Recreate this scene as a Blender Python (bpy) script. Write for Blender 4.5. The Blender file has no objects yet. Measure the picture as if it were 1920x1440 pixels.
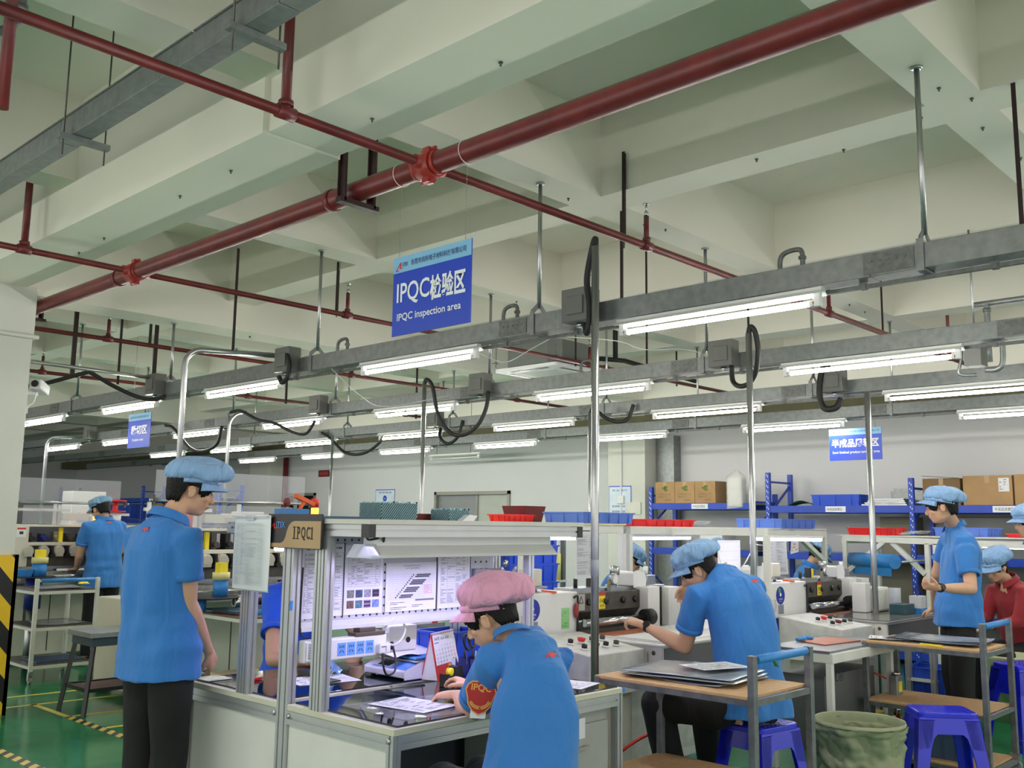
import bpy, bmesh, math, random
from math import sin, cos, pi, radians, atan2, sqrt, floor
from mathutils import Vector, Matrix, noise
random.seed(7)
SC = bpy.context.scene
COL = SC.collection
# ---------------------------------------------------------------- camera
F_PX, YAW, PITCH, ROLL, CAM_H = 1811.0, 0.7587, 0.1439, 0.0139, 1.55
_f = Vector((cos(YAW)*cos(PITCH), sin(YAW)*cos(PITCH), sin(PITCH)))
_r = _f.cross(Vector((0, 0, 1))).normalized(); _u = _r.cross(_f)
_r2 = cos(ROLL)*_r + sin(ROLL)*_u; _u2 = -sin(ROLL)*_r + cos(ROLL)*_u
cam_d = bpy.data.cameras.new('camera'); cam = bpy.data.objects.new('camera', cam_d); COL.objects.link(cam)
cam.matrix_world = Matrix(((_r2.x, _u2.x, -_f.x, 0), (_r2.y, _u2.y, -_f.y, 0), (_r2.z, _u2.z, -_f.z, CAM_H), (0, 0, 0, 1)))
cam_d.sensor_width = 36; cam_d.sensor_fit = 'HORIZONTAL'; cam_d.lens = F_PX/1920*36; cam_d.clip_start = .05; cam_d.clip_end = 100
SC.camera = cam
# ---------------------------------------------------------------- world, exposure
W = bpy.data.worlds.new('world'); SC.world = W; W.use_nodes = True
bg = W.node_tree.nodes['Background']; bg.inputs[0].default_value = (1.0, .98, .93, 1); bg.inputs[1].default_value = .42
SC.view_settings.view_transform = 'Standard'; SC.view_settings.look = 'None'
SC.view_settings.exposure = 1.8; SC.view_settings.gamma = 1; SC.view_settings.use_curve_mapping = False
cy = SC.cycles; cy.use_denoising = True; cy.max_bounces = 7; cy.diffuse_bounces = 4; cy.glossy_bounces = 3
cy.transmission_bounces = 4; cy.transparent_max_bounces = 12; cy.caustics_reflective = False; cy.caustics_refractive = False
cy.sample_clamp_indirect = 4; cy.use_light_tree = True
try: cy.denoiser = 'OPENIMAGEDENOISE'
except Exception: pass
TUBE_POWER = 26.0

# ---------------------------------------------------------------- materials
def lin(c):
    return tuple(((v/255)/12.92 if v/255 <= .04045 else ((v/255+.055)/1.055)**2.4) for v in c[:3]) + (1,)
_M = {}
def mat(name, rgb, rough=.5, metal=0., var=.06, scale=6., bump=0., bscale=40., emit=0., alpha=1., spec=.5, detail=3, sheen=0., trans=0., coat=0.):
    if name in _M: return _M[name]
    m = bpy.data.materials.new(name); m.use_nodes = True; nt = m.node_tree; b = nt.nodes['Principled BSDF']
    c = lin(rgb); tc = nt.nodes.new('ShaderNodeTexCoord')
    b.inputs['Roughness'].default_value = rough; b.inputs['Metallic'].default_value = metal
    b.inputs['Specular IOR Level'].default_value = spec
    if sheen: b.inputs['Sheen Weight'].default_value = sheen
    if coat: b.inputs['Coat Weight'].default_value = coat; b.inputs['Coat Roughness'].default_value = .1
    if var > 0:
        n = nt.nodes.new('ShaderNodeTexNoise'); n.inputs['Scale'].default_value = scale; n.inputs['Detail'].default_value = detail
        nt.links.new(tc.outputs['Object'], n.inputs['Vector'])
        mx = nt.nodes.new('ShaderNodeMix'); mx.data_type = 'RGBA'
        mx.inputs[6].default_value = tuple(v*(1-var) for v in c[:3])+(1,); mx.inputs[7].default_value = tuple(min(1, v*(1+var)) for v in c[:3])+(1,)
        rp = nt.nodes.new('ShaderNodeMapRange'); rp.inputs[1].default_value = .3; rp.inputs[2].default_value = .7
        nt.links.new(n.outputs[0], rp.inputs[0]); nt.links.new(rp.outputs[0], mx.inputs[0]); nt.links.new(mx.outputs[2], b.inputs['Base Color'])
        if emit: nt.links.new(mx.outputs[2], b.inputs['Emission Color'])
    else: b.inputs['Base Color'].default_value = c
    if bump:
        n2 = nt.nodes.new('ShaderNodeTexNoise'); n2.inputs['Scale'].default_value = bscale; n2.inputs['Detail'].default_value = 4
        nt.links.new(tc.outputs['Object'], n2.inputs['Vector'])
        bp = nt.nodes.new('ShaderNodeBump'); bp.inputs['Strength'].default_value = bump; bp.inputs['Distance'].default_value = .01
        nt.links.new(n2.outputs[0], bp.inputs['Height']); nt.links.new(bp.outputs[0], b.inputs['Normal'])
    if emit:
        b.inputs['Emission Strength'].default_value = emit
        if var <= 0: b.inputs['Emission Color'].default_value = c
    if alpha < 1: b.inputs['Alpha'].default_value = alpha
    if trans: b.inputs['Transmission Weight'].default_value = trans
    m.diffuse_color = c; _M[name] = m
    return m
def M(name): return _M[name]
mat('paint_white', (214, 214, 206), .75, var=.03, scale=1.2, bump=.08, bscale=30)
mat('ceiling_paint', (226, 223, 212), .85, var=.03, scale=.8, bump=.1, bscale=25)
mat('wall_paint', (214, 214, 216), .8, var=.03, scale=.5)
mat('galvanised', (134, 138, 138), .42, .55, var=.14, scale=22, bump=.05, bscale=60)
mat('galvanised_dark', (112, 115, 113), .5, .45, var=.22, scale=30, bump=.05, bscale=60)
mat('steel', (176, 178, 180), .3, .9, var=.08, scale=12)
mat('chrome', (200, 202, 205), .15, 1., var=.03)
mat('aluminium', (186, 188, 190), .38, .6, var=.04, scale=9)
mat('aluminium_groove', (92, 94, 98), .5, .5, var=.05)
mat('fire_red', (104, 30, 32), .42, 0, var=.22, scale=9, bump=.1, bscale=30)
def dusty(name, dust):   # dust settled on upward facing surfaces
    nt = _M[name].node_tree; b = nt.nodes['Principled BSDF']; src = b.inputs['Base Color'].links[0].from_socket
    g = nt.nodes.new('ShaderNodeNewGeometry'); sx = nt.nodes.new('ShaderNodeSeparateXYZ'); nt.links.new(g.outputs['Normal'], sx.inputs[0])
    rm = nt.nodes.new('ShaderNodeMapRange'); rm.inputs[1].default_value = .3; rm.inputs[2].default_value = .75; nt.links.new(sx.outputs[2], rm.inputs[0])
    mx = nt.nodes.new('ShaderNodeMix'); mx.data_type = 'RGBA'; mx.inputs[7].default_value = lin(dust); nt.links.new(src, mx.inputs[6]); nt.links.new(rm.outputs[0], mx.inputs[0]); nt.links.new(mx.outputs[2], b.inputs['Base Color'])
dusty('fire_red', (78, 70, 56))
mat('fire_red_bright', (150, 44, 38), .42, 0, var=.2, scale=14, bump=.1)
mat('dark_iron', (44, 24, 24), .55, .2, var=.2, scale=20)
mat('black_rubber', (26, 26, 27), .55, 0, var=.1, bump=.15, bscale=80)
mat('black_plastic', (22, 22, 24), .35, 0, var=.05)
mat('grey_box', (112, 113, 110), .5, .1, var=.05)
mat('white_plastic', (226, 226, 228), .4, var=.02)
mat('cream_machine', (214, 210, 196), .45, var=.05, scale=4, bump=.03)
mat('white_machine', (222, 221, 219), .45, var=.05, scale=5)
mat('scuffed_white', (208, 207, 203), .5, var=.12, scale=14, detail=8)
mat('dark_metal', (88, 84, 78), .45, .6, var=.2, scale=14)
mat('bench_white', (220, 219, 212), .5, var=.05, scale=8)
mat('paper', (232, 232, 236), .7, var=.02, scale=30)
mat('ink', (40, 40, 48), .7, var=0)
mat('ink_grey', (120, 120, 130), .7, var=0)
mat('rack_blue', (22, 62, 170), .42, var=.08, scale=8)
mat('tray_blue', (84, 118, 205), .4, var=.05)
mat('crate_blue', (32, 74, 190), .4, var=.06)
mat('tray_red', (214, 36, 38), .4, var=.05)
mat('stool_blue', (18, 30, 205), .3, var=.05, coat=.3)
mat('tape_blue', (52, 132, 205), .45, var=.08, scale=20)
mat('cardboard', (166, 132, 92), .8, var=.08, scale=6, bump=.05)
mat('cardboard_dark', (128, 100, 68), .8, var=.1, scale=6)
mat('chipboard', (190, 152, 106), .6, var=.1, scale=30)
mat('frame_grey', (116, 118, 120), .42, .5, var=.25, scale=18, detail=6)
mat('bag_olive', (146, 152, 122), .75, var=.12, scale=5, bump=.6, bscale=9)
mat('glass_dark', (14, 30, 32), .04, 0, var=0, spec=.8)
mat('acrylic', (225, 228, 238), .05, 0, var=0, alpha=.16)
mat('plastic_film', (206, 210, 220), .12, 0, var=.05, alpha=.55)
mat('film_grey', (150, 158, 164), .18, 0, var=.1, scale=10, bump=.2, bscale=12)
mat('orange', (236, 96, 30), .45, var=.05)
mat('copper', (178, 104, 76), .4, .2, var=.1)
mat('yellow', (236, 214, 40), .5, var=.04)
mat('green', (70, 150, 60), .5, var=.05)
mat('pale_green', (150, 205, 140), .6, var=.04)
mat('logo_blue', (20, 40, 150), .45, var=.03)
mat('warn_red', (205, 40, 36), .5, var=.03)
mat('sign_blue', (16, 62, 190), .4, var=.02)
mat('sign_sky', (128, 186, 226), .45, var=.08, scale=3)
mat('sign_white', (232, 236, 240), .5, var=0)
mat('sign_ink', (20, 40, 110), .5, var=0)
mat('dark_void', (14, 14, 15), .8, var=0)
mat('olive_dark', (92, 88, 62), .7, var=.1)
mat('maroon', (98, 24, 32), .6, var=.15, scale=20)
mat('red_plastic', (200, 30, 34), .35, var=.04)
mat('tube_light', (255, 253, 244), .5, var=0, emit=TUBE_POWER)
mat('tube_light_cool', (214, 206, 255), .5, var=0, emit=12.)
mat('lamp_bench', (206, 196, 255), .5, var=0, emit=16.)
mat('reflector', (226, 228, 226), .35, .1, var=.02)
mat('bench_tube', (236, 232, 255), .5, var=0, emit=6.)
mat('amber_lit', (255, 160, 40), .4, var=0, emit=1.6)
mat('lcd', (40, 44, 40), .2, var=0)

# ---------------------------------------------------------------- mesh builder
def frame_from(z, up=None):
    z = Vector(z).normalized(); up = Vector(up) if up is not None else Vector((0, 0, 1))
    if abs(z.dot(up.normalized())) > .999: up = Vector((1, 0, 0))
    x = up.cross(z).normalized(); y = z.cross(x)
    return Matrix((x, y, z)).transposed()
class MB:
    def __init__(s): s.v = []; s.f = []; s.mi = []; s.mats = []; s.sm = []
    def _m(s, m):
        m = M(m) if isinstance(m, str) else m
        if m not in s.mats: s.mats.append(m)
        return s.mats.index(m)
    def add(s, vs, fs, m=None, smooth=False):
        k = len(s.v); s.v += [tuple(v) for v in vs]; i = s._m(m) if m is not None else 0
        for f in fs: s.f.append(tuple(k+a for a in f)); s.mi.append(i); s.sm.append(smooth)
        return s
    def box(s, c, d, m=None, R=None):
        c = Vector(c); hx, hy, hz = d[0]/2, d[1]/2, d[2]/2
        vs = [Vector((x, y, z)) for x in (-hx, hx) for y in (-hy, hy) for z in (-hz, hz)]
        if R is not None: vs = [R @ v for v in vs]
        return s.add([c+v for v in vs], [(0, 1, 3, 2), (4, 6, 7, 5), (0, 4, 5, 1), (2, 3, 7, 6), (0, 2, 6, 4), (1, 5, 7, 3)], m)
    def bb(s, x0, x1, y0, y1, z0, z1, m=None):
        return s.box(((x0+x1)/2, (y0+y1)/2, (z0+z1)/2), (abs(x1-x0), abs(y1-y0), abs(z1-z0)), m)
    def bar(s, p, q, w, h, m=None, up=(0, 0, 1)):
        p = Vector(p); q = Vector(q); d = q-p; R = frame_from(d, up)
        return s.box((p+q)/2, (w, h, d.length), m, R)
    def taper(s, c, d0, d1, h, m=None):   # frustum box, bottom size d0, top size d1
        x, y, z = c
        vs = []
        for (dx, dy), zz in ((d0, z), (d1, z+h)):
            vs += [(x-dx/2, y-dy/2, zz), (x+dx/2, y-dy/2, zz), (x+dx/2, y+dy/2, zz), (x-dx/2, y+dy/2, zz)]
        return s.add(vs, [(3, 2, 1, 0), (4, 5, 6, 7), (0, 1, 5, 4), (1, 2, 6, 5), (2, 3, 7, 6), (3, 0, 4, 7)], m)
    def tube(s, pts, r, seg=12, m=None, cap=True, up=None, flat=1.0):
        pts = [Vector(p) for p in pts]; n = len(pts)
        rs = r if isinstance(r, (list, tuple)) else [r]*n
        vs = []; ref = Vector(up) if up is not None else None
        t0 = (pts[1]-pts[0]).normalized()
        if ref is None: ref = Vector((0, 0, 1)) if abs(t0.z) < .9 else Vector((1, 0, 0))
        x = None
        for i in range(n):
            t = (pts[min(i+1, n-1)]-pts[max(i-1, 0)]).normalized()
            if x is None: x = ref.cross(t).normalized()
            else: x = (x - t*x.dot(t)).normalized()
            y = t.cross(x)
            for k in range(seg):
                a = 2*pi*k/seg; vs.append(pts[i] + x*cos(a)*rs[i] + y*sin(a)*rs[i]*flat)
        fs = [(i*seg+k, i*seg+(k+1) % seg, (i+1)*seg+(k+1) % seg, (i+1)*seg+k) for i in range(n-1) for k in range(seg)]
        s.add(vs, fs, m, True)
        if cap:
            k0 = len(s.v)-len(vs)
            i = s._m(m) if m is not None else 0
            s.f.append(tuple(k0+k for k in reversed(range(seg)))); s.mi.append(i); s.sm.append(False)
            s.f.append(tuple(k0+(n-1)*seg+k for k in range(seg))); s.mi.append(i); s.sm.append(False)
        return s
    def cyl(s, p, q, r, seg=16, m=None): return s.tube([p, q], r, seg, m)
    def lathe(s, c, prof, seg=20, m=None, axis=(0, 0, 1), cap=True):
        c = Vector(c); R = frame_from(axis, (1, 0, 0) if abs(Vector(axis).normalized().x) < .9 else (0, 0, 1))
        vs = []
        for rr, zz in prof:
            for k in range(seg):
                a = 2*pi*k/seg; vs.append(c + R @ Vector((rr*cos(a), rr*sin(a), zz)))
        n = len(prof)
        fs = [(i*seg+k, i*seg+(k+1) % seg, (i+1)*seg+(k+1) % seg, (i+1)*seg+k) for i in range(n-1) for k in range(seg)]
        s.add(vs, fs, m, True)
        if cap:
            k0 = len(s.v)-len(vs); i = s._m(m) if m is not None else 0
            s.f.append(tuple(k0+k for k in reversed(range(seg)))); s.mi.append(i); s.sm.append(False)
            s.f.append(tuple(k0+(n-1)*seg+k for k in range(seg))); s.mi.append(i); s.sm.append(False)
        return s
    def sphere(s, c, r, m=None, seg=14, ring=9, R=None):
        c = Vector(c); r = Vector(r) if hasattr(r, '__len__') else Vector((r, r, r)); vs = []; 
        for i in range(ring+1):
            th = pi*i/ring
            for k in range(seg):
                a = 2*pi*k/seg; v = Vector((r.x*sin(th)*cos(a), r.y*sin(th)*sin(a), r.z*cos(th)))
                vs.append(c + (R @ v if R is not None else v))
        fs = [(i*seg+k, (i+1)*seg+k, (i+1)*seg+(k+1) % seg, i*seg+(k+1) % seg) for i in range(ring) for k in range(seg)]
        return s.add(vs, fs, m, True)
    def prism(s, outline, o, ux, uy, t, m=None, smooth=False):  # 2D outline extruded by vector t
        o = Vector(o); ux = Vector(ux); uy = Vector(uy); t = Vector(t); n = len(outline)
        a = [o+ux*x+uy*y for x, y in outline]; b = [p+t for p in a]
        if ux.cross(uy).dot(t) > 0: f0, f1 = tuple(reversed(range(n))), tuple(range(n, 2*n))
        else: f0, f1 = tuple(range(n)), tuple(reversed(range(n, 2*n)))
        return s.add(a+b, [f0, f1]+[(i, (i+1) % n, n+(i+1) % n, n+i) for i in range(n)], m, smooth)
    def quad(s, a, b, c, d, m=None): return s.add([a, b, c, d], [(0, 1, 2, 3)], m)
    def rect(s, o, ux, uy, x0, y0, x1, y1, m=None, lift=0.):
        o = Vector(o); ux = Vector(ux); uy = Vector(uy); n = ux.cross(uy).normalized()*lift
        return s.quad(o+ux*x0+uy*y0+n, o+ux*x1+uy*y0+n, o+ux*x1+uy*y1+n, o+ux*x0+uy*y1+n, m)
    def sheet(s, fn, nu, nv, m=None, thick=0.0, smooth=True):
        vs = [Vector(fn(i/nu, j/nv)) for j in range(nv+1) for i in range(nu+1)]
        fs = [(j*(nu+1)+i, j*(nu+1)+i+1, (j+1)*(nu+1)+i+1, (j+1)*(nu+1)+i) for j in range(nv) for i in range(nu)]
        s.add(vs, fs, m, smooth)
        return s
    def build(s, name, m=None, parent=None, bevel=0., solid=0., sub=0, weld=False):
        me = bpy.data.meshes.new(name); me.from_pydata(s.v, [], s.f)
        if m is not None: me.materials.append(M(m) if isinstance(m, str) else m)
        else:
            for mm in s.mats: me.materials.append(mm)
            me.polygons.foreach_set('material_index', s.mi)
        me.polygons.foreach_set('use_smooth', s.sm); me.update()
        if weld or solid or sub:
            bm = bmesh.new(); bm.from_mesh(me); bmesh.ops.remove_doubles(bm, verts=bm.verts, dist=1e-5)
            bm.to_mesh(me); bm.free()
        o = bpy.data.objects.new(name, me); COL.objects.link(o)
        if parent is not None: o.parent = parent; 
        if solid: md = o.modifiers.new('solid', 'SOLIDIFY'); md.thickness = solid; md.offset = 0
        if sub: md = o.modifiers.new('sub', 'SUBSURF'); md.levels = md.render_levels = sub
        if bevel:
            md = o.modifiers.new('bevel', 'BEVEL'); md.width = bevel; md.segments = 2; md.limit_method = 'ANGLE'; md.angle_limit = radians(40)
        return o
def tag(o, label, cat, group=None, kind=None):
    if label: o['label'] = label
    if cat: o['category'] = cat
    if group: o['group'] = group
    if kind: o['kind'] = kind
    return o
def thing(name, label, cat, loc=(0, 0, 0), rz=0., group=None):
    o = bpy.data.objects.new(name, None); COL.objects.link(o); o.location = loc; o.rotation_euler = (0, 0, rz); o.empty_display_size = .1
    return tag(o, label, cat, group)
def struct(name, mb, m=None, **k):
    o = mb.build(name, m, **k); o['kind'] = 'structure'; return o
def dup(root, loc=None, rz=None, label=None, group=None):
    def cp(o, par):
        c = o.copy(); COL.objects.link(c)
        if par is not None: c.parent = par; c.matrix_parent_inverse = o.matrix_parent_inverse.copy()
        for ch in KIDS.get(o.name, []): cp(ch, c)
        return c
    global KIDS
    KIDS = {}
    for o in bpy.data.objects:
        if o.parent is not None: KIDS.setdefault(o.parent.name, []).append(o)
    r = cp(root, None)
    if loc is not None: r.location = loc
    if rz is not None: r.rotation_euler = (0, 0, rz)
    if label: r['label'] = label
    if group: r['group'] = group
    return r
def arc(c, r, a0, a1, n, ux=(1, 0, 0), uy=(0, 0, 1)):
    c = Vector(c); ux = Vector(ux); uy = Vector(uy)
    return [c + ux*(r*cos(a0+(a1-a0)*i/n)) + uy*(r*sin(a0+(a1-a0)*i/n)) for i in range(n+1)]
def smooth_path(pts, n=6):
    pts = [Vector(p) for p in pts]; P = [pts[0]*2-pts[1]] + pts + [pts[-1]*2-pts[-2]]; out = []
    for i in range(1, len(P)-2):
        for k in range(n):
            t = k/n; p0, p1, p2, p3 = P[i-1], P[i], P[i+1], P[i+2]
            out.append(.5*((2*p1)+(-p0+p2)*t+(2*p0-5*p1+4*p2-p3)*t*t+(-p0+3*p1-3*p2+p3)*t**3))
    out.append(pts[-1]); return out
def rrect(w, h, r, n=4, x=0, y=0):
    out = []
    for cx, cy, a in ((w-r, h-r, 0), (r, h-r, pi/2), (r, r, pi), (w-r, r, 3*pi/2)):
        out += [(x+cx+r*cos(a+pi/2*i/n), y+cy+r*sin(a+pi/2*i/n)) for i in range(n+1)]
    return out
_tcache = {}
def text_geo(txt, size=1., bold=0.):
    key = (txt, bold)
    if key not in _tcache:
        cu = bpy.data.curves.new('t', 'FONT'); cu.body = txt; cu.size = 1.; cu.offset = bold; cu.resolution_u = 3; cu.fill_mode = 'FRONT'
        ob = bpy.data.objects.new('t', cu); COL.objects.link(ob)
        dg = bpy.context.evaluated_depsgraph_get(); me = bpy.data.meshes.new_from_object(ob.evaluated_get(dg))
        vs = [v.co.copy() for v in me.vertices]; fs = [tuple(p.vertices) for p in me.polygons]
        bpy.data.objects.remove(ob); bpy.data.curves.remove(cu); bpy.data.meshes.remove(me)
        _tcache[key] = (vs, fs)
    return _tcache[key]
def add_text(mb, txt, o, ux, uy, w=None, h=None, m='ink', bold=0., lift=.0008, italic=0.):
    """text fitted in a box w x h whose lower left corner is o"""
    vs, fs = text_geo(txt, 1., bold)
    if not vs: return
    o = Vector(o); ux = Vector(ux).normalized(); uy = Vector(uy).normalized(); n = ux.cross(uy).normalized()*lift
    x0 = min(v.x for v in vs); x1 = max(v.x for v in vs); y0 = min(v.y for v in vs); y1 = max(v.y for v in vs)
    if w is None: sx = sy = h/(y1-y0)
    elif h is None: sx = sy = w/(x1-x0)
    else: sx, sy = w/(x1-x0), h/(y1-y0)
    mb.add([o + ux*((v.x-x0)*sx + italic*(v.y-y0)*sy) + uy*((v.y-y0)*sy) + n for v in vs], fs, m)
    return (x1-x0)*sx
def at(px, py, Y=None, X=None, Z=None):
    d = _r2*((px-960)/F_PX) - _u2*((py-720)/F_PX) + _f
    o = Vector((0, 0, CAM_H))
    t = Y/d.y if Y is not None else X/d.x if X is not None else (Z-CAM_H)/d.z
    return o+d*t
# ================================================================= SETTING
ZC, ZB, ZG = 4.29, 3.73, 3.45      # slab, beam soffit, main girder soffit
def floor_mat():
    m = bpy.data.materials.new('green_epoxy'); m.use_nodes = True; nt = m.node_tree; b = nt.nodes['Principled BSDF']
    tc = nt.nodes.new('ShaderNodeTexCoord'); n = nt.nodes.new('ShaderNodeTexNoise'); n.inputs['Scale'].default_value = 1.6; n.inputs['Detail'].default_value = 6
    nt.links.new(tc.outputs['Object'], n.inputs['Vector'])
    cr = nt.nodes.new('ShaderNodeValToRGB'); cr.color_ramp.elements[0].position = .35; cr.color_ramp.elements[1].position = .7
    cr.color_ramp.elements[0].color = lin((34, 112, 72)); cr.color_ramp.elements[1].color = lin((54, 144, 96))
    nt.links.new(n.outputs[0], cr.inputs[0]); nt.links.new(cr.outputs[0], b.inputs['Base Color'])
    n2 = nt.nodes.new('ShaderNodeTexNoise'); n2.inputs['Scale'].default_value = 2.2; nt.links.new(tc.outputs['Object'], n2.inputs['Vector'])
    bp = nt.nodes.new('ShaderNodeBump'); bp.inputs['Strength'].default_value = .25; bp.inputs['Distance'].default_value = .02
    nt.links.new(n2.outputs[0], bp.inputs['Height']); nt.links.new(bp.outputs[0], b.inputs['Normal'])
    b.inputs['Roughness'].default_value = .16; b.inputs['Specular IOR Level'].default_value = .5; return m
X0, X1, Y0, Y1 = -5.0, 12.4, -4.0, 30.0
struct('floor', MB().bb(X0, X1+.2, Y0, Y1, -.1, 0), floor_mat())
struct('ceiling', MB().bb(X0, X1+.2, Y0, Y1, ZC, ZC+.15), 'ceiling_paint')
# far wall (x = const) with window and door openings
def wall_with_holes(x, th, y0, y1, z1, holes):
    mb = MB(); ys = sorted({y0, y1} | {h[0] for h in holes} | {h[1] for h in holes})
    for a, b in zip(ys, ys[1:]):
        zs = [(0, z1)]
        for h in holes:
            if h[0] <= a and b <= h[1]:
                zs = [(0, h[2]), (h[3], z1)]
        for c, d in zs:
            if d > c: mb.bb(x, x+th, a, b, c, d)
    return mb
struct('wall_right', wall_with_holes(X1, .2, Y0, Y1, ZC, [(11.75, 13.72, .9, 2.13), (17.62, 18.55, 0, 2.1)]), 'wall_paint')
struct('wall_far', MB().bb(X0, X1+.2, Y1, Y1+.2, 0, ZC), 'wall_paint')
# room behind the wall, seen through the openings
w = MB(); w.bb(X1+1.6, X1+1.7, 10.5, 19.5, 0, 3); struct('wall_back', w, mat('cream_wall', (196, 194, 168), .8))
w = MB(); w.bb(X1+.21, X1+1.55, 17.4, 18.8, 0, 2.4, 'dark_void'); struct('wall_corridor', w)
# window frame + glazing
f = MB(); 
for a in (11.75, 13.66): f.bb(X1-.03, X1+.12, a, a+.06, .9, 2.13)
f.bb(X1-.03, X1+.12, 11.75, 13.72, 2.07, 2.13); f.bb(X1-.03, X1+.12, 11.75, 13.72, .9, .96); f.bb(X1+.02, X1+.06, 12.6, 12.64, .96, 2.07)
wn = struct('window_1', f, mat('window_frame', (150, 148, 140), .5, .3)); MB().bb(X1+.035, X1+.045, 11.8, 13.68, .95, 2.08).build('pane', 'acrylic', wn)
MB().bb(X1+.06, X1+.1, 11.8, 12.66, .96, 2.07).build('sliding_panel', mat('pale_panel', (188, 190, 170), .5), wn)
MB().bb(X1+.11, X1+.13, 12.72, 13.66, .96, 2.07).build('blind', mat('blind_grey', (120, 120, 114), .6), wn)
f = MB(); f.bb(X1-.03, X1+.1, 17.56, 17.62, 0, 2.16); f.bb(X1-.03, X1+.1, 18.55, 18.61, 0, 2.16); f.bb(X1-.03, X1+.1, 17.56, 18.61, 2.1, 2.16)
struct('door_1', f, M('window_frame'))
# ceiling beams
YS = [(-3.35+2.4*i, -3.08+2.4*i) for i in range(0, 5)] + [(10.83, 11.1), (13.23, 13.5), (15.63, 15.9), (20.4, 20.67), (22.8, 23.07), (25.2, 25.47)]
YS[0] = (-3.35, -3.08); YS = [(1.46-4.8, 1.73-4.8), (1.46-2.4, 1.73-2.4), (1.46, 1.73), (3.87, 4.14), (6.25, 6.52)] + YS[5:]
mb = MB()
for a, b in YS: mb.bb(X0, X1, a, b, ZB, ZC+.01)
struct('ceiling_beam', mb, 'ceiling_paint')
mb = MB()
for a, b in ((-2.4, -2.1), (.1, .4), (4.92, 5.22), (7.31, 7.61), (9.8, 10.1)): mb.bb(a, b, Y0, Y1, ZB+.001, ZC+.01)
struct('ceiling_beam', mb, 'ceiling_paint')
mb = MB(); mb.bb(2.46, 2.88, Y0, Y1, ZG, ZC+.01); mb.bb(2.43, 2.9, 4.02, 8.3, ZG-.012, ZC)
struct('ceiling_girder', mb, 'ceiling_paint')
mb = MB(); mb.bb(X0, X1, 8.61, 9.01, ZG+.001, ZC+.01); mb.bb(X0, X1, 18.1, 18.5, ZG+.001, ZC+.01); mb.bb(12.0, 12.4, Y0, Y1, ZG+.002, ZC)
struct('ceiling_girder', mb, 'ceiling_paint')
# columns
mb = MB(); mb.bb(2.3, 3.0, 8.36, 9.06, 0, 3.02); mb.bb(2.28, 3.04, 8.32, 9.1, 3.02, 3.05); mb.bb(2.3, 3.01, 8.36, 9.06, 3.04, ZG+.01)
struct('column', mb, 'paint_white', bevel=.006)
mb = MB(); mb.bb(11.95, 12.45, 8.55, 9.25, 0, ZG); struct('column', mb, 'paint_white', bevel=.006)
mb = MB(); mb.bb(12.05, 12.5, 18.9, 19.7, 0, ZG); struct('column', mb, 'paint_white', bevel=.006)
# wall channel beside the column
mb = MB(); mb.bb(12.2, 12.38, 8.2, 8.5, 0, 2.9); struct('trim_1', mb, 'galvanised')
# dropped partition soffit along the far wall
mb = MB(); mb.bb(11.9, 12.38, Y0, 30, 3.0, 3.2); struct('trim_2', mb, 'olive_dark')
mb = MB(); mb.bb(12.3, 12.395, 1.6, 3.67, 3.45, 3.82); struct('trim_3', mb, 'dark_void')
# hazard stripe guard on the column foot
def hazard_mat(name, ang, sc, c0=(236, 190, 30), c1=(24, 24, 24)):
    m = bpy.data.materials.new(name); m.use_nodes = True; nt = m.node_tree; b = nt.nodes['Principled BSDF']
    tc = nt.nodes.new('ShaderNodeTexCoord'); mp = nt.nodes.new('ShaderNodeMapping'); mp.inputs['Rotation'].default_value = ang
    wv = nt.nodes.new('ShaderNodeTexWave'); wv.inputs['Scale'].default_value = sc; wv.bands_direction = 'X'
    cr = nt.nodes.new('ShaderNodeValToRGB'); cr.color_ramp.interpolation = 'CONSTANT'
    cr.color_ramp.elements[0].color = lin(c1); cr.color_ramp.elements[1].color = lin(c0); cr.color_ramp.elements[1].position = .5
    nt.links.new(tc.outputs['Object'], mp.inputs[0]); nt.links.new(mp.outputs[0], wv.inputs[0]); nt.links.new(wv.outputs[0], cr.inputs[0]); nt.links.new(cr.outputs[0], b.inputs[0])
    b.inputs['Roughness'].default_value = .4; _M[name] = m; return m
hazard_mat('hazard_guard', (0, radians(40), 0), 1.3)
hazard_mat('hazard_tape_x', (0, 0, radians(45)), 3.2, (222, 196, 110), (50, 48, 44)); hazard_mat('hazard_tape_y', (0, 0, radians(45)), 3.2, (222, 196, 110), (50, 48, 44))
mb = MB(); mb.bb(2.27, 3.03, 8.335, 8.36, .0, 1.25); mb.bb(3.0, 3.03, 8.335, 9.09, 0, 1.25)
struct('trim_20', mb, 'hazard_guard')
mat('floor_tape', (226, 206, 96), .5, var=.1, scale=30)
tn = 4
for (p, q, wd, mm) in (((2.1, 8.7), (6.2, 8.5), .05, 'floor_tape'), ((3.36, 8.68), (3.36, 7.95), .05, 'floor_tape'), ((3.4, 7.95), (4.4, 7.85), .05, 'floor_tape'), ((3.4, 7.35), (4.4, 7.3), .05, 'floor_tape'), ((2.6, 9.15), (6.2, 9.0), .05, 'floor_tape'),
                       ((3.36, 7.95), (3.34, 5.4), .07, 'hazard_tape_y'), ((2.56, 7.6), (2.58, 5.2), .07, 'hazard_tape_y')):
    p = Vector(p); q = Vector(q); d = (q-p).normalized(); n = Vector((-d.y, d.x))*wd/2
    a, b_ = p-n, q-n; c, e = q+n, p+n
    mb = MB().prism([(a.x, a.y), (b_.x, b_.y), (c.x, c.y), (e.x, e.y)], (0, 0, .0005), (1, 0, 0), (0, 1, 0), (0, 0, .001))
    struct('trim_%d' % tn, mb, mm); tn += 1
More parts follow.
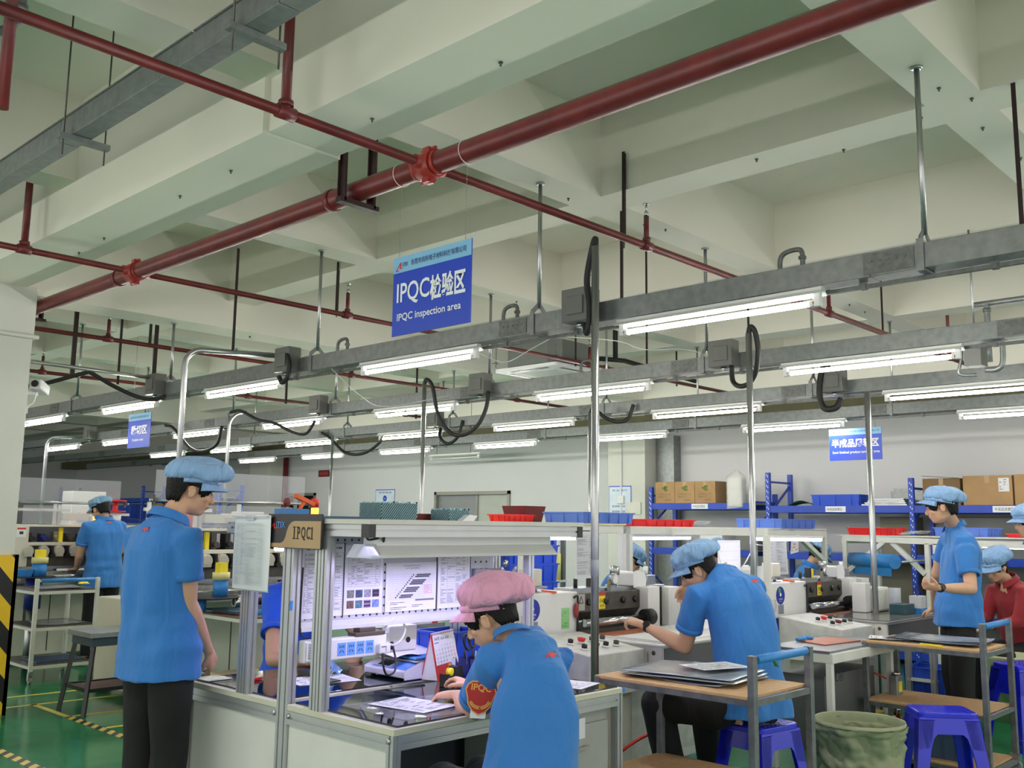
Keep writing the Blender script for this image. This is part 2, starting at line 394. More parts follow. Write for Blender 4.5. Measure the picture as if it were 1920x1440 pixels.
# off-camera walls left out so the world background adds fill light
# ================================================================= OVERHEAD SERVICES
PX, PZ = 3.1, 3.34
BR = (3.54, 6.76, 9.56, 12.42)
# main fire pipe with grooved mechanical tees
t = thing('fire_main_pipe', 'thick dark red fire sprinkler main slung diagonally under the white beams', 'pipe', (PX, 4, PZ))
def P_(mb, name, par, m=None, **k):
    """build in world coordinates, parent to an unrotated empty or mesh"""
    o = mb.build(name, m, **k); o.parent = par
    l = par.matrix_world.translation if False else world_loc(par); o.location = (-l.x, -l.y, -l.z) if par.rotation_euler.z == 0 else o.location
    return o
def world_loc(o):
    l = Vector(o.location)
    while o.parent is not None: o = o.parent; l += Vector(o.location)
    return l
mb = MB().tube([(PX, y, PZ) for y in (-3.9, 0, 4, 8, 12, 20)], .057, 20); P_(mb, 'pipe_run', t, 'fire_red')
for y in BR[:2]:
    mb = MB().tube([(PX, y-.055, PZ), (PX, y+.055, PZ)], .07, 20).tube([(PX, y-.085, PZ), (PX, y-.06, PZ)], .064, 20).tube([(PX, y+.06, PZ), (PX, y+.085, PZ)], .064, 20)
    mb.box((PX, y, PZ+.075), (.05, .045, .035)).box((PX, y, PZ-.075), (.05, .045, .035))
    mb.cyl((PX, y-.05, PZ+.085), (PX, y+.05, PZ+.085), .01, 8).cyl((PX, y-.05, PZ-.085), (PX, y+.05, PZ-.085), .01, 8).cyl((PX-.1, y, PZ), (PX+.1, y, PZ), .034, 14)
    c = P_(mb, 'coupling', t, 'fire_red_bright'); c['label'] = 'brighter red clamped tee coupling'
for y in (7.02, 4.35):
    P_(MB().tube([(PX, y-.02, PZ), (PX, y+.02, PZ)], .063, 20), 'pipe_collar', t, 'fire_red')
# U hanger
def hanger(y, lab):
    h = thing('pipe_hanger', lab, 'hanger', (PX, y, PZ))
    for s, w in ((-1, .04), (1, .035)):
        P_(MB().bb(PX+s*.1-.006, PX+s*.1+.006, y-.025, y+.025, PZ-.08, ZC).bb(PX+s*.1-.02*1, PX+s*.1+.02, y+.02, y+.027, PZ-.08, ZC), 'hanger_arm', h, 'dark_iron')
    P_(MB().bb(PX-.13, PX+.13, y-.025, y+.025, PZ-.09, PZ-.062), 'crossbar', h, 'dark_iron')
    return h
hanger(4.12, 'dark red iron U hanger carrying the thick main beside the area sign')
hanger(8.75, 'dark red iron U hanger holding the thick main next to the white column')
# branch pipes
blab = ['thin dark red branch pipe crossing the thick main above the area sign', 'thin dark red branch pipe crossing the main further along, left of the area sign',
        'third thin red branch pipe behind the white column head', 'fourth thin red branch pipe, far back over the cutting area']
for i, y in enumerate(BR):
    t = thing('sprinkler_branch_pipe', blab[i], 'pipe', (PX, y, PZ), group='thin sprinkler branch pipes')
    P_(MB().tube([(-.6 if i < 2 else PX-.4, y, PZ), (12.3, y, PZ)], .0225 if i else .024, 12), 'pipe_run', t, 'fire_red')
    xs = {0: (2.25, 4.98, 7.6, 10.4), 1: (2.32, 5.02, 8.4), 2: (4.15, 7.2, 10.2), 3: (4.6, 7.5, 10.5)}[i]
    for j, x in enumerate(xs):
        up = x > 4 and not (i == 0 and j > 1)
        h = ZC if not up else PZ+.2
        r = .0235 if x < 3 else .017
        mb = MB().tube([(x, y, PZ), (x, y, h)], r, 10).tube([(x-.045, y, PZ), (x+.045, y, PZ)], .032, 12).tube([(x, y, PZ+.03), (x, y, PZ+.055)], r*1.45, 12)
        rs = P_(mb, 'riser', t, 'fire_red')
        if up:
            mb = MB().tube([(x, y, h), (x, y, h+.03)], .014, 8).tube([(x, y, h+.03), (x, y, h+.075)], [.006, .008], 8).lathe((x, y, h+.078), [(.004, 0), (.022, .002), (.024, .005), (.004, .006)], 10)
            P_(mb, 'sprinkler_head', rs, 'chrome')
# angle iron drops for the branch pipes
dl = [((4.9, 3.66), 3.38, 3.98, .036), ((5.26, 3.95), 2.86, 3.73, .03), ((8.75, 3.56), 3.35, ZC, .028), ((4.92, 6.78), 3.36, 3.8, .03), ((3.98, 6.85), 2.88, 3.73, .022), ((8.2, 6.8), 3.3, 4.0, .025), ((10.2, 6.8), 3.3, 3.75, .03),
      ((4.6, 9.58), 3.36, 3.72, .03), ((4.75, 9.75), 2.9, ZC, .045), ((3.8, 9.5), 2.9, ZC, .045), ((4.3, 9.6), 2.9, 3.62, .025), ((6.3, 9.6), 2.9, 3.72, .03), ((8.3, 9.6), 2.9, 3.72, .03), ((6.75, 1.35), 2.9, 3.72, .03), ((4.95, 1.32), 2.86, 3.73, .035), ((7.6, 4.3), 2.9, 3.73, .03), ((6.55, 4.66), 2.7, ZC, .022)]
for k, ((x, y), z0, z1, w) in enumerate(dl):
    mb = MB().bb(x-w/2, x+w/2, y-.003, y+.003, z0, z1).bb(x-w/2, x-w/2+.006, y-w/2, y, z0, z1)
    if k in (0, 3): mb.cyl((x, y, z0-.05), (x, y, z0+.02), .005, 6)
    o = mb.build('angle_iron_drop', 'dark_iron')
    dist = 'near' if (x+y) < 10.4 else ('middle distance' if x+y < 14 else 'far')
    tag(o, 'dark iron angle hanging from the ceiling, %s, %s' % (dist, ['front branch left of sprinkler', 'front branch behind nearest trunking', 'farthest on front branch', 'second branch left of sprinkler', 'thin one on the second branch', 'behind the air conditioner pipe', 'at the end of the second branch', 'on the third branch pipe', 'thick one right of the thin arm', 'thick one beside the white column', 'thin one left of the column arm', 'single one left of the big sign', 'in the gap under the sign', 'in the upper right', 'at the upper right edge', 'behind the tallest pole', 'thin one behind the tallest pole'][k]), 'angle iron', 'dark iron hanging angles')
# cable trunking rows -------------------------------------------------
ROWX = (4.46, 6.42, 8.22, 10.02)
rl = ['nearest long grey cable trunking carrying the front row of tube lights', 'second long grey cable trunking, one row behind the nearest', 'third long grey cable trunking, second from the far wall', 'farthest long grey cable trunking, closest to the rear wall']
LY = [(-.29, .9), (2.13, 3.31), (4.54, 5.73), (6.84, 8.02), (9.0, 10.18), (11.2, 12.4), (13.4, 14.6), (15.5, 16.7)]
for i, x in enumerate(ROWX):
    t = thing('cable_trunking', rl[i], 'trunking', (x, 4, 2.8), group='long grey cable trunkings')
    h = .115 if i else .12
    mb = MB(); y = -3.0; k = 0
    z0 = 2.735; z1 = z0+h
    while y < 22:
        e = y+2.42; mb.bb(x-.06, x+.06, y+.001, e-.001, z0, z1); y = e
    P_(mb, 'channel', t, 'galvanised', bevel=.003)
    for yy in range(-1, 9):
        mb = MB(); yj = 1.75+2.42*yy; mb.bb(x-.064, x-.058, yj-.12, yj+.12, z0+.01, z1-.01)
        for q in range(5): mb.box((x-.066, yj-.08+q*.04, z0+.07), (.006, .008, .008))
        P_(mb, 'joint_plate', t, 'galvanised_dark')
    mb = MB().bb(x+.028, x+.05, -3, 20, z0-.03, z0-.01)
    for q in range(40): mb.bb(x+.02, x+.056, -2.9+q*.6, -2.87+q*.6, z0-.034, z0-.001)
    P_(mb, 'hanging_rail', t, 'galvanised_dark')
# ceiling rods --------------------------------------------------------
for i, x in enumerate(ROWX):
    for ri, (y, zt) in enumerate(((1.6, ZB), (4.0, ZB), (6.38, ZB), (8.8, ZG), (10.96, ZB), (13.36, ZB))):
        t = thing('hanger_rod', 'grey steel rod holding the %s trunking, %s one from the right' % (('nearest', 'second', 'third', 'farthest')[i], ('first', 'second', 'third', 'fourth', 'fifth', 'sixth')[ri]), 'rod', (x, y, 2.85), group='grey trunking hanger rods')
        P_(MB().tube([(x, y, 2.9), (x, y, zt)], .0135 if i < 2 else .012, 10).lathe((x, y, zt-.012), [(.02, 0), (.03, .004), (.03, .012)], 10), 'rod', t, 'steel')
        mb = MB()
        for s in (-1, 1):
            mb.bar((x, y, 2.93), (x+s*.066, y, 2.87), .03, .004, up=(0, 1, 0)); mb.bb(x+s*.066-.003, x+s*.066+.003, y-.016, y+.016, 2.73, 2.875)
        mb.bb(x-.07, x+.07, y-.016, y+.016, 2.722, 2.732)
        P_(mb, 'saddle_clamp', t, 'galvanised')
# fluorescent battens -------------------------------------------------
def make_batten(lit=True):
    t = thing('fluorescent_light', 'x', 'ceiling light', (0, 0, 0))
    L = 1.2
    mb = MB().prism([(-.02, .03), (-.02, .045), (.02, .045), (.02, .03), (.046, .008), (.043, .006), (.018, .024), (-.018, .024), (-.043, .006), (-.046, .008)], (0, -L/2-.03, 0), (1, 0, 0), (0, 0, 1), (0, L+.06, 0))
    mb.build('reflector', 'reflector', t)
    mb = MB()
    mb.tube([(0, -L/2+.03, -.032), (0, L/2-.03, -.032)], .0145, 12)
    mb.build('tube_lamp', 'tube_light' if lit else 'white_plastic', t)
    for s in (-1, 1):
        mb = MB().box((0, s*(L/2+.0), -.012), (.03, .035, .08)).box((0, s*(L/2-.03), -.032), (.032, .02, .034))
        mb.build('end_socket', 'white_plastic', t, bevel=.003)
    mb = MB()
    for s in (-1, 1): mb.tube([(0, s*(L/2-.012), -.032), (0, s*(L/2-.032), -.032)], .016, 10)
    mb.build('tube_cap', 'copper', t)
    mb = MB()
    for s in (-.35, .35): mb.box((0, s, .0455), (.02, .02, .003))
    mb.build('mounting_clip', 'galvanised', t)
    return t
bat = make_batten(); first = True
RW = ('nearest', 'second', 'third', 'farthest')
OD = ('behind the camera side', 'first', 'second', 'third', 'fourth', 'fifth', 'sixth', 'seventh')
for i, x in enumerate(ROWX):
    for j, (a, b) in enumerate(LY):
        if j == 0 and i in (0, 1, 2): pass
        lab = 'lit white tube light, %s along the %s grey trunking counted from the right' % (OD[j], RW[i])
        if j == 0: lab = 'lit white tube light at the right-hand end of the %s grey trunking' % RW[i]
        loc = (x-.03, (a+b)/2, 2.687)
        if first: bat.location = loc; bat['label'] = lab; first = False; o = bat
        else: o = dup(bat, loc, 0, lab)
        o['group'] = 'tube lights under the grey trunkings'
# unseen row of the same lights, added to light the ceiling near the camera
for x in (0.55,):
    for (a, b) in LY[:5]:
        dup(bat, (x, (a+b)/2, 2.69), 0, 'added unseen tube light over the aisle, number %d from the right' % (1+[q for q, _ in enumerate(LY[:5]) if LY[q] == (a, b)][0]), 'added unseen lights over the near aisle')
o = make_batten(False); o.location = (11.4, 12.15, 2.69); tag(o, 'unlit tube light hanging alone on thin wires near the rear wall', 'ceiling light')
mb = MB().cyl((11.4, 11.75, 2.72), (11.4, 11.75, ZC), .004, 6).cyl((11.4, 12.6, 2.72), (11.4, 12.6, ZC), .004, 6); P_(mb, 'wire', o, 'dark_metal')
# junction boxes with hoses ------------------------------------------
def jbox(x, y, lab, w=.2, h=.2, d=.12):
    t = thing('junction_box', lab, 'junction box', (x, y, 2.84))
    P_(MB().bb(x-d/2, x+d/2, y-w/2, y+w/2, 2.84-h/2, 2.84+h/2), 'housing', t, 'grey_box', bevel=.006)
    P_(MB().bb(x-d/2-.012, x-d/2, y-w/2+.03, y+w/2-.05, 2.84-h/2+.04, 2.84+h/2-.05), 'door', t, 'grey_box', bevel=.004)
    mb = MB().cyl((x, y, 2.84-h/2-.03), (x, y, 2.84-h/2), .022, 10); P_(mb, 'conduit_gland', t, 'chrome')
    return t
for x, y, n in ((4.36, 3.58, 'on the nearest trunking behind the tall pole with a black hose'), (4.36, 6.65, 'on the nearest trunking where the bent chrome arm ends'), (4.36, 8.9, 'on the nearest trunking above the camera-side cutting sign'),
                (6.3, 3.78, 'on the second trunking beside the black looped hose'), (6.3, 6.38, 'on the second trunking left of the ceiling air conditioner'), (6.3, 8.95, 'on the second trunking, third grey box along it'), (6.3, 14.9, 'far down the second trunking by the bent pipe'),
                (8.1, 3.75, 'small one on the third trunking with a curled hose'), (8.1, 9.0, 'on the third trunking over the workstation')):
    jbox(x, y, 'grey metal junction box '+n)
# black flexible conduits
def hose(pts, lab, r=.017):
    o = MB().tube(smooth_path(pts, 8), r, 10).build('flexible_conduit', 'black_rubber'); return tag(o, lab, 'hose')
# conduit elbows on trunking top
for x, y, el_ in ((4.46, 2.27, 'right of the nearest lit tube'), (4.46, 4.25, 'right of the big area sign'), (4.46, 6.05, 'left of the area sign'), (6.42, 5.2, 'on the second trunking')):
    p = smooth_path([(x, y-.06, 2.84), (x, y-.06, 2.93), (x, y-.035, 2.955), (x, y+.03, 2.95), (x, y+.06, 2.92), (x, y+.065, 2.84)], 5)
    mb = MB().tube(p, .013, 10).tube([(x, y-.06, 2.9), (x, y-.06, 2.915)], .02, 10)
    tag(mb.build('conduit_elbow', 'galvanised_dark'), 'small bent grey conduit looping out of the trunking top '+el_, 'conduit', 'bent conduits on the trunking')
# service poles ---------------------------------------------------------
def pole(x, y, z1, lab, r=.0215, z0=0., arm=None):
    t = thing('service_pole', lab, 'pole', (x, y, 0))
    pts = [(x, y, z0), (x, y, z1)]
    if arm: pts = [(x, y, z0), (x, y, z1-.12)] + [Vector((x, y, z1-.12)).lerp(Vector((x, y, z1)), k/4)+(Vector(arm)-Vector((x, y, z1))).normalized()*(.12*(1-cos(pi/2*k/4))) + Vector((0, 0, .12*sin(pi/2*k/4)-.12*k/4)) for k in range(1, 5)] + [Vector(arm)]
    P_(MB().tube(pts, r, 16), 'tube', t, 'steel')
    P_(MB().lathe((x, y, z0), [(r*2.6, 0), (r*2.6, .01), (r*1.2, .012)], 14), 'base_flange', t, 'galvanised')
    return t
pole(4.3, 3.42, 3.165, 'tall thick shiny pole with white tape bands beside the pink-capped worker', .0225)
tag(MB().tube([(4.3, 3.42, 1.27), (4.3, 3.42, 1.36)], .0236, 16).build('tape_band', 'plastic_film'), 'band of clear packing tape wound round the tallest pole', 'tape')
hose([(4.3, 3.42, 3.17), (4.305, 3.425, 3.21), (4.31, 3.45, 3.16), (4.31, 3.49, 2.98), (4.31, 3.47, 2.82), (4.31, 3.475, 2.7), (4.32, 3.5, 2.66), (4.34, 3.53, 2.72)], 'black hose running down the top of the tallest pole', .019)
pole(3.62, 6.93, 2.86, 'bent chrome pole arching to the nearest trunking above the standing worker', .022, arm=(4.34, 6.78, 2.89))
hose([(4.33, 6.62, 2.86), (4.3, 6.56, 2.86), (4.3, 6.53, 2.78), (4.3, 6.55, 2.68), (4.3, 6.62, 2.65), (4.3, 6.67, 2.7)], 'short black hose curled under the grey box at the chrome arm', .02)
pole(6.0, 6.83, 2.86, 'chrome pole rising behind the workstation to a long hanging black hose', .021)
hose([(6.0, 6.83, 2.85), (6.0, 6.8, 2.89), (6.02, 6.74, 2.82), (6.05, 6.68, 2.55), (6.1, 6.56, 2.38), (6.15, 6.42, 2.36), (6.2, 6.3, 2.45), (6.25, 6.25, 2.6), (6.28, 6.25, 2.76)], 'long black hose sagging in a wide U beside the air conditioner', .019)
pole(6.08, 3.44, 2.92, 'chrome pole behind the seated worker with a watch, topped by a looped black hose', .0225)
hose([(6.08, 3.44, 2.92), (6.09, 3.43, 2.97), (6.1, 3.4, 2.93), (6.12, 3.39, 2.8), (6.14, 3.42, 2.66), (6.18, 3.5, 2.58), (6.22, 3.6, 2.57), (6.26, 3.68, 2.62), (6.28, 3.7, 2.74)], 'black hose looping from the pole top to the second trunking box', .019)
pole(7.95, 3.39, 2.7, 'chrome pole passing in front of the semi finished sign', .024)
hose([(8.1, 3.78, 2.9), (8.05, 3.8, 2.98), (8.04, 3.84, 2.9), (8.04, 3.86, 2.72), (8.04, 3.82, 2.6), (8.06, 3.72, 2.6), (8.08, 3.68, 2.68)], 'thick black hose curled over the third trunking', .028)
pole(8.0, 11.0, 2.72, 'thin chrome pole rising behind the left end of the workstation shelf', .02)
pole(7.9, 6.35, 2.72, 'thin chrome pole rising left of the white wall column', .022)
hose([(7.9, 6.35, 2.7), (7.92, 6.32, 2.76), (7.98, 6.2, 2.66), (8.04, 6.08, 2.62), (8.1, 6.0, 2.66), (8.12, 5.95, 2.8)], 'black hose from the thin pole to the third trunking', .02)
pole(6.0, 10.32, 2.78, 'chrome pole just right of the standing worker cap', .021, arm=(6.2, 10.28, 2.84))
hose([(6.0, 10.3, 2.82), (6.05, 10.15, 2.83), (6.12, 9.9, 2.72), (6.16, 9.6, 2.66), (6.2, 9.3, 2.55), (6.25, 9.1, 2.52), (6.3, 9.0, 2.66)], 'black hose trailing left of the second grey box', .018)
pole(5.9, 15.5, 2.78, 'bent chrome pole in the left background beneath the cutting sign', .026, arm=(6.3, 15.2, 2.8))
pole(6.3, 18.2, 2.5, 'thin pole farthest left in the background', .026)
hose([(6.2, 12.3, 2.8), (6.22, 12.1, 2.75), (6.25, 11.7, 2.48), (6.28, 11.4, 2.42), (6.3, 11.1, 2.5), (6.3, 11.0, 2.72)], 'black hose hanging in a loop right of the cutting sign', .02)
hose([(8.1, 11.4, 2.8), (8.12, 11.2, 2.7), (8.15, 10.9, 2.5), (8.15, 10.5, 2.47), (8.18, 10.2, 2.6), (8.2, 10.1, 2.75)], 'black hose sagging under the third trunking above the worker cap', .02)
hose([(8.15, 8.95, 2.72), (8.1, 8.9, 2.6), (8.1, 8.75, 2.52), (8.12, 8.6, 2.6), (8.15, 8.55, 2.8)], 'small black hose ring under the third trunking', .02)
# pale tube and black cable on the left
o = MB().tube([(2.7, 8.95, 2.93), (4.72, 8.93, 2.9)], .018, 12).build('support_arm', 'steel'); tag(o, 'pale horizontal steel arm reaching out from the white column', 'support arm')
hose([(2.95, 9.2, 2.73), (3.3, 9.2, 2.73), (3.7, 8.97, 2.88), (3.75, 8.95, 2.885), (3.95, 8.9, 2.78), (4.15, 8.85, 2.7), (4.3, 8.8, 2.68), (4.38, 8.72, 2.72)], 'black cable draped over the pale arm beside the white column', .02)
# thin white wires
def wire(pts, lab, r=.003, m='white_plastic'):
    return tag(MB().tube(smooth_path(pts, 8), r, 6).build('cable', m), lab, 'cable')
wire([(4.4, 4.6, 2.72), (4.45, 4.4, 2.62), (4.5, 4.3, 2.6), (4.5, 4.1, 2.66), (4.5, 3.9, 2.72)], 'thin white wire looped below the nearest trunking')
wire([(4.5, 3.9, 2.72), (5.0, 3.8, 2.75), (5.6, 4.0, 2.8), (6.2, 4.1, 2.9), (6.35, 4.0, 2.88)], 'thin white wire strung between the first and second trunkings')
wire([(4.4, 6.1, 2.72), (4.9, 6.4, 2.6), (5.6, 6.9, 2.6), (6.2, 6.7, 2.75)], 'thin white wire sagging under the area sign')
# top-left galvanised trunking ------------------------------------------
t = thing('ceiling_trunking', 'mottled galvanised trunking running across the upper left corner of the ceiling', 'trunking', (1.72, 3, 3.35))
mb = MB(); y = -3.
while y < 12: mb.bb(1.79, 1.886, y+.002, y+1.96, 3.42, 3.532); y += 1.965
P_(mb, 'channel', t, 'galvanised', bevel=.002)
P_(MB().bb(1.783, 1.897, -3, 3.52, 3.532, 3.539).bb(1.783, 1.897, 3.54, 12, 3.532, 3.539), 'lid', t, 'galvanised_dark')
for y in (3.15, 4.72, 6.3):
    b = P_(MB().bb(1.73, 1.98, y-.02, y+.02, 3.39, 3.418), 'bracket', t, 'galvanised')
    for x in (1.755, 1.96): P_(MB().cyl((x, y, 3.31), (x, y, ZC), .0045, 8), 'threaded_rod', b, 'dark_metal')
# grey conduits, top left
t = thing('conduit_pipe', 'grey galvanised conduit with an elbow in the top left corner', 'pipe', (1.2, 3.9, 3.4))
P_(MB().tube([(1.19, 3.72, 4.2), (1.19, 3.72, 3.42), (1.15, 3.74, 3.36), (1.0, 3.8, 3.3), (.9, 3.83, 3.28)], .02, 12), 'pipe_run', t, 'galvanised_dark')
P_(MB().tube([(1.19, 3.72, 3.66), (1.19, 3.72, 3.7)], .027, 12).tube([(1.19, 3.72, 3.44), (1.19, 3.72, 3.47)], .026, 12), 'coupling', t, 'galvanised')
o = MB().tube([(1.12, 3.6, 3.0), (1.12, 3.6, ZC)], .022, 12).build('drop_pipe', 'fire_red'); tag(o, 'dark red vertical pipe at the extreme top left corner', 'pipe')
t = thing('conduit_cluster', 'grey conduit elbow and valve cluster by the top edge of the photo', 'pipe', (1.7, 3.3, 3.6))
P_(MB().tube(smooth_path([(1.62, 3.28, 3.78), (1.62, 3.28, 3.62), (1.63, 3.26, 3.58), (1.68, 3.2, 3.6), (1.95, 3.05, 3.72), (2.1, 2.95, 3.8)], 5), .019, 12), 'pipe_run', t, 'galvanised')
P_(MB().tube([(1.62, 3.28, 3.62), (1.62, 3.28, 3.66)], .028, 12).tube([(1.86, 3.1, 3.68), (1.9, 3.08, 3.7)], .028, 12), 'collar', t, 'galvanised')
P_(MB().bb(1.5, 1.6, 3.2, 3.3, 3.62, 3.8).cyl((1.53, 3.2, 3.66), (1.53, 3.17, 3.64), .02, 10).cyl((1.58, 3.2, 3.68), (1.58, 3.17, 3.66), .02, 10), 'valve_body', t, 'galvanised_dark', bevel=.005)
# hanging area signs ----------------------------------------------------
def area_sign(X, y0, y1, z0, z1, name_rows, lab, cat='sign', tilt=0., chains=None):
    """sign facing -X, text reads from high y to low y"""
    t = thing('area_sign', lab, cat, (X, (y0+y1)/2, (z0+z1)/2))
    Wd, Hh = y1-y0, z1-z0; o = Vector((X-.004, y1, z0)); ux = Vector((0, -1, tilt)); uy = Vector((0, 0, 1))
    P_(MB().prism([(0, 0), (Wd, 0), (Wd, Hh), (0, Hh)], o, ux, uy, (.006, 0, 0)), 'board', t, 'sign_blue')
    P_(MB().prism([(0, Hh*.8), (Wd, Hh*.8), (Wd, Hh), (0, Hh)], o+Vector((-.0012, 0, 0)), ux, uy, (.001, 0, 0)), 'header_band', t, 'sign_sky')
    mb = MB()
    for txt, x, y, w, h, m, bold in name_rows:
        add_text(mb, txt, o+Vector((-.002, 0, 0))+ux*(x*Wd)+uy*(y*Hh), ux, uy, w*Wd, h*Hh, m, bold, lift=.0006)
    P_(mb, 'lettering', t)
    mb = MB(); q = o+Vector((-.0025, 0, 0))    # red swoosh of the emblem
    mb.prism([(.03*Wd, .82*Hh), (.09*Wd, .925*Hh), (.11*Wd, .925*Hh), (.105*Wd, .86*Hh), (.14*Wd, .85*Hh), (.09*Wd, .845*Hh), (.088*Wd, .9*Hh), (.05*Wd, .835*Hh), (.1*Wd, .825*Hh)], q, ux, uy, (-.0005, 0, 0))
    P_(mb, 'emblem', t, 'warn_red')
    if chains:
        for yy in chains:
            mb = MB()
            z = z1-.005; top = chains_top
            while z < top:
                mb.tube([(X, yy-.003, z), (X, yy+.003, z+.02)], .0012, 5); z += .018
            P_(mb, 'chain', t, 'steel')
    return t
HDR = '东莞市兆科电子材料科技有限公司'
chains_top = 3.29
s1 = area_sign(PX, 3.212, 3.787, 2.487, 2.897, [(HDR, .24, .86, .7, .075, 'sign_ink', .01), ('iTEK', .125, .87, .075, .05, 'sign_ink', .01), ('IPQC', .06, .37, .43, .29, 'sign_white', .012), ('检验区', .5, .36, .44, .31, 'sign_white', .03), ('IPQC inspection area', .07, .155, .82, .12, 'sign_white', .012)],
          'large blue IPQC inspection area sign hanging on chains from the red main', chains=(3.26, 3.75))
for yy in (3.26, 3.75):
    P_(MB().tube(arc((PX, yy, PZ), .0605, 0, 2*pi, 20), .002, 6), 'cable_tie', s1, 'white_plastic')
chains_top = 2.74
area_sign(5.3, 10.87, 11.44, 2.39, 2.8, [(HDR, .1, .86, .8, .07, 'sign_ink', .005), ('裁切区', .14, .38, .72, .28, 'sign_white', .03), ('Cutting area', .22, .17, .5, .1, 'sign_white', .02)], 'blue cutting area sign hanging in the left background', chains=None)
P_(MB().cyl((5.3, 10.95, 2.8), (5.3, 10.95, ZC), .003, 6).cyl((5.3, 11.36, 2.8), (5.3, 11.36, ZC), .003, 6), 'hanging_wire', bpy.data.objects['area_sign.001'], 'steel')
s3 = area_sign(10.15, 4.19, 4.775, 2.285, 2.63, [(HDR, .26, .87, .7, .07, 'sign_ink', .005), ('半成品周转区', .05, .4, .9, .28, 'sign_white', .03), ('Semi finished product turnover area', .06, .19, .9, .11, 'sign_white', .012)], 'blue semi finished product sign partly behind a chrome pole', chains=None)
P_(MB().cyl((10.15, 4.25, 2.62), (10.12, 4.25, 2.75), .003, 6).cyl((10.15, 4.7, 2.62), (10.12, 4.7, 2.75), .003, 6), 'hanging_wire', s3, 'steel')
# ceiling cassette air conditioner --------------------------------------
t = thing('cassette_air_conditioner', 'grey cased ceiling cassette air conditioner with white louvre panel', 'air conditioner', (8.4, 7.33, 3.3))
ax, ay, az = 8.4, 7.33, 3.29
oct_ = [(-.42, -.3), (-.3, -.42), (.3, -.42), (.42, -.3), (.42, .3), (.3, .42), (-.3, .42), (-.42, .3)]
P_(MB().prism(oct_, (ax, ay, az+.04), (1, 0, 0), (0, 1, 0), (0, 0, .28)), 'casing', t, mat('ac_case', (118, 122, 118), .5, .3, var=.06), bevel=.004)
P_(MB().prism(rrect(.95, .95, .05, 4, -.475, -.475), (ax, ay, az), (1, 0, 0), (0, 1, 0), (0, 0, .035)), 'louvre_panel', t, 'white_plastic')
mb = MB()
for a in range(4):
    R = Matrix.Rotation(a*pi/2, 3, 'Z'); c = Vector((ax, ay, az-.001))+R @ Vector((0, .385, 0)); mb.box(c, (.56, .05, .004), None, R)
P_(mb, 'air_slot', t, 'black_plastic')
P_(MB().box((ax, ay, az-.003), (.55, .55, .008)), 'intake_grille', t, mat('ac_grille', (200, 202, 200), .5))
for sx in (-.46, .46):
    for sy in (-.46, .46): P_(MB().cyl((ax+sx, ay+sy, az+.06), (ax+sx, ay+sy, ZC), .005, 6).bb(ax+sx-.05, ax+sx+.02, ay+sy-.02, ay+sy+.02, az+.1, az+.11), 'suspension_rod', t, 'galvanised_dark')
P_(MB().tube([(ax+.4, ay-.35, az+.2), (ax+.75, ay-.5, az+.2), (ax+2.2, ay-.55, az+.12)], .028, 10).tube([(ax+.62, ay-.46, az+.2), (ax+.62, ay-.46, ZC)], .03, 10), 'refrigerant_pipe', t, 'black_rubber')
# wall mounted camera by the column
t = thing('security_camera', 'small white security camera on a bracket at the white column', 'camera', (3.02, 8.5, 2.6))
P_(MB().bar((3.0, 8.5, 2.58), (3.12, 8.47, 2.58), .03, .03).bb(3.0, 3.02, 8.46, 8.54, 2.53, 2.63), 'bracket', t, 'white_plastic', bevel=.003)
P_(MB().bar((3.07, 8.42, 2.66), (3.2, 8.56, 2.62), .1, .085), 'housing', t, 'white_plastic', bevel=.012)
P_(MB().lathe((3.068, 8.415, 2.66), [(.03, 0), (.03, .006), (.024, .008)], 12, axis=(-.7, -.7, .1)), 'lens', t, 'black_plastic')
P_(MB().tube(smooth_path([(3.1, 8.45, 2.6), (3.07, 8.42, 2.5), (3.02, 8.4, 2.46), (3.01, 8.38, 2.4)], 5), .006, 6), 'lead', t, 'white_plastic')
# small fixings scattered on the beams (anchor bolts)
for x, y, z in ((2.7, 2.65, ZG), (2.7, 3.5, ZG), (2.6, 4.6, ZG), (2.62, 5.2, ZG), (2.7, 6.4, ZG), (2.74, 6.9, ZG), (4.75, 1.6, ZB), (4.98, 1.52, ZB), (5.05, 1.8, ZB), (5.2, 2.3, ZB), (5.0, 2.75, ZB), (4.8, 4.05, ZB), (5.6, 4.0, ZB), (5.8, 3.95, ZB), (5.1, 5.4, ZB), (5.4, 6.4, ZB), (6.8, 6.4, ZB), (5.4, 1.6, ZB), (6.0, 1.58, ZB), (9.4, 4.0, ZB), (9.0, 3.98, ZB), (7.2, 10.95, ZB), (5.3, 8.8, ZG), (6.5, 8.8, ZG)):
    zz = z-(.012 if z == ZG and 4 < y < 8.3 else 0)
    tag(MB().cyl((x, y, zz-.018), (x, y, zz+.01), .005, 8).lathe((x, y, zz-.005), [(.01, 0), (.01, .005)], 8).build('anchor_bolt', 'dark_metal'), 'small leftover anchor bolt sticking out of a white beam', 'bolt', 'anchor bolts in the beams')

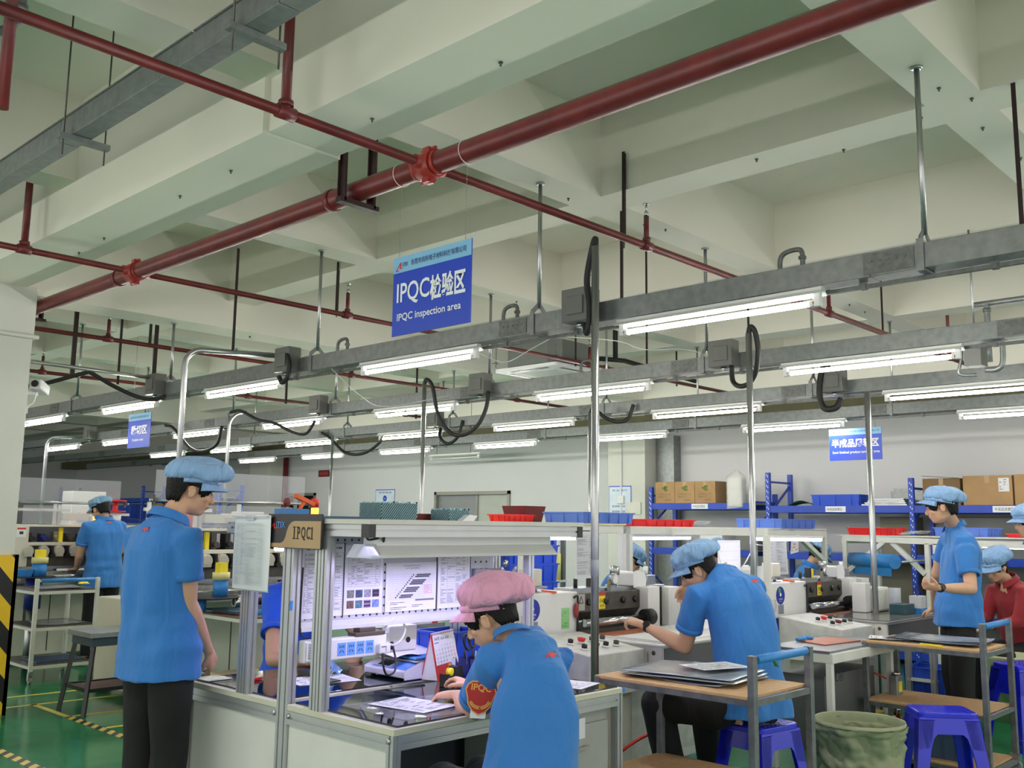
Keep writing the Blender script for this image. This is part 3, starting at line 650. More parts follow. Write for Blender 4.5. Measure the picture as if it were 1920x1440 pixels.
t = thing('conduit_pipe', 'grey conduit with a downward elbow at the upper right edge', 'pipe', (8, 2, 3.3)); P_(MB().tube(smooth_path([(8.0, -.5, 3.33), (8.0, 2.3, 3.33), (8.0, 2.4, 3.325), (8.0, 2.42, 3.29), (8.0, 2.42, 3.2), (8.0, 2.42, 2.86)], 4), .022, 10), 'pipe_run', t, 'galvanised'); P_(MB().tube([(8.0, 2.42, 3.26), (8.0, 2.42, 3.29)], .03, 12), 'coupling', t, 'galvanised_dark')
t = thing('control_box', 'small grey control box with pipe fittings under the second trunking right end', 'box', (7.3, 2.3, 2.8)); P_(MB().bb(7.22, 7.36, 2.24, 2.36, 2.72, 3.0), 'housing', t, 'grey_box', bevel=.004); P_(MB().tube(smooth_path([(7.3, 2.4, 3.0), (7.3, 2.4, 2.8), (7.3, 2.42, 2.68), (7.3, 2.3, 2.66)], 5), .012, 8).tube(smooth_path([(7.3, 2.12, 3.0), (7.3, 2.12, 2.75), (7.3, 2.16, 2.69), (7.3, 2.24, 2.69)], 5), .02, 10), 'pipe', t, 'galvanised'); P_(MB().cyl((7.29, 2.3, 3.0), (7.29, 2.3, 3.74), .008, 8), 'support_rod', t, 'steel')
# ================================================================= INSPECTION WORKSTATION
def profile(mb, p, q, w=.04, h=None, m='aluminium', up=None):
    """slotted aluminium extrusion from p to q; w across, h deep"""
    h = h or w; p = Vector(p); q = Vector(q); d = q-p
    if up is None: up = (0, 0, 1) if abs(d.normalized().z) < .9 else (0, 1, 0)
    R = frame_from(d, up); ux, uy = R.col[0], R.col[1]
    s = .0045; g = .006
    def side(n0, n1, a, b):  # points along an edge with slots every 40mm, inward offset
        out = []; L = abs(b-a); k = max(1, round(L/.04)); sg = 1 if b > a else -1
        for i in range(k):
            c = a+sg*(i+.5)*L/k; out += [(c-sg*s, 0), (c-sg*s, g), (c+sg*s, g), (c+sg*s, 0)]
        return out
    o = []
    W2, H2 = w/2, h/2
    o.append((-W2, -H2)); o += [(x, -H2+i) for x, i in side(0, 0, -W2, W2)]
    o.append((W2, -H2)); o += [(W2-i, x) for x, i in side(0, 0, -H2, H2)]
    o.append((W2, H2)); o += [(x, H2-i) for x, i in side(0, 0, W2, -W2)]
    o.append((-W2, H2)); o += [(-W2+i, x) for x, i in side(0, 0, H2, -H2)]
    mb.prism(o, p, ux, uy, d, m); return mb
def doc_lines(mb, o, ux, uy, w, h, rows, cols=(), x0=.08, x1=.92, y0=.08, y1=.85, m='ink_grey', grid=True, th=.0009, txt=.5, seed=1):
    rn = random.Random(seed); o = Vector(o); ux = Vector(ux); uy = Vector(uy); L = .0009
    ys = [y0+(y1-y0)*i/rows for i in range(rows+1)]
    if grid:
        for y in ys: mb.rect(o, ux, uy, x0*w, y*h-th/2, x1*w, y*h+th/2, m, L)
        for x in (x0,)+tuple(cols)+(x1,): mb.rect(o, ux, uy, x*w-th/2, y0*h, x*w+th/2, y1*h, m, L)
    cs = (x0,)+tuple(cols)+(x1,)
    for i in range(rows):
        rh = (y1-y0)/rows
        for a, b in zip(cs, cs[1:]):
            if rn.random() < txt:
                e = a+.015+(b-a-.03)*rn.uniform(.3, 1); x = a+.015; yc = ys[i]+rh*.5
                while x < e:
                    l = rn.uniform(.008, .03); mb.rect(o, ux, uy, x*w, (yc-rh*.17)*h, min(x+l, e)*w, (yc+rh*.17)*h, m, L*1.1); x += l+.006
XA, XB, XT, YF, YC0, YC1, YB, ZT = 2.44, 3.76, 3.86, 2.90, 3.60, 3.68, 4.45, .78
ws = thing('inspection_workstation', 'aluminium framed double inspection bench with white side panels and lit overhead shelf', 'workbench', (3.1, 3.6, 0))
pc = XA+.02
for y in (YF+.02, 3.62, 3.66, YB-.02): P_(profile(MB(), (pc, y, 0), (pc, y, .755 if y in (YF+.02, YB-.02) else 1.49)), 'corner_post', ws)
for y in (YF+.02, 3.64, YB-.02): P_(profile(MB(), (XT-.02, y, 0), (XT-.02, y, .755)), 'corner_post', ws)
for x, y, z0, z1 in ((pc, 3.38, ZT, 1.49), (pc, 3.945, ZT, 1.49), (XB-.03, 3.4, ZT, 1.49), (XB-.03, 3.64, ZT, 1.49), (XB-.03, 3.94, ZT, 1.49)):
    P_(profile(MB(), (x, y, z0), (x, y, z1), .04, .04), 'upright_post', ws)
    P_(profile(MB(), (x+.05*0, y+.045, z0), (x, y+.045, z1), .04, .04), 'upright_post', ws) if x == pc else None
# rails
for x in (pc, XT-.02):
    for a, b in ((YF+.04, 3.6), (3.68, YB-.04)):
        P_(profile(MB(), (x, a, .727), (x, b, .727), .04, .055), 'side_rail', ws); P_(profile(MB(), (x, a, .1), (x, b, .1)), 'side_rail', ws)
for y in (YF+.02, YB-.02): P_(profile(MB(), (XA+.04, y, .727), (XT-.04, y, .727), .04, .055), 'front_rail', ws)
P_(MB().bb(XA+.012, XA+.02, YF+.042, 3.598, .12, .7), 'side_panel', ws, mat('panel_white', (226, 225, 222), .45, var=.03))
P_(MB().bb(XA+.012, XA+.02, 3.682, YB-.042, .12, .7), 'side_panel', ws, 'panel_white')
P_(MB().bb(XA+.04, XT-.04, 3.63, 3.65, .12, .7), 'back_panel', ws, mat('panel_dark', (60, 64, 72), .6))
mb = MB()
for y in (2.935, 3.585, 3.695):
    mb.lathe((XA-.001, y if y > 3 else 2.925, .735), [(.011, 0), (.011, .004), (.006, .005)], 10, axis=(-1, 0, 0))
P_(mb, 'bolt_head', ws, 'chrome')
for a, b in ((YF, YC0), (YC1, YB)):
    P_(MB().bb(XA, XT, a, b, .755, ZT), 'tabletop', ws, mat('cream_edge', (212, 208, 190), .5), bevel=.002)
    g = P_(MB().bb(XA+.035, XT-.015, a+.02, b-.01, ZT, ZT+.007), 'desk_mat', ws, 'glass_dark', bevel=.001); g['label'] = 'dark glossy glass mat with black edge'
# overhead shelf
for a, b in (((XA, 3.1, 1.515), (XB, 3.1, 1.515)), ((XA, 4.14, 1.515), (XB, 4.14, 1.515)), ((XA+.02, 3.12, 1.515), (XA+.02, 4.12, 1.515)), ((XB-.02, 3.12, 1.515), (XB-.02, 4.12, 1.515)), ((XA+.04, 3.64, 1.515), (XB-.04, 3.64, 1.515))):
    P_(profile(MB(), a, b, .04, .05), 'shelf_beam', ws)
for x in (XA-.004, XB+.004): P_(MB().bb(x-.006 if x < 3 else x-.03, x+.03 if x < 3 else x+.006, 3.076, 3.124, 1.488, 1.542), 'end_cap', ws, 'black_plastic')
P_(MB().bb(XA-.01, XB+.01, 3.07, 4.17, 1.541, 1.561), 'top_shelf', ws, mat('shelf_board', (206, 205, 198), .55), bevel=.001)
# bench lamp
lp = P_(MB().prism([(-.035, .05), (.035, .05), (.035, .014), (.085, -.034), (.081, -.036), (.03, .01), (-.03, .01), (-.081, -.036), (-.085, -.034), (-.035, .014)], (2.53, 3.2, 1.44), (0, 1, 0), (0, 0, 1), (1.1, 0, 0)), 'bench_lamp', ws, 'reflector')
lp['label'] = 'white trough lamp glowing under the shelf'
P_(MB().tube([(2.57, 3.2, 1.428), (3.6, 3.2, 1.428)], .011, 12), 'tube_lamp', lp, 'lamp_bench')
P_(MB().prism([(-.035, .02), (.035, .02), (.085, -.036), (-.085, -.036)], (2.48, 3.2, 1.44), (0, 1, 0), (0, 0, 1), (.06, 0, 0)), 'end_cover', lp, 'plastic_film')
lp2 = P_(MB().prism([(-.03, .05), (.03, .05), (.03, .022), (.065, -.012), (-.065, -.012), (-.03, .022)], (2.5, 3.9, 1.44), (0, 1, 0), (0, 0, 1), (1.1, 0, 0)), 'bench_lamp', ws, 'reflector')
P_(MB().tube([(2.54, 3.9, 1.423), (3.56, 3.9, 1.423)], .011, 12), 'tube_lamp', lp2, 'lamp_bench')
P_(MB().tube(smooth_path([(2.56, 3.14, 1.49), (2.58, 3.17, 1.47), (2.56, 3.2, 1.46), (2.6, 3.2, 1.45)], 5), .006, 8).tube(smooth_path([(2.47, 3.14, 1.49), (2.5, 3.16, 1.478), (2.54, 3.15, 1.485)], 5), .005, 6), 'lamp_lead', ws, 'black_rubber')
# pegboard
pg = P_(MB().bb(2.5, 3.7, 3.628, 3.64, 1.1, 1.49), 'pegboard', ws, mat('peg_grey', (190, 192, 200), .45))
mb = MB(); x = 2.53
while x < 3.68:
    z = 1.125
    while z < 1.48: mb.bb(x-.0045, x+.0045, 3.6265, 3.628, z-.005, z+.005); z += .038
    x += .04
P_(mb, 'peg_holes', pg, 'black_plastic')
P_(MB().bb(2.49, 3.72, 3.6, 3.65, 1.075, 1.115).bb(2.49, 3.72, 3.59, 3.6, 1.075, 1.09), 'pegboard_rail', ws, mat('rail_white', (222, 222, 226), .4, .2))
def sheet_on(name, lab, cat, o, ux, uy, w, h, fn, m='paper', parent=None, group=None, curl=.0):
    """paper with printed marks; o lower-left, ux/uy unit vectors"""
    o = Vector(o); ux = Vector(ux).normalized(); uy = Vector(uy).normalized(); n = ux.cross(uy)
    mb = MB(); mb.prism([(0, 0), (w, 0), (w, h), (0, h)], o, ux, uy, n*.0008, m)
    fn(mb, o+n*.0009, ux, uy, w, h)
    ob = mb.build(name); tag(ob, lab, cat, group); return ob
def form_doc(rows, cols, seed, head=True, m='ink_grey', txt=.6):
    def fn(mb, o, ux, uy, w, h):
        if head:
            mb.rect(o, ux, uy, .12*w, .93*h, .25*w, .955*h, 'ink_grey', .0009); 
            for k in range(9): mb.rect(o, ux, uy, (.34+.045*k)*w, .93*h, (.375+.045*k)*w, .955*h, 'ink', .0009)
        doc_lines(mb, o, ux, uy, w, h, rows, cols, y1=.88 if head else .95, seed=seed, m=m, txt=txt)
    return fn
def photo_doc(mb, o, ux, uy, w, h):
    add_text(mb, HDR, o+ux*.34*w+uy*.925*h, ux, uy, .5*w, .018*h, 'ink'); mb.rect(o, ux, uy, .1*w, .92*h, .25*w, .935*h, 'ink_grey', .001)
    doc_lines(mb, o, ux, uy, w, h, 3, (.3, .6), y0=.82, y1=.9, seed=4, m='ink', grid=False)
    doc_lines(mb, o, ux, uy, w, h, 12, (.17, .3, .5, .8), y0=.4, y1=.8, seed=5)
    cl = [('ph_a', (120, 124, 118)), ('ph_b', (60, 78, 110)), ('ph_c', (150, 150, 160)), ('ph_d', (88, 70, 100)), ('ph_e', (112, 84, 76)), ('ph_f', (80, 116, 136)), ('ph_g', (150, 120, 160)), ('ph_h', (118, 140, 205))]
    for k, (nm, c) in enumerate(cl):
        x = .07+.22*(k % 4); y = .24 if k < 4 else .09
        mb.rect(o, ux, uy, x*w, y*h, (x+.18)*w, (y+.11)*h, mat(nm, c, .6, var=.5, scale=120), .001)
        if k in (3, 6): 
            for q in (.15, .65): mb.rect(o, ux, uy, x*w, (y+.11*q)*h, (x+.18)*w, (y+.11*(q+.2))*h, 'ink', .0012)
def chart_doc(mb, o, ux, uy, w, h):
    add_text(mb, HDR, o+ux*.33*w+uy*.92*h, ux, uy, .35*w, .025*h, 'ink'); add_text(mb, '生产计划日程管理表', o+ux*.38*w+uy*.87*h, ux, uy, .27*w, .025*h, 'ink')
    n = 24
    for k in range(n+1):
        x = .05+.9*k/n; mb.rect(o, ux, uy, x*w-.0002, .25*h, x*w+.0002, .8*h, 'ink_grey', .0008)
    for k in range(12):
        y = .25+.55*k/12; mb.rect(o, ux, uy, .05*w, y*h-.0002, .95*w, y*h+.0002, 'ink_grey', .0008)
    for k in range(13):   # stepped diagonal band
        y = .27+.038*k; x = .26+.028*k
        mb.rect(o, ux, uy, (x-.075)*w, y*h, (x-.055)*w, (y+.03)*h, 'ink', .001)
        mb.rect(o, ux, uy, x*w, y*h, min(.93, x+.24+.004*k)*w, (y+.034)*h, mat('band_grey', (96, 96, 104), .7, var=0) if k % 4 != 2 else 'paper', .001)
    mb.rect(o, ux, uy, .58*w, .2*h, .96*w, .235*h, 'ink_grey', .001)
    doc_lines(mb, o, ux, uy, w, h, 5, (.5,), y0=.03, y1=.2, seed=9, grid=False, m='ink')
    doc_lines(mb, o, ux, uy, w, h, 3, (), x0=.75, x1=.9, y0=.35, y1=.52, seed=3, m=mat('pink_stamp', (226, 150, 176), .7, var=0), th=.002)
XU, ZU = (1, 0, 0), (0, 0, 1)
pl = [('leftmost pegboard document, a table half hidden by the posts', 2.50, 1.125, .165, .32, form_doc(26, (.2, .45), 11)), ('narrow table document second from the left on the pegboard', 2.675, 1.13, .05, .32, form_doc(22, (), 12)),
      ('pegboard document with eight small photos under a table', 2.733, 1.13, .222, .315, photo_doc), ('landscape chart sheet with a dark stepped diagonal on the pegboard', 2.974, 1.13, .32, .228, chart_doc), ('rightmost pegboard document, long table half behind the pink cap', 3.306, 1.13, .222, .305, form_doc(28, (.28, .55, .75), 14))]
for lab, x, z, w, h, fn in pl:
    ob = sheet_on('printed_sheet', lab, 'paper', (x, 3.6235, z), XU, ZU, w, h, fn, group='documents on the pegboard')
for x in (2.73, 3.3, 3.53): tag(MB().bb(x-.0035, x-.0005, 3.62, 3.6265, 1.12, 1.455).build('magnet_strip', 'aluminium_groove'), 'thin dark strip right of '+{2.73: 'the leftmost documents', 3.3: 'the chart sheet', 3.53: 'the rightmost document'}[x]+' on the pegboard', 'strip', 'strips between pegboard documents')
# monitor bracket
t = thing('monitor_bracket', 'grey steel monitor arm bracket fixed at the pegboard right end', 'bracket', (3.75, 3.6, 1.25))
mb = MB()
for k in range(3): mb.bb(3.54, 3.72, 3.59, 3.62, 1.29-.05*k, 1.318-.05*k)
mb.bb(3.54, 3.56, 3.6, 3.626, 1.17, 1.32); P_(mb, 'wall_rail', t, mat('bracket_grey', (150, 150, 158), .45, .3), bevel=.002)
sh = [(0, 0), (.02, .005), (.05, .05), (.09, .05), (.12, .005), (.14, 0), (.145, .015), (.115, .06), (.115, .1), (.145, .145), (.14, .16), (.12, .155), (.09, .11), (.05, .11), (.02, .155), (0, .16), (-.005, .145), (.025, .1), (.025, .06), (-.005, .015)]
P_(MB().prism([(x*.9, y*.75) for x, y in sh], (3.69, 3.56, 1.21), (1, 0, 0), (0, 0, 1), (0, .006, 0)), 'vesa_plate', t, 'bracket_grey')
mb = MB()
for dx, dz in ((.01, .01), (.12, .01), (.01, .11), (.12, .11)): mb.cyl((3.69+dx*.9+.003, 3.558, 1.215+dz*.95), (3.69+dx*.9+.003, 3.568, 1.215+dz*.95), .005, 8)
mb.cyl((3.75, 3.56, 1.27), (3.75, 3.6, 1.27), .02, 12); P_(mb, 'pivot', t, 'chrome')
P_(MB().sphere((3.735, 3.57, 1.345), (.018, .01, .018)), 'knob', t, 'chrome')
# power strip below the pegboard
t = thing('power_strip', 'long white power strip with blue sockets fixed below the pegboard', 'power strip', (2.7, 3.6, 1.0))
P_(MB().bb(2.49, 2.945, 3.565, 3.615, .945, 1.04), 'housing', t, 'white_plastic', bevel=.008)
mb = MB()
def socket(mb, x, z):
    mb.bb(x, x+.045, 3.5635, 3.565, z, z+.056, mat('socket_blue', (104, 158, 232), .4, var=0))
    for dx in (.012, .0225, .033): mb.bb(x+dx-.0016, x+dx+.0016, 3.5625, 3.5635, z+.034, z+.045, 'ink')
    for dx, s in ((.015, 1), (.03, -1)): mb.bar((x+dx-.004*s, 3.563, z+.013), (x+dx+.004*s, 3.563, z+.024), .001, .003, 'ink')
for k in range(4): socket(mb, 2.665+.052*k, .962)
P_(mb, 'socket_row', t)
P_(MB().bb(2.88, 2.945, 3.535, 3.565, .955, 1.0), 'plug', t, 'white_plastic', bevel=.006)
P_(MB().bb(2.89, 2.915, 3.5335, 3.535, .985, .99).bb(2.915, 2.917, 3.5335, 3.535, .965, .99), 'switch_mark', t, 'ink_grey')
sheet_on('rating_label', 'small printed table label stuck on the left end of the white power strip', 'label', (2.5, 3.563, .955), XU, ZU, .13, .075, form_doc(6, (.3, .5, .75), 21, head=False, m='ink'))
o = MB().tube(smooth_path([(2.9, 3.54, .96), (2.9, 3.53, .9), (2.93, 3.54, .86), (2.99, 3.56, .865), (3.03, 3.6, .91), (3.04, 3.64, .98)], 8), .005, 8).build('extension_lead', 'black_rubber'); tag(o, 'black power lead drooping from the white power strip', 'cord')
o = MB().tube(smooth_path([(2.94, 3.57, 1.0), (2.99, 3.57, .985), (3.06, 3.6, 1.0), (3.1, 3.62, 1.05), (3.06, 3.62, 1.1), (3.0, 3.6, 1.095), (2.96, 3.62, 1.05)], 8), .0055, 8).build('extension_lead', 'white_plastic'); tag(o, 'white cable looped in a circle next to the power strip', 'cord')
o = MB().tube(smooth_path([(2.49, 3.6, 1.35), (2.487, 3.6, 1.2), (2.487, 3.598, 1.09), (2.5, 3.59, 1.055), (2.54, 3.58, 1.05)], 8), .004, 8).build('extension_lead', 'black_rubber'); tag(o, 'thin black lead running down the left inner post to the power strip', 'cord')
t = thing('steel_block', 'two stacked dark steel blocks lying on the white power strip', 'weight', (2.86, 3.6, 1.05))
P_(MB().bb(2.76, 2.93, 3.56, 3.62, 1.04, 1.056), 'lower_block', t, mat('block_brown', (96, 84, 80), .4, .5), bevel=.002); P_(MB().bb(2.79, 2.88, 3.57, 3.62, 1.056, 1.075), 'upper_block', t, 'block_brown', bevel=.002)
t = thing('power_adapter', 'square white plug adapter box behind the power strip', 'adapter', (3.15, 3.7, .98))
P_(MB().bb(3.06, 3.24, 3.69, 3.75, .93, 1.055).bb(3.03, 3.06, 3.68, 3.76, .93, 1.03), 'housing', t, 'white_plastic', bevel=.01)
P_(MB().sphere((3.075, 3.685, .965), (.014, .008, .02)).cyl((3.18, 3.688, .985), (3.18, 3.692, .985), .014, 12), 'socket_hole', t, 'black_plastic')
# electronic scale
t = thing('electronic_scale', 'white and blue electronic weighing scale on the glass bench top', 'scale', (3.33, 3.84, .787))
mb = MB().prism([(3.16, .8), (3.5, .8), (3.5, .865), (3.26, .865), (3.16, .832)], (0, 3.68, 0), (1, 0, 0), (0, 0, 1), (0, .31, 0)); P_(mb, 'housing', t, mat('scale_white', (222, 220, 236), .4), bevel=.006)
sl = Vector((.1, 0, .033)).normalized()
mb = MB(); mb.rect((3.17, 3.96, .8362), (0, -1, 0), sl, .03, .02, .12, .075, 'lcd', .0012); P_(mb, 'display', t)
mb = MB(); mb.rect((3.17, 3.96, .8362), (0, -1, 0), sl, .14, .015, .26, .085, mat('pad_blue', (88, 140, 232), .4, var=.15, scale=60), .0012); mb.rect((3.17, 3.96, .8362), (0, -1, 0), sl, .005, .004, .265, .012, 'pad_blue', .0012); P_(mb, 'keypad', t)
P_(MB().bb(3.24, 3.5, 3.69, 3.98, .867, .874), 'weighing_pan', t, 'steel', bevel=.003)
P_(MB().cyl((3.19, 3.96, .787), (3.19, 3.96, .8), .013, 10).cyl((3.19, 3.71, .787), (3.19, 3.71, .8), .013, 10).cyl((3.47, 3.96, .787), (3.47, 3.96, .8), .013, 10).cyl((3.47, 3.71, .787), (3.47, 3.71, .8), .013, 10), 'foot', t, 'black_rubber')
tag(MB().prism([(0, 0), (.24, .02), (.27, .2), (.05, .22)], (3.25, 3.72, .876), (1, 0, 0), (0, 1, 0), (0, 0, .008)).build('blue_folder', 'tape_blue'), 'flat blue folder lying on the weighing scale', 'folder')
o = MB().sheet(lambda u, v: (3.18+.36*u, 3.78+.22*v, .888+.03*sin(pi*u)*v+.012*sin(7*u+3*v)), 10, 6, 'paper').build('plastic_bag'); tag(o, 'crumpled white plastic bag on top of the blue folder', 'bag')
# tent calendar
t = thing('desk_calendar', 'red and white spiral desk calendar standing on the bench', 'calendar', (3.45, 3.7, .787), 0)
ca = radians(22); cx = Vector((cos(ca), sin(ca), 0)); cyv = Vector((-sin(ca), cos(ca), 0)); c0 = Vector((3.3, 3.6, .787))
top = Vector((0, 0, .215))+cyv*.045
def cal_pt(u, v): return c0+cx*u+top*(v)
P_(MB().prism([(0, 0), (.27, 0), (.27, 1), (0, 1)], c0, cx, top, cyv*.002), 'front_board', t, 'red_plastic')
P_(MB().prism([(0, 0), (.27, 0), (.27, 1), (0, 1)], c0+cyv*.09, cx, top-cyv*.09, cyv*.002), 'back_board', t, 'red_plastic')
P_(MB().add([c0+cx*.004, c0+cyv*.09+cx*.004, c0+top+cx*.004], [(0, 1, 2)]).add([c0+cx*.012+cyv*.004, c0+cyv*.085+cx*.012, c0+top*.96+cx*.012], [(0, 1, 2)], 'paper'), 'inner_card', t, 'paper')
mb = MB(); o = c0+top*.32-cyv*.0015; uy = top.normalized(); H_ = top.length*.66
mb.rect(o, cx, uy, .012, 0, .262, H_, 'paper', .0005)
add_text(mb, '04月', o+cx*.03+uy*(H_*.8), cx, uy, .05, .018, 'sign_ink', lift=.002); add_text(mb, '四月 星期', o+cx*.1+uy*(H_*.8), cx, uy, .09, .014, 'ink_grey', lift=.002)
mb.rect(o, cx, uy, .02, H_*.72, .07, H_*.745, 'sign_blue', .002)
n = 1
for r in range(5):
    for k in range(7):
        if (r == 0 and k < 2) or n > 30: continue
        add_text(mb, str(n), o+cx*(.028+.033*k)+uy*(H_*(.58-.13*r)), cx, uy, None, .0095, 'warn_red' if k > 4 else 'ink', lift=.002); n += 1
P_(mb, 'page', t)
mb = MB()
for k in range(22): mb.tube(arc(c0+top+cx*(.018+.0112*k)+cyv*.002, .007, -.4, pi+2.2, 8, ux=cyv, uy=(0, 0, 1)), .0012, 5)
P_(mb, 'spiral_binding', t, 'white_plastic')
mb = MB(); 
for k, c in enumerate(('orange', 'yellow', 'tray_blue')): mb.rect(c0-cyv*.003, cx, uy, .13+.018*k, .05, .146+.018*k, .066, c, .001)
P_(mb, 'index_tabs', t)
# tape dispenser
t = thing('tape_dispenser', 'black tape dispenser with yellow tape in front of the calendar', 'tape dispenser', (3.28, 3.45, .787))
P_(MB().prism([(0, 0), (.13, 0), (.135, .03), (.115, .085), (.075, .085), (.06, .05), (.02, .05), (0, .06)], (3.2, 3.42, .787), (1, .25, 0), (0, 0, 1), (-.01, .045, 0)), 'body', t, 'black_plastic', bevel=.003)
P_(MB().lathe((3.228, 3.425, .856), [(.01, 0), (.019, 0), (.019, .022), (.01, .022)], 18, axis=(-.25, 1, 0)), 'tape_roll', t, 'yellow')
# pen holder and contents
t = thing('pen_holder', 'blue grid pen holder standing beside the calendar', 'pen holder', (3.42, 3.5, .787))
P_(MB().bb(3.36, 3.46, 3.44, 3.54, .787, .79).bb(3.36, 3.363, 3.44, 3.54, .787, .9).bb(3.457, 3.46, 3.44, 3.54, .787, .9).bb(3.36, 3.46, 3.44, 3.443, .787, .9).bb(3.36, 3.46, 3.537, 3.54, .787, .9), 'cup', t, mat('navy_plastic', (30, 42, 120), .4))
for k, (dx, dy, hh, m_, r_) in enumerate(((-.02, 0, .15, 'black_plastic', .0055), (.02, .01, .16, 'black_plastic', .005), (0, -.02, .145, 'steel', .005), (.025, -.02, .17, 'navy_plastic', .0055), (-.03, .02, .135, 'white_plastic', .005))):
    b = Vector((3.41+dx*.6, 3.49+dy, .79)); e = Vector((3.41+dx*2, 3.49+dy*2, .79+hh))
    tag(MB().tube([b, b.lerp(e, .85), e], [r_, r_, r_*.6], 8).build('pen', m_), ['black marker pen leaning left in the blue holder', 'black pen at the right side of the blue holder', 'silver pen in the blue holder', 'navy pen, tallest in the blue holder', 'white pen at the back of the blue holder'][k], 'pen', 'pens in the blue holder')
t = thing('scissors', 'black handled scissors standing in the pen holder', 'scissors', (3.38, 3.5, .8))
b = Vector((3.39, 3.49, .8)); e = Vector((3.34, 3.44, .95))
P_(MB().bar(b, e, .003, .012), 'blade', t, 'steel')
for s in (0, 1):
    c = e+Vector((-.012+.03*s, -.01, .035+.01*s)); ring = [c+Vector((cos(a)*.02-.012*sin(a), 0, sin(a)*.038)) for a in [2*pi*k/16 for k in range(17)]]
    P_(MB().tube(ring, .0055, 8), 'handle', t, 'black_plastic')
# papers on the desk
def flat_sheet(lab, c, ang, w, h, fn, name='printed_sheet', cat='paper', z=.7885, m='paper', group=None):
    ux = Vector((cos(ang), sin(ang), 0)); uy = Vector((-sin(ang), cos(ang), 0)); o = Vector((c[0], c[1], z))-ux*w/2-uy*h/2
    return sheet_on(name, lab, cat, o, ux, uy, w, h, fn, m, group=group)
flat_sheet('white form with pen strokes lying in front of the seated inspector', (2.79, 3.19), radians(8), .23, .31, form_doc(14, (.3, .6), 31, m='ink'), z=.792)
flat_sheet('white printed sheet lying on the far bench half behind the posts', (2.9, 4.0), radians(-12), .32, .24, form_doc(10, (.3, .5), 32))
flat_sheet('white form at the right end of the bench beside the inspector', (3.7, 3.14), radians(14), .22, .3, form_doc(16, (.3, .6), 33), z=.7885)
tag(MB().bb(2.86, 2.93, 3.88, 4.02, .791, .798).build('mobile_phone', 'black_plastic', bevel=.003), 'dark phone lying on the sheet behind the front post', 'phone')
o = MB().sheet(lambda u, v: (2.56+.5*u, 2.98+.42*v-.1*u, .7895+.002*sin(9*u)*sin(8*v)), 14, 10, mat('clear_sleeve', (200, 205, 215), .08, 0, var=0, alpha=.28)).build('plastic_sleeve'); tag(o, 'clear plastic sleeve spread under the white form on the glass', 'sleeve')
o = MB().bb(3.0, 3.2, 3.58, 3.6, .79, .8).build('steel_ruler', 'steel'); tag(o, 'short steel ruler near the scale', 'ruler')
o = MB().prism(rrect(.16, .02, .008), (2.55, 4.14, .789), (.9, .3, 0), (-.3, .9, 0), (0, 0, .012)).build('utility_knife', 'red_plastic'); tag(o, 'red handled knife lying by the left edge of the bench', 'knife')
o = MB().bb(2.9, 2.96, 4.1, 4.2, .788, .81).sphere((3.0, 4.16, .8), (.04, .012, .012)).build('stapler', 'black_plastic'); tag(o, 'small black stapler behind the white sheet', 'stapler')
o = MB().sheet(lambda u, v: (3.0+.09*u, 4.05+.04*v+.02*u, .8+.12*(1-u)*v+.01*sin(9*u)), 6, 8, mat('holo_blue', (130, 170, 225), .15, .4, var=.3, scale=90)).build('film_strip'); tag(o, 'shiny blue patterned film strip standing on the bench', 'film')
o = MB().bb(2.47, 2.6, 4.3, 4.44, .789, .791).build('foil_sheet', mat('foil', (205, 208, 212), .2, .8, bump=.5)); tag(o, 'small crinkled foil sheet under the standing worker hand', 'foil')
# things seen under the pegboard on the far bench
t = thing('gauge_instrument', 'steel and navy gauge instrument on the far bench behind the cables', 'instrument', (3.5, 4.2, .79))
P_(MB().bb(3.35, 3.85, 4.15, 4.25, .9, .99), 'housing', t, 'galvanised'); P_(MB().lathe((3.4, 4.13, 1.03), [(.035, 0), (.035, .02), (.02, .03)], 14, axis=(0, -1, 0)), 'knob', t, 'navy_plastic'); P_(MB().bb(3.4, 3.8, 4.17, 4.23, .787, .9), 'stand', t, 'steel')
P_(MB().tube(smooth_path([(3.3, 4.2, 1.0), (3.35, 4.18, 1.07), (3.5, 4.17, 1.08), (3.6, 4.2, 1.04)], 5), .012, 8), 'pipe', t, 'steel')
tag(MB().bb(3.62, 3.78, 4.16, 4.24, .99, 1.035).build('medicine_box', 'paper'), 'small white and red carton on the grey instrument', 'box')
tag(MB().bb(3.76, 3.8, 4.155, 4.245, .991, 1.034).bb(3.64, 3.7, 4.158, 4.16, 1.0, 1.02).build('red_carton_end', 'warn_red'), 'red end sleeve of the small carton', 'carton')
tag(MB().bb(3.5, 3.6, 4.17, 4.24, .99, 1.02).build('maroon_box', 'maroon'), 'small maroon box next to the white carton', 'box')
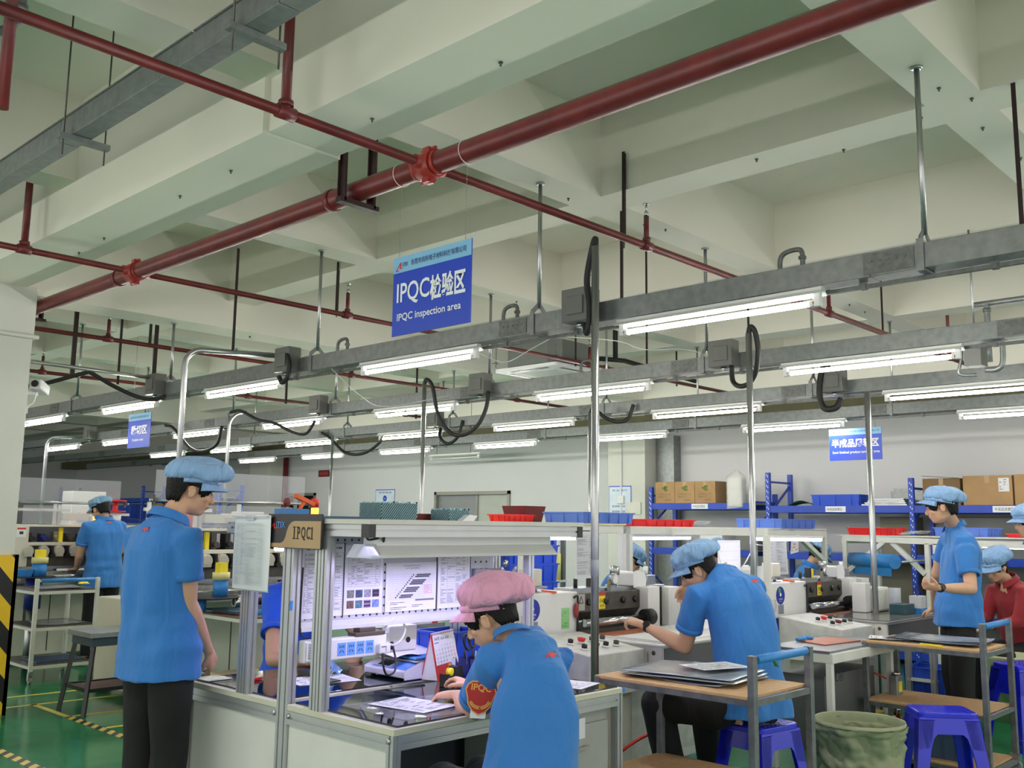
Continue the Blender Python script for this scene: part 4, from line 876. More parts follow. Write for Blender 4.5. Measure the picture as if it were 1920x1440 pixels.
def crate(lab, c, size, m='crate_blue', group=None, ribs=5, rim=.012, rz=0., name='storage_crate'):
    t = thing(name, lab, 'crate', c, rz, group); w, d, h = size; th = .006
    mb = MB()
    mb.bb(-w/2+.01, w/2-.01, -d/2+.01, d/2-.01, 0, th)
    for s in (-1, 1):
        mb.add(*[[(s*(w/2-.012), -d/2+.012, 0), (s*(w/2-.012), d/2-.012, 0), (s*w/2, d/2, h), (s*w/2, -d/2, h)], [(0, 1, 2, 3)]]).add(*[[(-w/2+.012, s*(d/2-.012), 0), (w/2-.012, s*(d/2-.012), 0), (w/2, s*d/2, h), (-w/2, s*d/2, h)], [(0, 1, 2, 3)]])
    b = mb.build('tub', m, t, solid=.004)
    mb = MB()
    for s in (-1, 1):
        mb.bb(s*w/2-rim*.6, s*w/2+rim*.6, -d/2-rim, d/2+rim, h-.01, h); mb.bb(-w/2-rim, w/2+rim, s*d/2-rim*.6, s*d/2+rim*.6, h-.01, h)
        for k in range(ribs):
            x = -w/2+w*(k+.5)/ribs; mb.bb(x-.003, x+.003, s*(d/2-.002)-.006, s*(d/2-.002)+.006, .005, h-.005)
        for k in range(max(2, ribs*2//3)):
            y = -d/2+d*(k+.5)/max(2, ribs*2//3); mb.bb(s*(w/2-.002)-.006, s*(w/2-.002)+.006, y-.003, y+.003, .005, h-.005)
    mb.build('rim', m, t); return t
crate('navy tray on the far bench left of the inspector face', (3.62, 3.86, .79), (.3, .24, .2), 'crate_blue')
# name board
t = thing('name_board', 'black and gold IPQC1 station board on the workstation post', 'sign', (2.41, 3.56, 1.5))
o = Vector((2.42, 3.77, 1.432)); ux = Vector((0, -1, 0)); uy = Vector((0, 0, 1)); nx = Vector((-1, 0, 0))
P_(MB().prism(rrect(.405, .148, .01), o, ux, uy, nx*.008), 'board', t, mat('board_black', (36, 36, 38), .45))
gold = [(.002, .002)]+[(.401, .002), (.401, .125)]+[(.21, .125)]+[(.16+.05*cos(a), .075+.05*sin(a)) for a in [pi/2+pi/2*k/6 for k in range(7)]][0:0]
cv = [(.4, .004), (.4, .118), (.21, .118), (.185, .113), (.165, .098), (.152, .075), (.143, .05), (.128, .03), (.105, .022), (.004, .022), (.004, .004)]
P_(MB().prism(cv, o+nx*.0085, ux, uy, nx*.0012), 'gold_panel', t, mat('gold_panel', (176, 146, 106), .5))
mb = MB(); lo = o+nx*.0105+ux*.198+uy*.042
for ch_, a_, b_ in (('I', .008, .015), ('P', .035, .055), ('Q', .064, .094), ('C', .102, .127), ('I', .138, .145)): add_text(mb, ch_, lo+ux*a_-uy*(.006 if ch_ == 'Q' else 0), ux, uy, b_-a_, .058 if ch_ == 'Q' else .052, 'ink', .012)
for a_, b_, y_ in ((0, .022, 0), (0, .022, .0485), (.027, .048, 0), (.028, .042, .0485), (.131, .152, 0), (.132, .141, .044)): mb.rect(lo, ux, uy, a_, y_, b_, y_+.0035, 'ink', .0008)
P_(mb, 'lettering', t)
mb = MB(); add_text(mb, 'iTEK', o+nx*.0095+ux*.07+uy*.09, ux, uy, .07, .024, mat('logo_sky', (80, 140, 220), .5, var=0), .01)
mb.prism([(.01, .082), (.055, .112), (.058, .09), (.115, .088), (.05, .084), (.049, .1), (.02, .08)], o+nx*.009, ux, uy, nx*.0006, 'warn_red'); P_(mb, 'emblem', t)
# hanging document pockets
t = thing('document_pocket', 'thick bundle of white checklist sheets in clear pockets hanging on the left post', 'document holder', (2.4, 3.88, 1.4))
for k in range(3):
    o = Vector((2.422-.012*k, 4.03-.006*k, 1.235+.004*k)); mb = MB()
    mb.sheet(lambda u, v: (o.x-.004*sin(pi*v)*sin(2*u+k), o.y-(.275+.008*k)*u, o.z+.33*v), 8, 12, mat('pocket_white', (216, 220, 224), .2, var=.03, bump=.15, bscale=6)); b = P_(mb, 'pocket', t, None)
mb = MB(); doc_lines(mb, (2.389, 4.02, 1.24), (0, -1, 0), (0, 0, 1), .27, .32, 34, (.25, .4, .8), y1=.93, m=mat('faint_grey', (180, 184, 190), .7, var=0), seed=40, txt=.7); doc_lines(mb, (2.3885, 4.02, 1.24), (0, -1, 0), (0, 0, 1), .27, .32, 22, (.35,), x0=.28, x1=.36, y0=.3, y1=.8, m='ink_grey', seed=41, grid=False)
P_(mb, 'printed_lines', t)
P_(MB().bb(2.385, 2.43, 3.74, 4.03, 1.562, 1.57).bb(2.388, 2.39, 3.85, 3.92, 1.55, 1.575), 'clip_bar', t, 'plastic_film')
tag(MB().bb(2.43, 2.442, 3.595, 3.6, 1.17, 1.21).build('tape_piece', 'tape_blue'), 'piece of blue tape on the inner left post', 'tape')
# woven baskets on the top shelf
def basket(lab, c, sz, rz=0.):
    t = thing('woven_basket', lab, 'basket', c, rz, 'dark teal baskets on the workstation shelf'); w, d, h = sz
    bm_ = mat('basket_teal', (38, 78, 88), .5, var=.2, scale=60); li = mat('basket_light', (170, 205, 215), .5, var=0)
    MB().bb(-w/2, w/2, -d/2, d/2, 0, h).build('body', bm_, t)
    mb = MB(); 
    for face in range(4):
        R = Matrix.Rotation(face*pi/2, 3, 'Z'); L = w if face % 2 == 0 else d; D = d if face % 2 == 0 else w
        n = int(L/.0145)
        for k in range(-6, n):
            x0_ = -L/2+k*.0145; pts = [(x0_, 0.), (x0_+h*.85, h)]
            a = max(0, (-L/2-x0_)/(.85*h)); b_ = min(1, (L/2-x0_)/(.85*h))
            if b_ <= a: continue
            p = R @ Vector((x0_+.85*h*a, -D/2-.001, h*a)); q = R @ Vector((x0_+.85*h*b_, -D/2-.001, h*b_)); mb.bar(p, q, .0025, .002)
    mb.build('woven_straps', li, t)
    mb = MB(); rn = random.Random(5)
    for k in range(40):
        x = rn.uniform(-w/2, w/2); y = rn.choice((-d/2, d/2)); mb.box((x, y, h+.003), (.01, .006, rn.uniform(.002, .012)))
    mb.build('frayed_rim', li, t)
    return t
basket('larger dark teal woven basket at the left of the workstation shelf', (3.27, 3.98, 1.561), (.24, .18, .088))
basket('smaller dark teal woven basket in the middle of the workstation shelf', (3.78-.07, 3.98, 1.561), (.15, .15, .062))
tag(MB().bb(3.5, 3.74, 4.07, 4.16, 1.561, 1.6).build('maroon_book', 'maroon', bevel=.004), 'maroon folder lying behind the small teal basket', 'book')
o = MB().prism([(0, 0), (.09, 0), (.12, .03), (.06, .035)], (3.69, 3.86, 1.562), (1, 0, 0), (0, 0, 1), (0, .06, 0)).build('paper_pad', 'paper'); tag(o, 'small white pad tilted at the edge of the shelf', 'paper')
tag(MB().bb(2.62, 3.05, 3.8, 4.1, 1.561, 1.575).build('flat_tray', mat('slate_blue', (62, 84, 112), .5)), 'flat slate blue tray at the left end of the workstation shelf', 'tray')
# left end of the top shelf
t = thing('tool_box', 'open blue tool box with an orange T handle on the workstation shelf', 'tool box', (2.9, 4.12, 1.56))
P_(MB().bb(2.72, 2.86, 4.1, 4.2, 1.561, 1.61), 'box', t, 'tape_blue'); P_(MB().bar((2.82, 4.14, 1.6), (2.86, 4.14, 1.655), .014, .014).bar((2.8, 4.14, 1.675), (2.91, 4.14, 1.635), .028, .02), 'handle', t, 'orange')
# cabinet under the bench right end
t = thing('drawer_cabinet', 'grey metal cabinet with a paper label under the right end of the bench', 'cabinet', (3.64, 3.2, 0))
P_(MB().bb(3.44, 3.8, 2.945, 3.55, .05, .69), 'body', t, mat('cabinet_grey', (176, 178, 174), .45, .1), bevel=.004)
P_(MB().bb(3.455, 3.785, 2.93, 2.945, .08, .64), 'door', t, 'cabinet_grey', bevel=.003)
h_ = P_(MB().bar((3.52, 2.912, .535), (3.62, 2.912, .545), .01, .01).bb(3.53, 3.536, 2.912, 2.93, .53, .54).bb(3.6, 3.606, 2.912, 2.93, .535, .548), 'handle', t, 'chrome')
sheet_on('paper_label', 'white paper label taped on the grey cabinet door under the bench', 'label', (3.47, 2.928, .58), XU, ZU, .14, .09, lambda mb, o, ux, uy, w, h: add_text(mb, '工具', o+ux*.06+uy*.03, ux, uy, .02, .03, 'ink', .01))
tag(MB().cyl((3.868, 2.905, .77), (3.862, 2.9, .77), .012, 14).build('blue_sticker', 'tape_blue'), 'small round blue sticker on the bench corner', 'sticker')
# ================================================================= MACHINES, CARTS, RACKS
def badge(par, o, ux, uy, r, txt=True):
    """round navy safety sticker"""
    o = Vector(o); ux = Vector(ux); uy = Vector(uy); n = ux.cross(uy)
    mb = MB(); mb.prism([(r*cos(a), r*sin(a)) for a in [2*pi*k/28 for k in range(28)]], o, ux, uy, n*.001, 'logo_blue')
    q = o+n*.0015
    mb.prism([(-.2*r+.3*r*cos(a), .55*r+.3*r*sin(a)) for a in [2*pi*k/12 for k in range(12)]], q, ux, uy, n*.0004, 'green')
    mb.prism([(.2*r*cos(a), .1*r+.2*r*sin(a)) for a in [2*pi*k/14 for k in range(14)]], q, ux, uy, n*.0004, 'sign_white')
    add_text(mb, '设备状态', q-ux*.45*r-uy*.5*r, ux, uy, .9*r, .2*r, 'sign_white'); add_text(mb, 'STATUS', q-ux*.4*r-uy*.72*r, ux, uy, .7*r, .1*r, 'sign_white')
    return P_(mb, 'round_badge', par)
def die_cutter(x, y, lab, w=1.05, sheet='glass', face=True):
    t = thing('die_cutting_machine', lab, 'machine', (x, y, 0))
    # work table
    b = P_(MB().bb(x, x+w, y, y+.62, .62, .84), 'work_table', t, 'scuffed_white', bevel=.004)
    P_(MB().bb(x-.01, x+w+.01, y-.012, y+.63, .84, .852), 'table_plate', t, 'steel' if sheet != 'board' else 'white_machine', bevel=.002)
    P_(MB().bb(x+.04, x+w-.02, y+.015, y+.6, .8525, .858), 'glass_sheet' if sheet == 'glass' else 'top_sheet', t, mat('smoke_sheet', (120, 118, 116), .08) if sheet == 'glass' else 'white_machine')
    P_(MB().bb(x+.02, x+w-.02, y-.003, y+.0, .64, .83), 'front_panel', t, mat('panel_grey', (86, 86, 88), .5))  # front panel a darker grey than the table body
    mb = MB(); 
    for yy in (y+.1, y+.45): mb.bb(x-.006, x, yy-.0, yy+.0, .7, .8)
    for zz in (.68, .79): mb.bb(x-.012, x-.001, y+.52, y+.56, zz-.022, zz+.022)
    P_(mb, 'hinge', t, 'black_plastic')
    mb = MB()
    for yy in (.06, .3): mb.lathe((x-.001, y+yy, .8), [(.014, 0), (.014, .002), (.008, .003)], 12, axis=(-1, 0, 0))
    P_(mb, 'bolt_head', t, 'dark_metal')
    # lower body
    P_(MB().bb(x-.02, x+w-.1, y+.3, y+1.1, .06, .62), 'base_cabinet', t, 'white_machine', bevel=.01)
    P_(MB().bb(x+.1, x+w-.2, y+.298, y+.3, .12, .55), 'base_door', t, 'scuffed_white')
    mb = MB()
    for k in range(3): mb.bb(x-.0215, x-.019, y+.42, y+.52, .42+.05*k, .43+.05*k)
    P_(mb, 'vent_slot', t, 'black_plastic')
    # operator console on the left
    P_(MB().prism([(0, 0), (.5, 0), (.5, .3), (0, .24)], (x-.56, y+.1, .585), (0, 1, 0), (0, 0, 1), (.52, 0, 0)), 'console', t, 'scuffed_white', bevel=.006)
    P_(MB().bb(x-.5, x-.1, y+.15, y+.55, .1, .585), 'console_base', t, 'cream_machine', bevel=.006)
    mb = MB(); bx = Vector((x-.56, y+.1, .827)); sl = Vector((0, .5, .06)).normalized()
    k = 0
    for r in range(2):
        for c in range(4):
            p = bx+sl*(.12+.13*r)+Vector((1, 0, 0))*(.1+.1*c+.03*r)
            nn = Vector((0, -.12, 1)).normalized()
            P_(MB().lathe(p, [(.022, 0), (.022, .008), (.018, .01)], 14, axis=nn), 'button_collar', t, 'white_plastic')
            big = (r, c) in ((0, 1), (1, 1))
            P_(MB().lathe(p, [(.017, .008), (.017 if not big else .024, .02), (.017 if not big else .026, .03), (.004, .034)], 14, axis=nn), 'push_button', t, ('warn_red' if (r, c) == (1, 1) else 'maroon') if big else ('black_plastic' if c % 2 == 0 else 'dark_metal'))
    # left cabinet
    cy_ = y+.65
    P_(MB().bb(x-.62, x, cy_, cy_+.5, .86, 1.125), 'side_cabinet', t, 'white_machine', bevel=.006)
    badge(t, (x-.43, cy_-.001, 1.03), (1, 0, 0), (0, 0, 1), .068)
    mb = MB(); doc_lines(mb, (x-.58, cy_-.001, .9), (1, 0, 0), (0, 0, 1), .1, .12, 6, (.5,), seed=3, m='ink_grey'); P_(mb, 'printed_notice', t)
    mb = MB(); mb.rect((x-.47, cy_-.001, .89), (1, 0, 0), (0, 0, 1), 0, 0, .09, .07, mat('plate_grey', (130, 134, 146), .5)); P_(mb, 'rating_plate', t)
    mb = MB(); mb.rect((x-.16, cy_-.001, .9), (1, 0, 0), (0, 0, 1), 0, 0, .08, .13, 'pale_green'); doc_lines(mb, (x-.16, cy_-.002, .9), (1, 0, 0), (0, 0, 1), .08, .13, 6, (.3,), seed=8, m='green'); P_(mb, 'green_card', t) if face else None
    P_(MB().prism([(0, 0), (.14, 0), (.14, .09), (.11, .12), (.03, .12), (0, .1)], (x-.6, cy_+.1, 1.126), (1, 0, 0), (0, 0, 1), (0, .14, 0)), 'motor_cover', t, 'white_plastic', bevel=.008)
    P_(MB().bb(x-.36, x-.2, cy_+.08, cy_+.22, 1.15, 1.162).cyl((x-.32, cy_+.15, 1.126), (x-.32, cy_+.15, 1.15), .02, 10).cyl((x-.24, cy_+.15, 1.126), (x-.24, cy_+.15, 1.15), .012, 10), 'small_stand', t, 'steel')
    P_(MB().bb(x-.35, x-.23, cy_+.1, cy_+.2, 1.162, 1.27), 'sponge_block', t, mat('block_cream', (214, 210, 196), .8), bevel=.006)
    P_(MB().bar((x-.3, cy_+.04, 1.14), (x-.22, cy_-.01, 1.13), .02, .012), 'orange_lever', t, 'orange')
    # red cable coil
    P_(MB().tube(smooth_path([(x-.05, cy_-.012, 1.09), (x-.015, cy_-.012, 1.1), (x-.01, cy_-.012, 1.04), (x-.012, cy_-.012, .95), (x-.01, cy_-.012, .86)], 6), .007, 8), 'black_hose', t, 'black_rubber')
    P_(MB().sphere((x-.03, cy_-.016, 1.01), (.022, .012, .05)), 'red_coil', t, 'fire_red_bright') if face else None
    # press beam and roller
    P_(MB().prism([(0, 0), (.05, -.06), (.3, -.06), (.3, .12), (0, .12)], (x, cy_+.03, .99), (0, 1, 0), (0, 0, 1), (.72, 0, 0)), 'press_beam', t, 'dark_metal', bevel=.004)
    P_(MB().bb(x, x+.3, cy_+.05, cy_+.2, 1.11, 1.14).bb(x+.32, x+.72, cy_+.08, cy_+.2, 1.11, 1.13), 'beam_cap', t, 'steel')
    mb = MB()
    for k in range(8): mb.box((x+.06+.085*k, cy_+.075, .94), (.03, .02, .015))
    P_(mb, 'clamp_teeth', t, 'black_plastic')
    mb = MB()
    for xx in (.15, .33, .52, .66): mb.lathe((x+xx, cy_+.03, 1.05), [(.022, 0), (.022, .014), (.012, .016)], 12, axis=(0, -1, 0))
    P_(mb, 'beam_knob', t, 'black_plastic')
    mb = MB(); mb.rect((x+.25, cy_+.028, 1.0), (1, 0, 0), (0, 0, 1), 0, 0, .075, .085, 'yellow', .001); mb.rect((x+.25, cy_+.028, 1.0), (1, 0, 0), (0, 0, 1), 0, .085, .075, .105, 'warn_red', .001)
    add_text(mb, '小心', Vector((x+.26, cy_+.026, 1.04)), (1, 0, 0), (0, 0, 1), .055, .03, 'ink', .01); add_text(mb, '夹手', Vector((x+.265, cy_+.026, 1.01)), (1, 0, 0), (0, 0, 1), .045, .02, 'ink'); P_(mb, 'warning_sticker', t)
    mb = MB(); mb.rect((x+.03, cy_+.028, 1.0), (1, 0, 0), (0, 0, 1), 0, 0, .08, .105, mat('tag_grey', (170, 166, 158), .5), .001)
    mb.prism([(.015, .045), (.065, .045), (.04, .095)], (x+.03, cy_+.026, 1.0), (1, 0, 0), (0, 0, 1), (0, -.0006, 0), 'ink'); mb.prism([(.025, .05), (.055, .05), (.04, .083)], (x+.03, cy_+.0252, 1.0), (1, 0, 0), (0, 0, 1), (0, -.0006, 0), 'tag_grey'); P_(mb, 'hazard_plate', t) if face else None
    P_(MB().cyl((x+.01, cy_-.05, .93), (x+.74, cy_-.05, .93), .024, 20), 'feed_roller', t, 'chrome')
    P_(MB().cyl((x+.66, cy_-.05, .93), (x+.74, cy_-.05, .93), .055, 20), 'roller_wheel', t, 'black_rubber')
    P_(MB().bb(x, x+.74, cy_-.03, cy_+.3, .855, .885), 'lower_plate', t, 'dark_metal')
    P_(MB().bb(x+.02, x+.72, cy_-.1, cy_-.08, .858, .866), 'copper_strip', t, 'copper')
    # right column
    P_(MB().bb(x+.72, x+.86, cy_-.04, cy_+.34, .853, 1.13), 'column_plate', t, 'white_machine', bevel=.004)
    P_(MB().bb(x+.86, x+.97, cy_+.02, cy_+.3, .853, 1.12), 'slide_block', t, 'black_plastic')
    P_(MB().bb(x+.9, x+.93, cy_+.01, cy_+.02, .9, 1.1), 'slide_rod', t, 'steel')
    P_(MB().bb(x+.97, x+1.12, cy_-.04, cy_+.34, .853, 1.12), 'column_plate', t, 'white_machine', bevel=.004)
    P_(MB().bb(x+.82, x+1.02, cy_+.03, cy_+.25, 1.12, 1.135).bb(x+.88, x+.98, cy_+.08, cy_+.18, 1.135, 1.2), 'slide_cap', t, 'steel', bevel=.003)
    P_(MB().cyl((x+.93, cy_+.13, 1.2), (x+.93, cy_+.13, 1.26), .018, 12), 'clear_valve', t, 'white_plastic')
    P_(MB().prism([(0, 0), (.13, 0), (.14, .04), (.12, .09), (.02, .1), (0, .09)], (x+.68, cy_+.05, 1.131), (1, 0, 0), (0, 0, 1), (0, .14, 0)), 'motor_cover', t, 'white_plastic', bevel=.008)
    P_(MB().cyl((x+.55, cy_+.12, 1.13), (x+.55, cy_+.12, 1.21), .014, 10), 'spindle', t, 'black_plastic'); P_(MB().cyl((x+.55, cy_+.12, 1.21), (x+.55, cy_+.12, 1.27), .034, 16), 'spindle_head', t, 'steel')
    d = P_(MB().lathe((x+.42, cy_+.04, 1.19), [(.04, 0), (.04, .02), (.034, .026)], 20, axis=(0, -1, 0)).bb(x+.4, x+.46, cy_+.04, cy_+.07, 1.11, 1.19), 'dial_gauge', t, 'steel')
    P_(MB().lathe((x+.42, cy_+.013, 1.19), [(.03, 0), (.03, .001)], 20, axis=(0, -1, 0)), 'dial_face', d, 'white_plastic')
    P_(MB().cyl((x+.1, cy_+.1, 1.14), (x+.1, cy_+.1, 1.2), .014, 10).bb(x+.26, x+.3, cy_+.1, cy_+.14, 1.14, 1.22), 'adjuster', t, 'black_plastic'); P_(MB().bb(x+.3, x+.34, cy_+.1, cy_+.14, 1.14, 1.21), 'adjuster_yellow', t, 'yellow')
    return t
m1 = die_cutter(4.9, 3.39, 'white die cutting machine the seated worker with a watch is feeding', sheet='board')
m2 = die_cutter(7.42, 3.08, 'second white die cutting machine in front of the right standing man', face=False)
tag(MB().sheet(lambda u, v: (5.5+.62*u, 3.66-.1*v+.12*u, .87+.2*(1-v)**1.5), 8, 8, mat('feed_sheet', (206, 204, 214), .35, var=.03), 0).build('feed_sheet', solid=.002), 'large pale plastic sheet being fed into the near die cutter', 'sheet')
tag(MB().bb(5.0, 5.45, 3.8, 3.98, .853, .86).build('copper_sheet', 'copper'), 'copper coloured sheet on the near die cutter table', 'sheet')
tag(MB().bb(4.96, 5.5, 3.42, 3.78, .859, .866).build('white_board', 'white_plastic'), 'white board lying on the near die cutter table', 'board')
# side table right of the first machine with copper sheet
t = thing('steel_side_table', 'white framed steel table behind the first cart handle', 'table', (6.3, 3.1, 0))
P_(MB().bb(5.98, 6.95, 2.86, 3.3, .755, .775), 'tabletop', t, 'steel')
P_(MB().bb(5.98, 6.95, 2.84, 2.87, .7, .76).bb(5.98, 6.0, 2.86, 3.3, .7, .76).bb(6.93, 6.95, 2.86, 3.3, .7, .76), 'apron', t, 'bench_white', bevel=.003)
for lx, ly in ((6.0, 2.87), (6.93, 2.87), (6.0, 3.27), (6.93, 3.27)): P_(MB().bb(lx-.02, lx+.02, ly-.02, ly+.02, 0, .7), 'leg', t, 'bench_white', bevel=.003)
P_(MB().bb(6.08, 6.85, 2.95, 3.25, .12, .6), 'cabinet', t, mat('gunmetal', (96, 98, 98), .5, .2)); mb = MB(); add_text(mb, 'PL⑧', Vector((6.2, 2.949, .55)), (1, 0, 0), (0, 0, 1), .16, .06, 'ink'); P_(mb, 'lettering', t)
tag(MB().prism([(0, 0), (.45, -.05), (.5, .2), (.1, .25)], (6.25, 3.02, .776), (1, 0, 0), (0, 1, 0), (0, 0, .006)).build('copper_sheet', 'copper'), 'copper coloured sheet on the white framed steel table', 'sheet')
tag(MB().tube(smooth_path([(6.3, 3.25, .79), (6.36, 3.22, .8), (6.42, 3.26, .8), (6.48, 3.22, .79)], 4), .012, 8).build('blue_glove', 'tape_blue'), 'crumpled blue glove on the steel table', 'glove')
tag(MB().bb(6.9, 7.1, 3.2, 3.36, .62, .76).build('clear_bag_box', 'plastic_film', bevel=.02), 'clear film wrapped box by the second machine console', 'box')
# air regulator and electrical box
t = thing('air_regulator', 'grey air preparation unit with yellow label on the machine body', 'regulator', (6.75, 2.9, .4))
P_(MB().bb(6.83, 6.93, 2.78, 2.84, .36, .55), 'housing', t, 'galvanised', bevel=.01); P_(MB().bb(6.85, 6.9, 2.776, 2.78, .44, .51), 'yellow_label', t, 'yellow'); P_(MB().cyl((6.88, 2.81, .28), (6.88, 2.81, .36), .025, 12).cyl((6.88, 2.81, .55), (6.88, 2.81, .57), .035, 14), 'bowl', t, 'chrome')
def cable(pts, lab, m='black_rubber', r=.006, name='air_hose', cat='hose'):
    return tag(MB().tube(smooth_path(pts, 8), r, 8).build(name, m), lab, cat)
cable([(6.88, 2.8, .3), (6.8, 2.76, .22), (6.7, 2.74, .18), (6.66, 2.78, .1)], 'red air hose dropping from the grey regulator', 'warn_red', .007)
cable([(7.5, 3.3, .48), (7.3, 2.98, .42), (7.1, 2.95, .38), (7.0, 2.93, .36)], 'red air hose between the second cart and the machine', 'warn_red', .007)
cable([(4.58, 3.5, .25), (4.7, 3.4, .35), (4.95, 3.3, .42), (5.1, 3.3, .4)], 'red air hose curving behind the first cart', 'warn_red', .009)
t = thing('air_valve', 'black air valve with round gauge on the second machine body', 'valve', (7.55, 3.3, .5)); P_(MB().bb(7.5, 7.56, 3.34, 3.38, .44, .52).cyl((7.53, 3.36, .52), (7.53, 3.36, .62), .02, 10), 'body', t, 'black_plastic'); P_(MB().lathe((7.6, 3.35, .47), [(.028, 0), (.028, .015)], 14, axis=(0, -1, 0)), 'gauge', t, 'dark_metal')
# white bench frames behind the machines ---------------------------------
def beamset(name, lab, beams, m='bench_white', w=.045, cat='bench frame'):
    t = thing(name, lab, cat, beams[0][0])
    for k, (p, q, nm) in enumerate(beams): P_(MB().bar(p, q, w, w if nm != 'top_rail' else .06), nm, t, m, bevel=.003)
    return t
fA = beamset('overhead_bench', 'white overhead bench frame left of the seated worker cap', [((6.12, 4.6, 1.52), (6.12, 5.5, 1.52), 'top_rail'), ((5.0, 4.62, 1.52), (6.1, 4.62, 1.52), 'top_rail'), ((6.12, 4.6, 0), (6.12, 4.6, 1.49), 'post'), ((5.0, 4.62, 0), (5.0, 4.62, 1.49), 'post'), ((6.12, 5.5, 0), (6.12, 5.5, 1.49), 'post'), ((5.0, 5.5, 0), (5.0, 5.5, 1.49), 'post'), ((5.0, 5.5, 1.52), (6.1, 5.5, 1.52), 'top_rail')])
P_(MB().bb(4.97, 6.15, 4.58, 5.52, 1.552, 1.562), 'shelf_board', fA, mat('board_cream', (226, 222, 170), .6))
fB = beamset('overhead_bench', 'long white bench frame running behind both die cutters', [((6.2, 4.6, 1.515), (9.6, 4.6, 1.49), 'top_rail'), ((6.2, 5.4, 1.515), (9.6, 5.4, 1.49), 'top_rail'), ((6.21, 4.6, 0), (6.21, 4.6, 1.485), 'post'), ((6.21, 5.4, 0), (6.21, 5.4, 1.485), 'post'), ((9.58, 4.6, 0), (9.58, 4.6, 1.46), 'post'), ((9.58, 5.4, 0), (9.58, 5.4, 1.46), 'post'), ((6.78, 3.72, 0), (6.78, 3.72, 1.49), 'post'), ((6.78, 3.72, 1.515), (6.78, 4.6, 1.51), 'top_rail'), ((9.56, 4.58, 1.2), (9.0, 4.58, 1.46), 'brace')])
P_(MB().bb(6.2, 9.6, 4.58, 5.42, 1.53, 1.545), 'shelf_board', fB, 'bench_white')
fC = beamset('overhead_bench', 'white bench frame with diagonal braces beside the standing man', [((9.7, 4.45, 1.455), (9.7, 2.3, 1.41), 'top_rail'), ((10.5, 4.45, 1.455), (10.5, 2.3, 1.41), 'top_rail'), ((9.7, 4.43, 0), (9.7, 4.43, 1.43), 'post'), ((9.7, 3.6, 0), (9.7, 3.6, 1.42), 'post'), ((9.7, 3.52, 0), (9.7, 3.52, 1.42), 'post'), ((10.5, 4.43, 0), (10.5, 4.43, 1.43), 'post'), ((10.5, 2.4, 0), (10.5, 2.4, 1.4), 'post'), ((9.68, 4.4, 1.12), (9.68, 4.02, 1.42), 'brace'), ((9.68, 3.62, 1.12), (9.72, 3.95, 1.42), 'brace'), ((9.68, 3.5, 1.1), (9.68, 3.1, 1.4), 'brace'), ((9.7, 4.45, 1.43), (10.5, 4.45, 1.43), 'top_rail')])
mbb = MB(); mbb.prism([(9.67, 4.48), (9.67, 2.28), (10.53, 2.28), (10.53, 4.48)], (0, 0, 1.475), (1, 0, 0), (0, 1, 0), (0, 0, .012)); P_(mbb, 'shelf_board', fC, 'bench_white')
def lamp(p, q, lab):
    t = thing('bench_tube_light', lab, 'bench light', p); p = Vector(p); q = Vector(q)
    P_(MB().bar(p+Vector((0, 0, .02)), q+Vector((0, 0, .02)), .05, .02), 'housing', t, 'white_plastic'); P_(MB().tube([p, q], .014, 10), 'tube_lamp', t, 'bench_tube'); return t
lamp((5.2, 4.75, 1.45), (6.0, 4.75, 1.45), 'lit bench light above the worker left of the white post')
lamp((6.3, 4.75, 1.45), (7.3, 4.75, 1.45), 'lit bench light behind the seated worker cap')
lamp((6.95, 3.9, 1.46), (7.75, 3.75, 1.455), 'long lit bench light just right of the seated worker')
lamp((10.1, 2.5, 1.38), (10.1, 3.3, 1.4), 'lit bench light next to the red jacketed worker')
# hanging sheets on frames
sheet_on('hanging_notice', 'grey clear-pocket notice hanging by the tallest pole', 'paper', (4.95, 4.1, 1.2), (.9, .1, 0), (0, 0, 1), .24, .33, form_doc(34, (.7,), 60), 'pocket_white')
sheet_on('hanging_notice', 'blank white sheet hanging above the near machine between white posts', 'paper', (7.02, 4.3, 1.18), (1, 0, 0), (0, 0, 1), .36, .26, form_doc(3, (), 61, head=False, txt=.2), 'paper')
sheet_on('hanging_notice', 'clear hanging document pocket over the second machine cabinet', 'paper', (7.75, 4.25, 1.14), (.95, -.05, 0), (-.1, 0, 1), .34, .33, form_doc(30, (.5,), 62), 'pocket_white')
sheet_on('hanging_notice', 'white notice hanging left of the standing man chest', 'paper', (9.66, 3.44, 1.03), (0, -1, 0), (0, 0, 1), .3, .35, form_doc(20, (.3, .7), 63), 'paper')
sheet_on('hanging_notice', 'small torn speckled slip hanging from the white rail', 'paper', (8.75, 4.55, 1.3), (.95, 0, .1), (.15, 0, 1), .16, .17, form_doc(5, (.3, .6), 64, head=False, m='warn_red'), 'paper')
cable([(7.0, 4.3, 1.4), (7.05, 4.28, 1.25), (7.2, 4.28, 1.17), (7.35, 4.28, 1.2), (7.5, 4.26, 1.35), (7.6, 4.3, 1.4), (7.9, 4.3, 1.39), (8.2, 4.3, 1.42)], 'grey cable looped in front of the blank white sheet', 'white_plastic', .005, 'cable', 'cable')
# blue roll
t = thing('film_roll', 'wide blue film roll with a speckled core on the white frame', 'roll', (9.65, 4.1, 1.2))
P_(MB().cyl((9.72, 4.36, 1.235), (9.4, 3.8, 1.24), .07, 24), 'roll', t, mat('roll_blue', (36, 120, 190), .45)); P_(MB().cyl((9.725, 4.368, 1.235), (9.72, 4.358, 1.235), .067, 24), 'core', t, mat('roll_core', (214, 190, 180), .7, var=.3, scale=90))
P_(MB().sheet(lambda u, v: (9.38+.3*u, 3.83+.52*u, 1.19-.09*v), 6, 4), 'loose_flap', t, 'roll_blue')
P_(MB().cyl((9.35, 3.72, 1.24), (9.72, 3.62, 1.26), .012, 8), 'spindle', t, 'steel')
